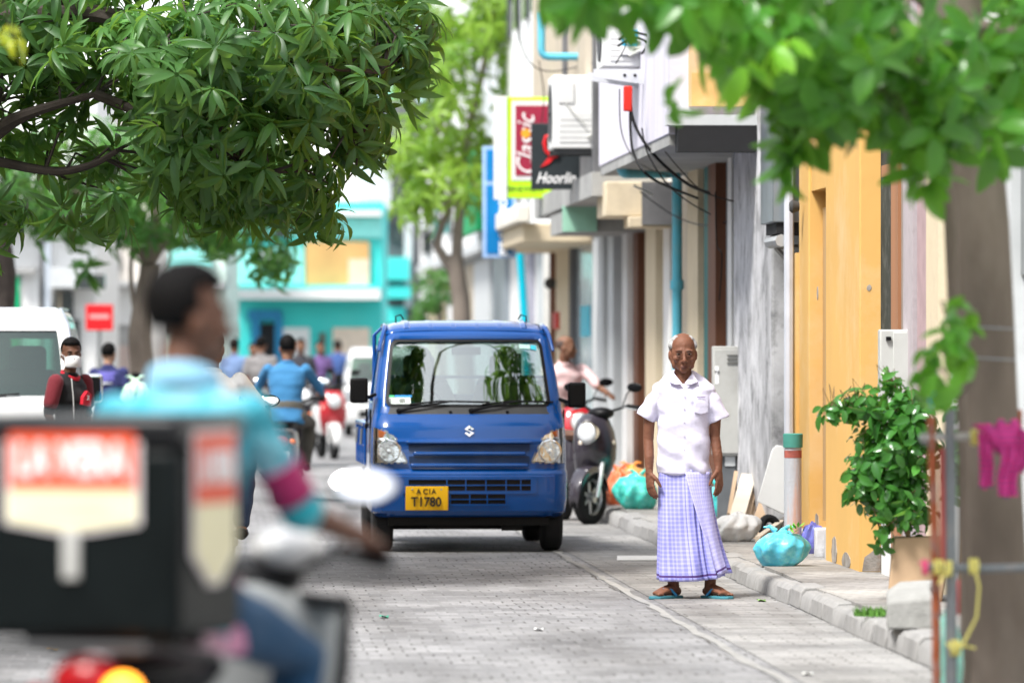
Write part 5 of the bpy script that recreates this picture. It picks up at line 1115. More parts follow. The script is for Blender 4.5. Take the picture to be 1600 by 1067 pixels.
def sfun(u,v):
    a=2*PI*u-PI/2+.0; py=733+v*(904-733); xl=1029-1*v; xr=1110+3*v+24*v*v; cx=(mx(xl)+mx(xr))/2; rx=(mx(xr)-mx(xl))/2; ry=.105+.045*v
    c=math.cos(a); s_=math.sin(a); fr=max(0,-s_)
    pl=(.012*v*math.sin(a*7+v)+.012*v*math.sin(a*13+2*v)*(.5+.5*c))*(.4+v)
    # deep pleats near x = .35..0.75 right of centre
    pz=math.exp(-((c-.30-.25*v)/.22)**2)*fr; pl+=pz*.020*(.3+v)*math.sin(c*38)
    z=mz(py)+.012*math.sin(a+.6)*v+ (.030*v*max(0,c)**2) 
    return V(cx+(rx+pl)*math.copysign(abs(c)**.9,c),.01+(ry+pl)*s_+.004*math.sin(v*11+a*3),z),(u*.95,(1-v)*.68)
so_=uvobj('sarong',sfun,160,40,sar,man,.003)
def flap(u,v):
    # overlapping panel, from waist centre to lower right hem
    py=737+v*(899-737); xl=1070+ (1122-1070)*(v**1.15)*.98; xr=1109.5+2*v+24.5*v*v; x=mx(xl)+(mx(xr)-mx(xl))*u
    _cx=(mx(1029-1*v)+mx(1110+3*v+24*v*v))/2; rx=(mx(1110+3*v+24*v*v)-mx(1029-v))/2; q=max(-1,min(1,(x-_cx)/rx*.97)); y=.01-(.105+.045*v)*math.sqrt(max(0,1-q*q))*1.0-.014-.012*v-.006*math.sin(u*9+v*4)*v
    return V(x,y,mz(py)+.03*v*u),(u*.22*(1+.6*v),(1-v)*.68)
uvobj('sarong_flap',flap,16,36,sar2,so_,.003)
# flip flops
ff=M('sandal_blue',(.04,.22,.45),.6,var=.1); ffs=M('sandal_sole',(.05,.20,.25),.7,var=.15)
for q,(ax,tx,yw) in {-1:(1052,1045,-.75),1:(1110,1118,.62)}.items():
    f=V(math.sin(yw),-math.cos(yw),0); l=V(f.y,-f.x,0); c=V(mx(ax),.01,0)
    poly=[(-.06,-.03),(-.03,-.042),(.05,-.040),(.12,-.052),(.17,-.048),(.20,-.02),(.20,.02),(.17,.046),(.12,.050),(.05,.040),(-.03,.042),(-.06,.03)]
    m=MB(); m.prism(poly,lambda u,v,t:c+f*u+l*v+V(0,0,t),.002,.020); sd_=obj('sandal',m,ffs,man,bev=.004)
    m=MB()
    for e in (-1,1): m.tube([c+f*.02+l*.044*e+V(0,0,.02),c+f*.06+l*.036*e+V(0,0,.058),c+f*.105+l*.012*e+V(0,0,.062),c+f*.135+V(0,0,.035),c+f*.14+V(0,0,.018)],[(.008,.004)]*5,8)
    obj('sandal_strap',m,ff,sd_)
# ================= motorcycles
def scooter(label,loc,rz,col,seatc=blk,group='motorcycles on the street',steer=0,apron=None,s=1,box=False,detail=True,wr=.235,nm='scooter',lamp='round',mir=1):
    r=root(nm,label,'scooter' if nm=='scooter' else 'motorcycle',loc,rz,group); r.scale=(s,s,s); apron=apron or col
    alloy=M('alloy_wheel',(.62,.63,.64),.3,metal=.7,var=.08)
    wheel(r,(0,.60,wr),(1,0,0),wr,.10,.68,spokes=5,rimmat=alloy)
    SR_=Matrix.Rotation(steer,3,'Z'); piv=V(0,-.52,0)
    st=lambda v:piv+SR_@(Vector(v)-piv)
    ax=SR_@V(1,0,0)
    wheel(r,st((0,-.62,wr)),ax,wr,.095,.68,'front_wheel',spokes=6,rimmat=alloy)
    for q in (-1,1): m=MB(); m.tube([st((q*.075,-.62,wr)),st((q*.075,-.56,.42)),st((q*.06,-.47,.66))],[.020,.022,.022],8); obj('fork_leg',m,M('fork_silver',(.7,.7,.7),.3,metal=.5),r)
    m=MB(); rg=[]
    for k in range(13):
        a=R(-10+k*15); rr_=wr+.03; w_=.062*math.sin(PI*(k+1.5)/15)+.015
        rg.append([st((x_,-.62-math.cos(a)*rr_*(1)+(.0),wr+math.sin(a)*rr_*1+dz)) for x_,dz in ((-w_,-.05),(-w_*.8,0),(0,.012),(w_*.8,0),(w_,-.05))])
    m.loft(rg,False,False); obj('front_fender',m,col,r,solid=.006)
    # apron
    def ring(z,cy,rx,ry,p=.8): return [V(rx*math.copysign(abs(math.cos(t))**p,math.cos(t)),cy+ry*math.copysign(abs(math.sin(t))**p,math.sin(t)),z) for t in [2*PI*k/24 for k in range(24)]]
    m=MB(); m.loft([ring(.30,-.36,.10,.05),ring(.42,-.44,.15,.08),ring(.56,-.50,.185,.10),ring(.68,-.50,.19,.12),ring(.80,-.47,.175,.13),ring(.90,-.44,.14,.12),ring(.945,-.42,.09,.09),ring(.96,-.41,.03,.03)]); obj('apron',m,apron,r)
    m=MB(); m.loft([ring(.30,-.20,.13,.26),ring(.34,-.20,.15,.27)]); obj('floorboard',m,blk,r,bev=.01)
    m=MB(); m.loft([ring(.34,.28,.10,.20),ring(.45,.35,.14,.32),ring(.60,.42,.155,.40),ring(.70,.46,.14,.42),ring(.73,.46,.11,.38)]); obj('rear_body',m,col,r)
    m=MB(); m.loft([ring(.715,.30,.10,.34),ring(.76,.32,.135,.38),ring(.79,.33,.12,.36),ring(.80,.33,.06,.28)]); obj('saddle',m,seatc,r)
    m=MB(); m.ell((0,.86,.60),(.085,.045,.055)); tl=obj('tail_light',m,redl,r)
    for q in (-1,1): m=MB(); m.ell((q*.12,.84,.60),(.035,.035,.028)); obj('turn_signal',m,oral,r)
    m=MB(); m.bb(-.09,.09,.90,.905,.36,.50); obj('rear_plate',m,white_pl,r)
    m=MB(); m.tube([V(.14,.1,.24),V(.15,.4,.26),V(.16,.85,.36)],[.02,.045,.05],10); obj('exhaust',m,steel,r)
    # handlebar
    m=MB(); m.tube([st((-.33,-.30,1.00)),st((-.22,-.36,1.02)),st((-.08,-.42,.97)),st((.08,-.42,.97)),st((.22,-.36,1.02)),st((.33,-.30,1.00))],.013,8); hb=obj('handlebar',m,blk,r)
    m=MB(); c=st((0,-.43,.955)); m.ell(c,(.12,.10,.055),rot=SR_); obj('handlebar_cover',m,blk,r)
    for q in (-1,1):
        m=MB(); m.tube([st((q*.22,-.36,1.02)),st((q*.34,-.295,1.0))],.019,8); obj('grip',m,rub,hb)
        m=MB(); m.tube([st((q*.20,-.39,1.01)),st((q*.33,-.38,.985))],.006,6); obj('brake_lever',m,steel,hb)
        m=MB(); m.tube([st((q*.19,-.38,1.02)),st((q*.24,-.40,1.12)),st((q*.29,-.40,1.17))],.006,6); ms=obj('mirror_stem',m,blk,hb)
        m=MB(); mc=st((q*(.32 if mir==1 else .275),-.40,1.18)); rr2=SR_@Matrix.Rotation(.42 if mir>1 else .2,3,'X'); m.ell(mc,(.075*mir,.016,.042*mir),rot=rr2); obj('mirror_shell',m,blk,ms)
        m=MB(); m.ell(mc+rr2@V(0,.012,0),(.068*mir,.006,.037*mir),rot=rr2); obj('mirror_glass',m,mirror,ms)
    hc_=st((0,-.645,.79)); hd=SR_@V(0,-1,.05)
    m=MB(); m.lathe(hc_,hd,[(-.06,.085),(0,.10),(.02,.098),(.022,.088)],28); h=obj('headlight',m,chrome,r)
    m=MB(); m.lathe(hc_,hd,[(.018,.088),(.035,.07),(.045,.035),(.047,0)],28); obj('lens',m,M('headlight_lens',(.72,.74,.76),.08,var=.2,scale=22,coat=1,bump=.6,bscale=40),h)
    for q in (-1,1): m=MB(); m.ell((q*.14,-.56,.70),(.026,.03,.032)); obj('front_signal',m,M('clear_signal',(.7,.6,.5),.2,coat=1),r)
    return r
pblack=M('scooter_black_paint',(.035,.030,.040),.25,var=.05,coat=1); pred=M('scooter_red_paint',(.45,.02,.03),.3,var=.05,coat=1); pwhite=M('scooter_white_paint',(.7,.7,.7),.3,coat=1,var=.05)
YS=49.1
scooter('dark scooter with a round headlight parked behind the pickup truck at the kerb',(X(926,YS)+.02-.12,YS+.55,0),R(14),pblack,steer=R(-46),seatc=M('brown_seat',(.12,.06,.04),.6))
scooter('red and black scooter behind the dark one, carrying the person in pink',(X(884,56.5),56.7,0),R(12),pred,s=1.0)
person('person in a pale pink shirt sitting on the red scooter',seated(),sk_a,cloth('shirt_pink',(.75,.52,.52),dirt=(.8,.75,.75),damt=.7,dscale=14),cloth('trousers_tan',(.35,.22,.14)),loc=(X(886,56.9),56.7,0),rz=R(20),headrot=RZ(.9),vox=.012,hair=M('hair_thin',(.10,.07,.06),.7,var=.3),style='bald',sleeve=.5,hands=grip)
# blue-shirt rider
scooter('dark scooter with a red tail light ridden away by the man in the blue shirt',(X(452,57),56.6,0),PI+R(-3),pblack,seatc=blk)
person('rider in a blue long-sleeved shirt seen from behind',seated(.0),sk_a,cloth('shirt_denim_blue',(.045,.19,.38)),cloth('trousers_olive',(.10,.095,.08)),loc=(X(452,57),56.6,0),rz=PI+R(-3),vox=.011,sleeve=1.5,hands=grip,headrot=RZ(.15))
J=seated(-.02); J.update(knR=(.30,-.12,.62),anR=(.36,-.02,.30),knL=(-.30,-.12,.62),anL=(-.36,-.02,.30))
# rider in white behind foreground head
scooter('silver-mirrored scooter ridden by the white-shirted person behind the nearest rider',(X(330,36.5),36.6,0),PI-R(4),pwhite)
person('rider in a white shirt half hidden behind the nearest rider',seated(.0),sk_a,cloth('tshirt_white',(.78,.78,.78)),cloth('trousers_navy',(.03,.05,.10)),loc=(X(330,36.5),36.6,0),rz=PI-R(4),vox=.010,hands=grip)
# masked man beside van
hr=RZ(.55)
mp,G=person('young person in white face mask and black and red jersey before the white van',stand(.02,.03),sk_b,cloth('jersey_black',(.012,.012,.014)),cloth('trousers_black',(.02,.02,.022)),loc=(X(110,42.6),42.6,0),rz=R(56),s=.925,build=.92,headrot=RZ(-.7),vox=.008,sleeve=.6,style='quiff')
maskm=M('mask_white',(.78,.78,.80),.8,var=.03); T2=lambda v:G['head']+RZ(-.7)@Vector(v)
m=MB(); m.grid(lambda u,v:T2(((u-.5)*.135,-.092-.020*math.cos((u-.5)*PI)-.012*math.sin(v*PI)+.10*abs(u-.5)**2*1.5,-.020-.082*(1-v)+(.012*math.cos((u-.5)*PI*1) if v==1 else 0))),12,8); mk=obj('face_mask',m,maskm,mp,solid=.004)
for q in (-1,1): m=MB(); m.tube([T2((q*.062,-.085,-.025)),T2((q*.080,-.02,-.0)),T2((q*.084,.02,.0))],.0022,5); m.tube([T2((q*.060,-.08,-.09)),T2((q*.080,-.02,-.04)),T2((q*.084,.02,-.01))],.0022,5); obj('ear_loop',m,maskm,mk)
jr=cloth('jersey_red',(.55,.012,.03)); jm=cloth('jersey_maroon',(.16,.02,.03))
m=MB(); m.torus((0,.0,1.425),(0,-.5,1),.072,.014,24,8,1.3); obj('red_collar',m,jr,mp)
def onchest(x,z,o): return V(x,-.134-o+1.3*x*x*1.4,z)
m=MB(); m.prism([(-.02,1.19),(.12,1.17),(.125,1.27),(.05,1.30),(-.01,1.25)],lambda u,v,t:onchest(u,v,t),-.02,.012); rp_=obj('red_panel',m,jr,mp); 
m=MB(); m.prism([(.035,1.225),(.05,1.245),(.035,1.262),(.05,1.262),(.058,1.25),(.07,1.262),(.064,1.24),(.075,1.222),(.058,1.232)],lambda u,v,t:onchest(u,v,t),.010,.016); obj('jersey_emblem',m,txtw,rp_)
m=MB(); m.tube([V(-.10,-.09,1.40),V(-.12,-.125,1.25),V(-.115,-.13,1.0)],.0028,6); obj('piping',m,txtw,mp)
for sx_ in (-1,1): m=MB(); m.cap_tube([V(sx_*.19,.0,1.37),V(sx_*.235,.015,1.20)],[.066,.062],12); obj('sleeve_panel',m,jm,mp)
# navy person
nv=cloth('shirt_navy',(.03,.035,.12)); pr_,G=person('person in a navy shirt with a white back stripe, seen from behind beyond the van',stand(.03,.02),sk_c,nv,cloth('trousers_dark',(.03,.03,.04)),loc=(X(170,61),61,0),rz=PI-.25,s=.915,vox=.011)
m=MB(); m.grid(lambda u,v:V((u-.5)*.22,.150-.35*(u-.5)**2*.7,1.235+.028*v),8,1); obj('reflective_stripe',m,M('stripe_white',(.75,.78,.85),.5),pr_,solid=.006); m=MB(); m.grid(lambda u,v:V((u-.5)*.30,.152-.9*(u-.5)**2*.4-.03*v,1.26+.12*v),8,4); obj('shirt_yoke',m,cloth('yoke_blue',(.12,.11,.38)),pr_,solid=.006)
bag('carried_bag','white and pale green plastic bag beside the navy shirt','bag',(X(212,58),58,.86),(.30,.22,.34),plastic('bag_paleg',(.55,.80,.60)),3.3)
m=MB(); m.bb(-.25,.25,-.15,.15,0,.86); o=obj('street_counter',m,M('counter_grey',(.4,.4,.4),.7,var=.1),bev=.02); o.location=(X(212,58),58,0); tag(o,'grey counter under the white and green bag','counter')
# far pedestrians
A_=cloth
for (px_,Yq,rzz,lab,shc,trc,sc_) in ((366,88,2.9,'far person in a pale blue shirt, leftmost of the distant walkers',(.16,.24,.42),(.05,.05,.07),.97),(396,96,.4,'far person in a pink top among the distant walkers',(.55,.25,.24),(.1,.08,.08),.93),(408,82,3.0,'far walker in a grey shirt with dark trousers left of the blue rider',(.22,.21,.21),(.02,.02,.03),.98),(470,92,.2,'far person with dark top just right of the blue rider\'s head',(.04,.04,.05),(.05,.06,.08),.97),(500,104,.3,'far person in a purple shirt near the far scooters',(.14,.08,.22),(.05,.05,.06),.95),(528,112,3.0,'smallest far walker in a blue top beside the far white van',(.05,.10,.28),(.03,.03,.03),.97)):
    person(lab,stand(.05,.06),sk_a,cloth('shirt_far%d'%px_,shc),cloth('trousers_far%d'%px_,trc),loc=(X(px_,Yq),Yq,0),rz=rzz,s=sc_,vox=.02,group='people walking far down the street')
scooter('far white scooter with a red fairing left of the far van',(X(512,78),78,0),R(10),pwhite,apron=pred)
scooter('far dark scooter beside the far white scooter',(X(488,84),84,0),R(-6),pblack)
scooter('far white scooter standing behind the navy-shirted person',(X(240,70),70,0),R(16),pwhite)
# truck occupants
tr=truck.matrix_basis.copy(); tr=Matrix.Translation(truck.location)@Matrix.Rotation(truck.rotation_euler.z,4,'Z')
def cabp_(x,lab,sh,hrot,face=True,ext=None):
    J=dict(pel=(0,0,.0),che=(0,-.02,.32),neck=(0,-.03,.47),head=(0,-.06,.60),shL=(-.18,-.02,.41),shR=(.18,-.02,.41),elL=(-.26,-.12,.20),elR=(.26,-.12,.20),wrL=(-.14,-.30,.24),wrR=(.14,-.30,.24),hipL=(-.09,-.05,-.02),hipR=(.09,-.05,-.02),knL=(-.12,-.36,.02),knR=(.12,-.36,.02),anL=(-.12,-.42,-.33),anR=(.12,-.42,-.33))
    return person(lab,J,sk_a,sh,cloth('trousers_cab',(.05,.05,.06)),loc=tr@V(x,.93,.80),rz=truck.rotation_euler.z,vox=.010,headrot=hrot,sleeve=.6)
cabp_(-.33,'driver in a pale shirt at the wheel of the blue truck',cloth('shirt_pale_driver',(.42,.44,.45)),RZ(-.3))
pp,G=cabp_(.33,'passenger in a khaki shirt and face shield in the blue truck',cloth('shirt_khaki',(.42,.31,.15)),RZ(.1))
m=MB(); m.grid(lambda u,v:G['head']+V(.11*math.sin((u-.5)*2.4),-.03-.11*math.cos((u-.5)*2.4),.08-.24*v),12,4); obj('face_shield',m,M('visor',(.8,.85,.85),.05,trans=.9,var=0),pp,solid=.002)
m=MB(); m.ell((0,0,0),(.06,.035,.03)); m.tube([V(-.05,0,.02),V(-.09,.0,.07)],.004); o=obj('crumpled_mask',m,M('mask_cyan',(.03,.40,.60),.8,var=.2,scale=20,bump=.6),smooth=False); o.location=tr@V(-.44,.36,1.10); tag(o,'crumpled light blue face mask on the truck dashboard','mask')
# ================= foreground motorcycle, rider and box
FR=V(-.78,13.78,0); FZ=R(164)
fb=scooter('pale grey delivery scooter in the foreground, blurred, with its rear signal lit',FR,FZ,blk,apron=M('pale_fairing',(.50,.52,.52),.35,var=.06,coat=.5),s=1.0,nm='motorcycle',steer=.25,mir=1.18)
for o in list(bpy.data.objects):
    if o.parent==fb and o.name.startswith(('tail_light','turn_signal','rear_plate')): bpy.data.objects.remove(o)
for nm_,c,r_,mt in (('tail_light',(-.03,.80,.765),(.085,.05,.06),redl),('turn_signal',(-.125,.82,.742),(.045,.045,.045),M('signal_lit',(.9,.3,.03),.3,var=0,emit=(1,.32,.03),estr=3)),('turn_signal',(.09,.80,.72),(.035,.04,.035),redl)): m=MB(); m.ell(c,r_); obj(nm_,m,mt,fb)
m=MB(); 
for x_ in (-.17,.17): m.tube([V(x_,.30,.80),V(x_,.75,.845),V(x_,.84,.845)],.012)
for y_ in (.45,.62,.84): m.tube([V(-.19,y_,.845),V(.19,y_,.845)],.012)
obj('rear_rack',m,gryp,fb); m=MB(); m.bb(-.12,.12,.50,.85,.55,.72); obj('tail_body',m,blk,fb,bev=.04)
for q in (-1,1):
    m=MB(); m.grid(lambda u,v:V(q*(.10+.17*u*(1-.35*(1-v)**2)),-.50+.10*u*u,.40+.50*v),5,6); obj('leg_shield',m,M('pale_fairing',(.5,.52,.52)),fb,solid=.012)
for q in (-1,1): m=MB(); m.tube([V(q*.12,-.49,.905),V(q*.27,-.40,.90),V(q*.262,-.405,.75),V(q*.235,-.41,.55),V(q*.20,-.42,.38)],.017); obj('shield_trim',m,blk,fb)
m=MB(); m.ell((-.10,-.44,1.03),(.085,.10,.055)); obj('headlamp_cowl',m,pwhite,fb)
for o in list(bpy.data.objects):
    pass
J=seated(.075,.02); J['elR']=(.29,.03,1.13);J['elL']=(-.27,-.05,1.13); J['wrR']=(.27,-.13,1.06); J['wrL']=(-.355,-.29,1.06); J['shR']=(.170,.07,1.365); J['shL']=(-.175,.07,1.365)
turqs=cloth('shirt_turquoise',(.05,.33,.42),var=.1,dirt=(.42,.62,.70),damt=.7,dscale=4)
rd,G=person('delivery rider in a turquoise shirt and jeans riding away in the blurred foreground',J,sk_b,turqs,cloth('jeans_blue',(.02,.07,.15)),loc=FR,rz=FZ,vox=.009,headrot=RZ(-.85),sleeve=.62,style='quiff',hands=grip,build=.94,curl=.7)
mar=cloth('maroon_stripe',(.30,.02,.10)); lil=cloth('collar_pale',(.25,.50,.68))
for q in 'LR':
    sh_,el_=G['sh'+q],G['el'+q]; m=MB(); a=sh_.lerp(el_,.52); b=sh_.lerp(el_,.86); m.tube([a,b],[.056,.055],16); obj('sleeve_band',m,mar,rd); m=MB(); m.tube([b,sh_.lerp(el_,1.04)],[.054,.054],16); obj('sleeve_hem',m,cloth('teal_hem',(.02,.28,.34)),rd)
m=MB(); m.torus(G['neck']-V(0,0,.0),(0,-.3,1),.072,.020,24,8,1.6); obj('polo_collar',m,lil,rd)
m=MB(); m.tube([V(0,.14,.80),V(0,.145,.90),V(0,.14,.98)],[(.186,.142),(.183,.138),(.172,.130)],28,ref=V(1,0,0)); obj('shirt_band',m,cloth('shirt_pink_band',(.55,.22,.36),dirt=(.7,.68,.72),damt=.8,dscale=6),rd)
bx=root('delivery_box','black delivery box with red and cream shield panels carried on the foreground scooter','box',FR,FZ)
m=MB(); m.bb(-.255,.255,.36,.81,.865,1.30); obj('box_body',m,M('box_black',(.004,.0065,.007),.5,var=.2,spec=.15),bx,bev=.025,bseg=3)
m=MB(); m.bb(-.262,.262,.352,.818,1.30,1.375); obj('lid',m,M('lid_black',(.012,.013,.015),.35,var=.2),bx,bev=.022,bseg=3)
redo=M('sign_orange_red',(.75,.10,.045),.5,var=.05); crm=M('sign_cream',(.80,.75,.50),.5,var=.05); wbd=M('sign_border',(.70,.66,.66),.5,var=.03)
def shield(fn,par,w_,zt,zm,zb,zp):
    m=MB(); m.prism([(-w_,zt),(-w_,zb),(-.02-.02,zp),(.04,zp),(w_,zb),(w_,zt)],lambda u,v,t:fn(u,v,t),-.004,.004); b=obj('shield_panel',m,wbd,par)
    i=.012; m=MB(); m.prism([(-w_+i,zm),(-w_+i,zt-i),(w_-i,zt-i),(w_-i,zm)],fn,.003,.007); obj('shield_top',m,redo,b)
    m=MB(); m.prism([(-w_+i,zm-.002),(-w_+i,zb+.008),(-.03,zp+.012),(.03,zp+.012),(w_-i,zb+.008),(w_-i,zm-.002)],fn,.003,.007); obj('shield_bottom',m,crm,b)
    return b
b=shield(lambda u,v,t:V(-u,.812+t,v),bx,.165,1.345,1.205,1.125,1.105)
text('box_lettering','LA VERA',.105,txtw,b,(0,.822,1.27),(PI/2,0,PI),.003,width=.27,bold=.004)
for k in range(2): m=MB(); m.bb(-.10,.10,.818,.8195,1.165-k*.022,1.173-k*.022); obj('small_print',m,M('print_grey',(.6,.55,.42),.6),b)
m=MB(); m.bb(-.018,.022,.812,.824,1.0,1.11); obj('latch_strap',m,M('strap_grey',(.45,.45,.43),.5),bx,bev=.004)
b=shield(lambda u,v,t:V(-.262-t,.585+u,v),bx,.150,1.34,1.17,1.05,.98)
text('box_lettering','LA VERA',.10,txtw,b,(-.271,.585,1.25),(PI/2,0,-PI/2),.003,width=.24,bold=.004)
# ================= vegetation
def leaf_t(L_,W_,n=4,bend=.9,fold=.35,shape='lance',base=0.02,el=.2):
    vs=[];fs=[]; ang=el; y,z=base*math.cos(el),base*math.sin(el); 
    for i in range(n+1):
        t=i/n
        wv=(math.sin(PI*min(1,t*.96+.03))**.75*(1-.35*t)) if shape=='lance' else math.sin(PI*min(1,t*.94+.05))**.6
        hw=W_/2*max(.03,wv)
        vs+=[(-hw,y,z+fold*hw),(0,y,z),(hw,y,z+fold*hw)]
        ang-=bend/n; y+=L_/n*math.cos(ang); z+=L_/n*math.sin(ang)
    for i in range(n):
        a=i*3; fs+=[(a,a+1,a+4,a+3),(a+1,a+2,a+5,a+4)]
    return np.array(vs,float),np.array(fs,int)
def whorl(k,L_,W_,n=4,shape='lance',spread=(.5,-.6),bend=.9,jit=.3,stem=0):
    V_=[];F_=[];Rn=[];o=0
    for i in range(k):
        a=2*PI*i/k*1.0+rng.uniform(-jit,jit)+i*.4; el=rng.uniform(spread[1],spread[0]); l=L_*rng.uniform(.7,1.12)
        v,f=leaf_t(l,W_*rng.uniform(.85,1.15),n,bend*rng.uniform(.6,1.3),.35,shape,.015,el)
        tw=rng.uniform(-.5,.5); c,s_=math.cos(tw),math.sin(tw); v=v@np.array([[c,0,-s_],[0,1,0],[s_,0,c]]) if True else v
        c,s_=math.cos(a),math.sin(a); v=v@np.array([[c,s_,0],[-s_,c,0],[0,0,1]])
        if stem: v[:,2]+=rng.uniform(-stem,stem)
        V_.append(v);F_.append(f+o);o+=len(v);Rn.append(np.full(len(v),rng.uniform(-.12,.12)))
    return np.vstack(V_),np.vstack(F_),np.concatenate(Rn)
def scatter(name,pts,axes,tmpl,scl,mat,parent,tone=None):
    VV=[];FF=[];RR=[];o=0
    for i,(p,ax) in enumerate(zip(pts,axes)):
        v,f,rn=tmpl[rng.integers(len(tmpl))]; s_=scl*rng.uniform(.75,1.2)
        z=np.array(ax,float); z/=np.linalg.norm(z)+1e-9; h=rng.normal(size=3); x=np.cross(h,z); x/=np.linalg.norm(x)+1e-9; y=np.cross(z,x)
        VV.append((v*s_)@np.array([x,y,z])+p); FF.append(f+o); o+=len(v); b=rng.uniform(.1,.8) if tone is None else tone[i]
        RR.append(np.clip(rn+b,0,1))
    VV=np.vstack(VV);FF=np.vstack(FF);RR=np.concatenate(RR)
    me=bpy.data.meshes.new(name); me.vertices.add(len(VV)); me.vertices.foreach_set('co',VV.astype(np.float32).ravel())
    me.loops.add(FF.size); me.loops.foreach_set('vertex_index',FF.astype(np.int32).ravel()); me.polygons.add(len(FF)); me.polygons.foreach_set('loop_start',np.arange(0,FF.size,4,dtype=np.int32)); me.update(calc_edges=True)
    at=me.attributes.new('leaf_tone','FLOAT','POINT'); at.data.foreach_set('value',RR.astype(np.float32)); me.polygons.foreach_set('use_smooth',[True]*len(FF))
    me.materials.append(mat); me.validate(); o=bpy.data.objects.new(name,me); return link(o,parent)
def blobs(B,org,surf=.55,zdown=0):
    pts=[];axs=[];tn=[]
    for (px_,py_,Yb_,rx,ry,rY,n) in B:
        c=np.array(P(px_,py_,Yb_)); R_=np.array([rx/FP*Yb_,rY,ry/FP*Yb_]); bt=rng.uniform(-.15,.15)
        for i in range(n):
            d=rng.normal(size=3); d/=np.linalg.norm(d); r_=surf+(1-surf)*rng.random() if rng.random()<.75 else rng.random()**.5
            q=c+d*R_*r_; pts.append(q-org); a=d*np.array([1,1,.6])+np.array([0,-.25,.45-zdown])+rng.normal(size=3)*.35; axs.append(a); tn.append(np.clip(.42+.3*d[2]+bt+rng.uniform(-.22,.22),0,1))  # clump tops paler, undersides darker: shading from above put into leaf colour
    return pts,axs,tn
bark=M('bark_grey_brown',(.20,.165,.138),.9,var=.3,scale=5,bump=.9,bscale=14,dirt=(.24,.21,.18),damt=.6,dscale=3,aniso=(1,1,.35))
barkd=M('bark_dark',(.055,.045,.04),.9,var=.3,scale=6,bump=.8,bscale=20)
def limb(m,pts,r0,r1,n=8):
    pts=[Vector(p) for p in pts]; q=[]
    for i in range(len(pts)-1):
        a=pts[max(i-1,0)];b=pts[i];c=pts[i+1];d=pts[min(i+2,len(pts)-1)]
        for t in (0,.25,.5,.75): q.append(.5*((2*b)+(c-a)*t+(2*a-5*b+4*c-d)*t*t+(3*b-a-3*c+d)*t**3))
    q.append(pts[-1]); k=len(q); q=[p+V(*(noise.noise_vector(p*1.7)*.25*(r0+r1))) for p in q]
    m.tube(q,[r0+(r1-r0)*i/(k-1) for i in range(k)],n)
def twigs(m,base,pts,n,r_=.006):
    for i in rng.choice(len(pts),min(n,len(pts)),replace=False):
        p=Vector(pts[i]); b=min(base,key=lambda q:(q-p).length); 
        if (b-p).length>1.5: continue
        mid=b.lerp(p,.5)+V(rng.uniform(-.1,.1),rng.uniform(-.1,.1),rng.uniform(0,.15)); m.tube([b,mid,p],[r_*2,r_*1.3,r_*.6],5)
# --- mango tree upper left
mg=leafmat('mango_leaf',(.020,.075,.022),(.085,.215,.05),(.32,.55,.06),.42,.42)
mgt=[whorl(k,.23,.052,5,spread=(.35,-.75),bend=1.0) for k in (9,10,11,8,12)]
MO=SP(-3.05,36.5); o_=np.array(MO)
tr_=root('mango_tree','dark green mango tree overhanging the street from the left','tree',MO)
B_=[(60,60,36.5,190,130,1.4,190),(220,120,35.5,170,120,1.2,170),(60,250,36.5,130,90,1.1,60),(200,235,36,130,85,1.0,70),(330,220,36.2,120,110,1.1,120),(380,70,36,150,110,1.2,150),(480,120,36.4,110,120,1.0,120),(430,290,36.5,110,65,.9,75),(550,60,37,95,90,.9,80),(560,190,37.2,60,90,.8,45),(640,50,37.5,55,60,.7,28),(650,130,37.6,28,40,.4,8),(10,340,37,50,55,.6,14),(150,345,37,50,30,.5,9),(330,320,36.8,60,45,.6,22),(500,350,37.2,40,35,.5,9),(-200,150,37,250,200,2,120),
 (60,-330,37.5,330,260,2.2,300),(430,-280,38,280,240,2.2,260),(620,-480,38.5,190,200,1.8,110),(100,-750,38,400,250,2.2,170),(-300,-300,38,350,350,2.4,150)]
B_+=[(500,-340,40.3,150,120,1.0,170),(600,-300,40.6,55,70,.6,50),(985,-360,40.4,120,110,.9,90),(560,-10,38,70,45,.6,22),(300,-40,37,300,40,.8,60),(60,-30,37,200,40,.8,50)]; B_=[(a,b,c,d_,e_,f_,int(n_*(.78 if b>-60 else .9))) for a,b,c,d_,e_,f_,n_ in B_]; p_,a_,t_=blobs(B_,o_)  # overhead blobs out of view, added to pattern the windscreen reflection
brs=[[P(-120,290,36.6),P(-20,215,36.6),P(40,180,36.4),P(150,148,36.2)],[P(-60,240,36.7),P(70,268,36.6),P(140,258,36.4),P(182,235,36.3)]]
def nearb(q):
    for L_ in brs:
        for a,b in zip(L_,L_[1:]):
            d=Vector((b.x-a.x,b.z-a.z)); w_=Vector((q[0]-a.x,q[2]-a.z)); t=max(0,min(1,w_.dot(d)/d.dot(d)))
            if (w_-d*t).length<.24 and q[1]<a.y+.05: return True
    return False
kp=[not nearb(q+o_) for q in p_]; p_=[q for q,k in zip(p_,kp) if k]; a_=[q for q,k in zip(a_,kp) if k]; t_=[q for q,k in zip(t_,kp) if k]
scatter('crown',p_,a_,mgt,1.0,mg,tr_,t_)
m=MB(); W=lambda a,b,Y:P(a,b,Y)-MO
limb(m,[V(0,0,-.1),V(.05,-.05,1.2),V(.25,-.1,2.4),V(.6,-.1,3.4)],.20,.15,12)
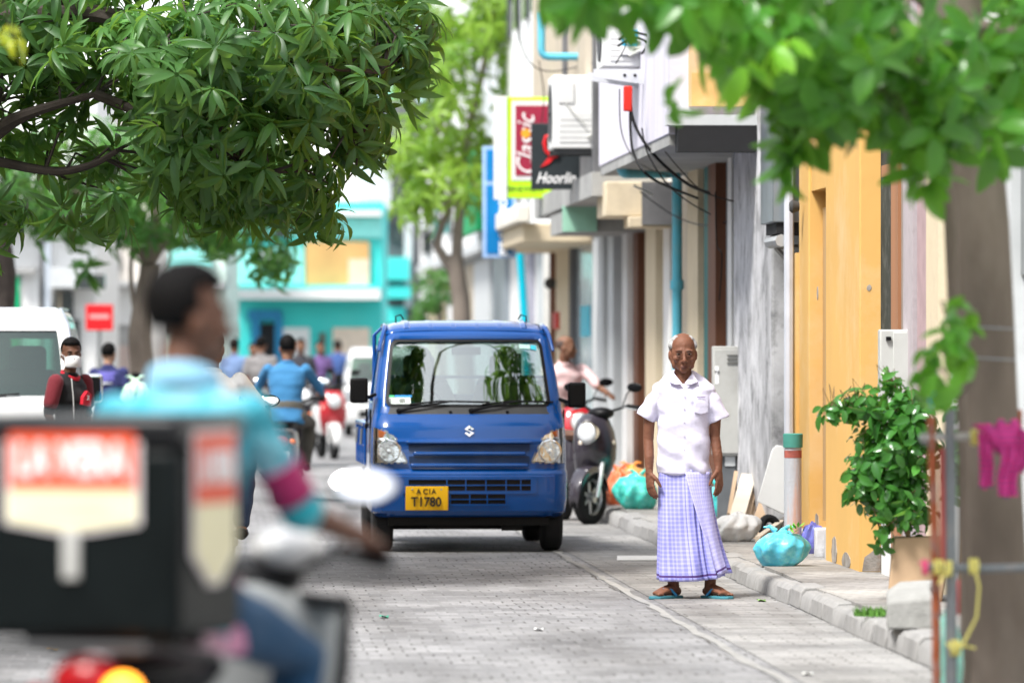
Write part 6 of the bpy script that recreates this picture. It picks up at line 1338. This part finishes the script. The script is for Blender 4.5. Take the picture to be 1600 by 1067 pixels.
br_=[[V(.3,-.1,2.5),W(-120,290,36.6),W(-20,215,36.6),W(40,180,36.4),W(150,148,36.2)],[V(.6,-.1,3.3),W(-150,60,36.5),W(100,20,36),W(300,60,36),W(480,100,36.3),W(600,110,36.8)],[W(-60,240,36.7),W(70,268,36.6),W(140,258,36.4),W(182,235,36.3)],[W(150,148,36.2),W(250,190,36),W(330,230,36),W(420,270,36.2)],[W(100,20,36),W(250,-150,37),W(420,-250,37.5),W(560,-380,38)],[W(560,-380,38),W(700,-900,39.5),W(900,-800,40.3),W(1000,-420,40.4)],[W(-60,240,36.7),W(-10,160,36.6),W(0,0,36.5),W(60,-300,37)],[W(480,100,36.3),W(540,160,36.8),W(560,220,37)]]  # limb over the road is added to carry the unseen reflection foliage
for k,b in enumerate(br_): limb(m,b,[.10,.09,.035,.035,.05,.04,.06,.025][k],.018,8)
base=[Vector(q) for b in br_ for q in b[1:]]; base+=[a.lerp(b,.5) for L_ in br_ for a,b in zip(L_[1:],L_[2:])]
twigs(m,base,p_,420,.006); obj('trunk',m,barkd,tr_)
# yellowing sprig near the top-left corner (closer)
sp=root('leaf_sprig','small bright yellow-green sprig of leaves hanging closest at the top left edge','branch',P(22,60,22))
yl=leafmat('yellow_leaf',(.22,.33,.01),(.42,.45,.02),(.6,.65,.05),.45)
scatter('leaves',[np.array([0,0,0]),np.array([-.05,.02,.03])],[np.array([.1,-.3,.6]),np.array([-.2,-.3,.5])],[whorl(6,.13,.034,5,spread=(-.2,-1.1))],1.0,yl,sp)
m=MB(); m.tube([V(0,0,0),V(-.05,.02,.15),V(-.25,.05,.4)],[.003,.004,.006],6); obj('twig',m,barkd,sp)
# --- back-left trees
bl=leafmat('street_leaf',(.03,.12,.03),(.11,.30,.05),(.30,.55,.08),.40)
blt=[whorl(k,.26,.06,3,spread=(.4,-.7)) for k in (7,8,9)]
def far_tree(nm,label,X0,Y0,trunk,tr,Bs,mat,tm,sc_,group=None,tw=60,bk=bark):
    O=V(X0,Y0,0); r=root(nm,label,'tree',O,0,group); p,a,t=blobs(Bs,np.array(O)); scatter('crown',p,a,tm,sc_,mat,r,t)
    m=MB(); bs=[]
    for k,(L_,r0,r1) in enumerate(trunk):
        q=[P(a_,b_,c_)-O if len(z_)==3 else None for z_ in L_ for a_,b_,c_ in [z_]]
        limb(m,q,r0,r1,10); bs+=q[1:]
    twigs(m,bs,p,tw,.008); obj('trunk',m,bk,r); return r
Yt=72; far_tree('street_tree','leafy green tree with a grey trunk behind the foreground rider',X(212,Yt),Yt,[([(212,GY and 542+FP*CH/Yt,Yt),(218,600,Yt),(224,500,Yt),(232,410,Yt)],.17,.13),([(232,410,Yt),(190,350,Yt),(120,300,Yt)],.09,.03),([(232,410,Yt),(290,340,Yt),(380,300,Yt)],.08,.03),([(226,560,Yt),(205,440,Yt),(208,380,Yt)],.04,.02),([(232,410,Yt),(250,300,Yt),(250,200,Yt)],.09,.04)],None,
 [(130,330,Yt,110,60,1.6,60),(250,330,Yt,110,70,1.6,80),(340,360,Yt,70,50,1.2,45),(430,310,Yt,70,50,1.0,40),(420,400,Yt,45,45,.7,20),(180,250,Yt,180,70,1.8,80),(350,250,Yt,150,70,1.6,70),(140,410,Yt,35,12,.5,4),(70,300,Yt,80,60,1.2,35)],bl,blt,1.25)
Yt=64; far_tree('street_tree','dark trunked tree at the far left edge above the van roof',X(-5,Yt),Yt,[([(-5,542+FP*CH/Yt,Yt),(0,560,Yt),(8,450,Yt),(-5,340,Yt)],.15,.11),([(2,420,Yt),(-60,300,Yt),(-100,200,Yt)],.07,.03)],None,
 [(-60,230,Yt,130,80,1.3,60),(20,300,Yt,70,50,1,25)],bl,blt,1.15,bk=barkd)
# --- light green tree centre
lg=leafmat('lime_leaf',(.12,.27,.03),(.34,.52,.07),(.60,.80,.12),.5)
Yt=84; far_tree('street_tree','airy lime green tree with a forked trunk behind the blue truck',X(724,Yt),Yt,[([(728,542+FP*CH/Yt,Yt),(724,500,Yt),(716,440,Yt),(712,400,Yt)],.15,.12),([(716,430,Yt),(692,400,Yt),(684,380,Yt),(700,330,Yt),(712,290,Yt)],.08,.045),([(714,420,Yt),(716,350,Yt),(722,280,Yt),(735,190,Yt),(760,90,Yt),(770,20,Yt)],.09,.03),([(700,330,Yt),(680,240,Yt),(690,120,Yt),(670,20,Yt)],.05,.02),([(722,280,Yt),(690,200,Yt),(640,150,Yt)],.04,.015)],None,
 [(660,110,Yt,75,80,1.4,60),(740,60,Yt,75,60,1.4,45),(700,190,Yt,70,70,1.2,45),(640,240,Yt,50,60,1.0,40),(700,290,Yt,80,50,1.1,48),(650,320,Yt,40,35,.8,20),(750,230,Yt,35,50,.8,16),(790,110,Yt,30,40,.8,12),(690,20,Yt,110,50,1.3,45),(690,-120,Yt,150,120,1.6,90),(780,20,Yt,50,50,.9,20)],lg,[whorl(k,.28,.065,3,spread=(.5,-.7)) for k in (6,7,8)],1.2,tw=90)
Yt=100; far_tree('small_tree','low bushy tree under the fork of the lime green tree',X(690,Yt),Yt,[([(690,542+FP*CH/Yt,Yt),(688,520,Yt),(688,460,Yt)],.07,.04)],None,[(680,450,Yt,38,40,.7,45),(665,490,Yt,25,30,.5,20)],bl,blt,.85,tw=15)
# --- foreground right tree
rl=leafmat('broad_leaf',(.025,.12,.015),(.09,.30,.035),(.35,.70,.07),.45,.3)
rt=[whorl(k,.16,.072,5,shape='oval',spread=(.3,-.9),bend=.5,stem=.03) for k in (5,6,7)]
TY=23.5; TO=V(X(1560,TY),TY,0); T_=root('broadleaf_tree','foreground tree with a grey-brown trunk tied with wires at the right edge','tree',TO)
Bs=[(1010,-10,21,60,30,.5,8),(905,-22,20.5,75,30,.4,16),(1100,10,21,75,40,.6,14),(1150,60,21.5,50,45,.6,6),(1062,150,21,20,20,.2,2),(1200,70,22,100,75,.8,42),(1240,150,22,60,50,.6,22),(1330,70,22,120,90,.9,60),(1400,150,22.5,110,65,.8,44),(1300,165,22,60,35,.5,15),(1480,120,22.3,90,90,.7,34),(1455,215,22,45,45,.3,10),(1580,100,23,70,110,.7,30),(1580,210,22.5,35,40,.4,5),(1260,-40,22,250,60,1.2,80),(1300,-320,23.5,350,230,2.0,160),(1650,-100,24,200,300,2,90),(1450,290,22,12,22,.1,2),
 (1222,240,22,16,26,.2,3),(1265,205,22,18,18,.2,3)]
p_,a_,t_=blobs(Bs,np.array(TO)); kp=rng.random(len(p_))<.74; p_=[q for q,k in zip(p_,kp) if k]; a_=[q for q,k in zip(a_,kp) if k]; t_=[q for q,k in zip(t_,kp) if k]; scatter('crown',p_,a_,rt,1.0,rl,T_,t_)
yg=leafmat('fresh_leaf',(.12,.36,.02),(.30,.60,.05),(.5,.85,.08),.5)
p2=[np.array(P(1210,75,21)-TO),np.array(P(1165,100,21)-TO),np.array(P(1340,50,21.4)-TO),np.array(P(1230,62,21)-TO)]
scatter('young_leaves',p2,[np.array([0,-.3,.9])]*4,[whorl(4,.17,.07,5,shape='oval',spread=(-.4,-1.2),bend=.4)],1.0,yg,T_,[.3]*4)
p3,a3,t3=blobs([(1480,560,21.8,38,60,.3,6),(1450,610,21.8,22,25,.2,2),(1500,490,21.8,25,30,.2,3)],np.array(TO)); scatter('low_sprig',p3,a3,[whorl(5,.15,.075,4,shape='oval',spread=(.3,-.9),bend=.5)],.85,rl,T_,[.75]*len(p3))
m=MB(); W=lambda a,b,Y=TY:P(a,b,Y)-TO
q=[(1566,1120,62),(1558,1000,56),(1552,850,50),(1546,650,46),(1540,500,45),(1532,350,43),(1522,220,42),(1508,90,40),(1488,-60,37),(1460,-250,33)]
m.tube([W(a,b)+V(.012*noise.noise(V(b*.01,0,0)),0,0) for a,b,_ in q],[r_/FP*TY*(1+.04*noise.noise(V(b*.02,3,0))) for a,b,r_ in q],20)
for L_,r0,r1 in (([W(1500,60),W(1420,-20),W(1300,-60,22.5),W(1150,-40,21.6),W(1000,-10,21.1),W(900,-20,20.6)],.045,.008),([W(1420,-20,23),W(1400,80,22.5),W(1330,110,22.2)],.02,.006),([W(1300,-60,22.5),W(1230,50,22),W(1190,90,21.8)],.02,.006),([W(1500,40),W(1600,60,23),W(1640,180,22.8)],.03,.01),([W(1460,-240),W(1300,-350),W(1150,-450)],.08,.02)):
    limb(m,L_,r0,r1,8)
twigs(m,[W(1000,-10,21.1),W(1150,-40,21.6),W(1330,110,22.2),W(1230,50,22),W(1400,80,22.5),W(1500,60,23),W(1600,60,23)],p_[:240],110,.003)
obj('trunk',m,bark,T_)
m=MB(); m.tube([W(1508,1100,23),W(1508,900,23),W(1503,640,23),W(1490,480,23),W(1484,330,23),W(1474,240,23),W(1460,100,22.6)],[.022,.022,.02,.024,.026,.020,.012],10); o=obj('side_stem',m,bark,T_)
twigs(m,[W(1495,560,23)],p3,14,.003)
m=MB(); twigs(m,[W(1497,560,23),W(1500,620,23)],p3,14,.003); obj('sprig_twig',m,bark,T_)
wirem=M('wire_grey',(.35,.37,.4),.5,metal=.3)
for py_ in (512,560): m=MB(); m.torus(W(1540 if py_<550 else 1542,py_),(0.05,0,1),45.5/FP*TY,.004,30,6); o=obj('tie_wire',m,wirem); o.location=TO; tag(o,'grey wire wound round the foreground trunk, %s of two turns'%('upper' if py_<550 else 'lower'),'wire','wires on the trunk')
# tree guard
gd=root('tree_guard','frame of grey and rusty pipes tied round the foreground trunk','tree guard',P(1490,1000,22.6)*1.0*V(1,1,1)[0] if False else V(X(1490,22.6),22.6,0)); GO=Vector(gd.location); W2=lambda a,b,Y=22.6:P(a,b,Y)-GO
gpipe=M('guard_grey',(.20,.22,.24),.5,metal=.3,var=.15,dirt=(.35,.3,.25),damt=.4,dscale=10); rust=M('guard_rust',(.36,.10,.045),.8,var=.35,scale=12,dirt=(.2,.2,.21),damt=.8,dscale=8); pk=M('guard_pinkrust',(.42,.10,.09),.8,var=.25)
for nm_,mt,L_,r_ in (('post',gpipe,[(1486,1150),(1486,900),(1484,640)],.024),('post',rust,[(1464,1150),(1462,900),(1455,650)],.017),('post',pk,[(1481,900),(1474,880),(1472,700)],.013),('rail',M('rail_grey',(.42,.41,.40),.6,var=.25,scale=9),[(1440,683),(1530,682),(1680,680)],.016),('rail',gpipe,[(1448,886),(1540,888),(1690,884)],.018),('post',rust,[(1592,1150),(1592,640)],.014)):
    m=MB(); m.tube([W2(a,b,22.6+(.9 if (nm_=='post' and a>1580) else 0)) for a,b in L_],r_,10); obj(nm_,m,mt,gd)
m=MB(); m.tube([W2(1446,690),W2(1440,683,23.5)],.014,8); m.tube([W2(1448,886),W2(1446,886,23.5)],.014,8); obj('side_rail',m,gpipe,gd)
rope=M('yellow_rope',(.72,.66,.20),.8,var=.15,bump=.6,bscale=90); pinkr=M('pink_rope',(.70,.10,.22),.8,var=.1)
def tie(label,c,mt,tail=None,n=3):
    m=MB(); 
    for k in range(n): m.torus((-.012+.012*k,0,0),(1,.15*(k-1),0),.028,.0055,16,6)
    if tail: m.tube([V(0,-.03,0)]+[V(*t) for t in tail],.0055,6)
    o=obj('rope_tie',m,mt); o.location=P(*c); tag(o,label,'rope','rope ties on the tree guard')
tie('yellow rope tie on the upper rail of the tree guard',(1524,683,22.56),rope)
tie('yellow rope tie at the left end of the lower rail',(1466,886,22.56),rope)
tie('yellow rope tie with a long loose tail below the lower rail',(1521,884,22.56),rope,[(.02,-.03,-.08),(.01,-.03,-.2),(-.04,-.04,-.30),(-.09,-.04,-.33),(-.11,-.04,-.30)])
tie('yellow rope tie near the foot of the grey guard post',(1492,1012,22.56),rope,[(.04,-.02,.01),(.08,-.02,0)])
tie('yellow rope tie where the grey guard post meets the lower rail',(1485,888,22.54),rope,[(-.03,-.02,-.03),(-.05,-.03,-.06)],2)
tie('pink rope tie at the left end of the lower rail',(1448,886,22.55),pinkr,[(-.03,-.02,.02)],2)
# pink striped cloth
pc=bpy.data.materials.new('pink_striped_cloth'); pc.use_nodes=True; nt_=pc.node_tree; b_=nt_.nodes['Principled BSDF']; b_.inputs['Roughness'].default_value=.9
wv_=nt_.nodes.new('ShaderNodeTexWave'); wv_.bands_direction='Z'; wv_.inputs['Scale'].default_value=14; wv_.inputs['Distortion'].default_value=2; tc_=nt_.nodes.new('ShaderNodeTexCoord'); nt_.links.new(tc_.outputs['Object'],wv_.inputs[0]); rr_=nt_.nodes.new('ShaderNodeValToRGB'); rr_.color_ramp.interpolation='CONSTANT'; rr_.color_ramp.elements[0].color=(.75,.03,.25,1); rr_.color_ramp.elements[1].position=.6; rr_.color_ramp.elements[1].color=(.16,.05,.20,1); nt_.links.new(wv_.outputs[0],rr_.inputs[0]); nt_.links.new(rr_.outputs[0],b_.inputs['Base Color'])
cl=root('knotted_cloth','bright pink striped cloth knotted on the upper rail of the tree guard','cloth',P(1560,683,22.5))
def ribbon(pts,w_,nm):
    m=MB(); pts=[Vector(p) for p in pts]; n=14
    q=[]
    for i in range(len(pts)-1):
        a=pts[max(i-1,0)];b=pts[i];c=pts[i+1];d=pts[min(i+2,len(pts)-1)]
        for t in (0,.33,.66): q.append(.5*((2*b)+(c-a)*t+(2*a-5*b+4*c-d)*t*t+(3*b-a-3*c+d)*t**3))
    q.append(pts[-1]); rings=[]
    for i,p in enumerate(q): rings.append([p+V((k/6-.5)*w_,-.012*math.sin(k*1.9+i*.5),.006*math.cos(k*1.3)) for k in range(7)])
    m.loft(rings,False,False); obj(nm,m,pc,cl,solid=.006)
m=MB(); 
for k in range(5): m.torus((-.02+.02*k,0,.01*math.sin(k*2)),(.8,.3*math.sin(k*3),.5*math.cos(k*2)),.045,.02,18,8)
m.ell((.02,-.03,.0),(.055,.04,.05)); obj('knot',m,pc,cl)
ribbon([(-.06,-.03,.02),(-.055,-.05,-.05),(-.05,-.04,-.13),(-.052,-.04,-.2)],.05,'cloth_tail'); ribbon([(.03,-.04,.0),(.045,-.06,-.08),(.03,-.05,-.16),(.035,-.05,-.235)],.075,'cloth_tail'); ribbon([(.06,-.03,.04),(.10,-.05,.0),(.095,-.05,-.08),(.07,-.04,-.14)],.05,'cloth_tail'); ribbon([(-.09,-.02,.05),(-.05,-.03,.02),(0,-.03,.0)],.04,'cloth_end')
bag('plastic_bag','pale aqua plastic bag hanging low inside the tree guard','bag',P(1483,1085,22.8),(.12,.1,.34),plastic('bag_paleaqua',(.35,.75,.65)),4.0,False)
bag('red_bottle','red plastic thing wedged low behind the grey guard post','rubbish',P(1502,960,23.1),(.07,.06,.14),plastic('red_thing',(.7,.12,.12)),4.7,False)
m=MB(); m.lathe((0,0,0),(0,0,1),[(0,.03),(.10,.03),(.13,.012),(.155,.012),(.155,0)],14); o=obj('plastic_bottle',m,M('bottle_cyan',(.03,.5,.7),.2,trans=.4,var=0)); o.location=P(1462,640,22.7); tag(o,'small cyan-topped plastic bottle stuck on top of the guard post','bottle')
# --- potted shrub
sl_=leafmat('shrub_leaf',(.02,.10,.02),(.07,.24,.04),(.30,.6,.08),.35,.22)
YS_=31.4; SO=V(X(1415,YS_),YS_,.45); S_=root('potted_shrub','glossy green leafy shrub spilling over the cardboard box','shrub',SO)
Bs=[(1400,640,YS_,50,40,.22,40),(1345,635,YS_,40,24,.18,22),(1306,642,YS_,20,14,.1,8),(1385,700,YS_,62,50,.25,60),(1395,765,YS_,60,55,.25,62),(1430,700,YS_,40,90,.25,50),(1350,745,YS_,30,50,.15,26),(1425,790,YS_,35,50,.2,30),(1380,830,YS_,14,26,.1,8),(1392,595,YS_,16,14,.1,5),(1345,770,YS_,10,30,.1,4)]
p_,a_,t_=blobs(Bs,np.array(SO)); scatter('foliage',p_,a_,[whorl(k,.092,.042,4,shape='oval',spread=(.3,-.9),bend=.7,stem=.03) for k in (4,5,6)],1.02,sl_,S_,t_)
m=MB(); W3=lambda a,b:P(a,b,YS_)-SO
bs=[]
for L_ in ([(1420,840),(1405,740),(1385,660),(1340,640),(1300,640)],[(1420,840),(1415,700),(1398,600)],[(1420,840),(1430,720),(1445,640)],[(1420,840),(1395,790),(1370,760),(1375,830)]): q=[W3(*z_) for z_ in L_]; limb(m,q,.010,.003,6); bs+=q[1:]
twigs(m,bs,p_,110,.0015); obj('stem',m,M('stem_brown',(.16,.11,.06),.8),S_)
m=MB(); m.lathe((.05,.25,-.33),(0,0,1),[(0,.09),(.24,.11),(.26,.12),(.28,.12),(.28,.10)],20); obj('pot',m,M('pot_dark',(.05,.05,.05),.7),S_)
# second shrub stems between guard and wall
p_,a_,t_=blobs([(1500,700,30.5,28,90,.2,26)],np.array(V(X(1500,30.5),30.5,.12))); S2=root('small_shrub','dark narrow shrub seen through the tree guard','shrub',V(X(1500,30.5),30.5,.12)); scatter('foliage',p_,a_,[whorl(6,.10,.045,4,shape='oval',spread=(.3,-.9),bend=.7,stem=.03)],1,sl_,S2,[.2]*len(p_)); m=MB(); limb(m,[V(0,0,-.02),V(.01,0,.5),V(0,0,1.1)],.012,.005); obj('stem',m,MATS['stem_brown'],S2)
# pavement island on the left farther on
m=MB(); m.grid(lambda u,v:SP(-.72-u*4.6,66+110*v,.115),2,40); struct('pavement',m,pave_m,'wider far left pavement'); m=MB(); m.loft([[SP(a,y,z) for a,z in ((-.70,0),(-.72,.12),(-.86,.124),(-.86,0))] for y in (66,176)]); m.bb(0,0,0,0,0,0) if False else None; struct('kerb',m,MATS['kerb_stone'],'far left kerb')
# street behind the camera (closes the canyon)
B=Bd('row_house_behind','long grey row house beside and behind the camera on the right','building',-20,a=4.3); m=MB(); m.bb(0,5,-40,31,0,7.5); obj('wall',m,gwall,B.r)
B=Bd('row_house_behind','long cream row house behind the camera on the left','building',-20,a=-5.3); m=MB(); m.bb(-5,0,-40,66,0,7.0); obj('wall',m,creamw,B.r)
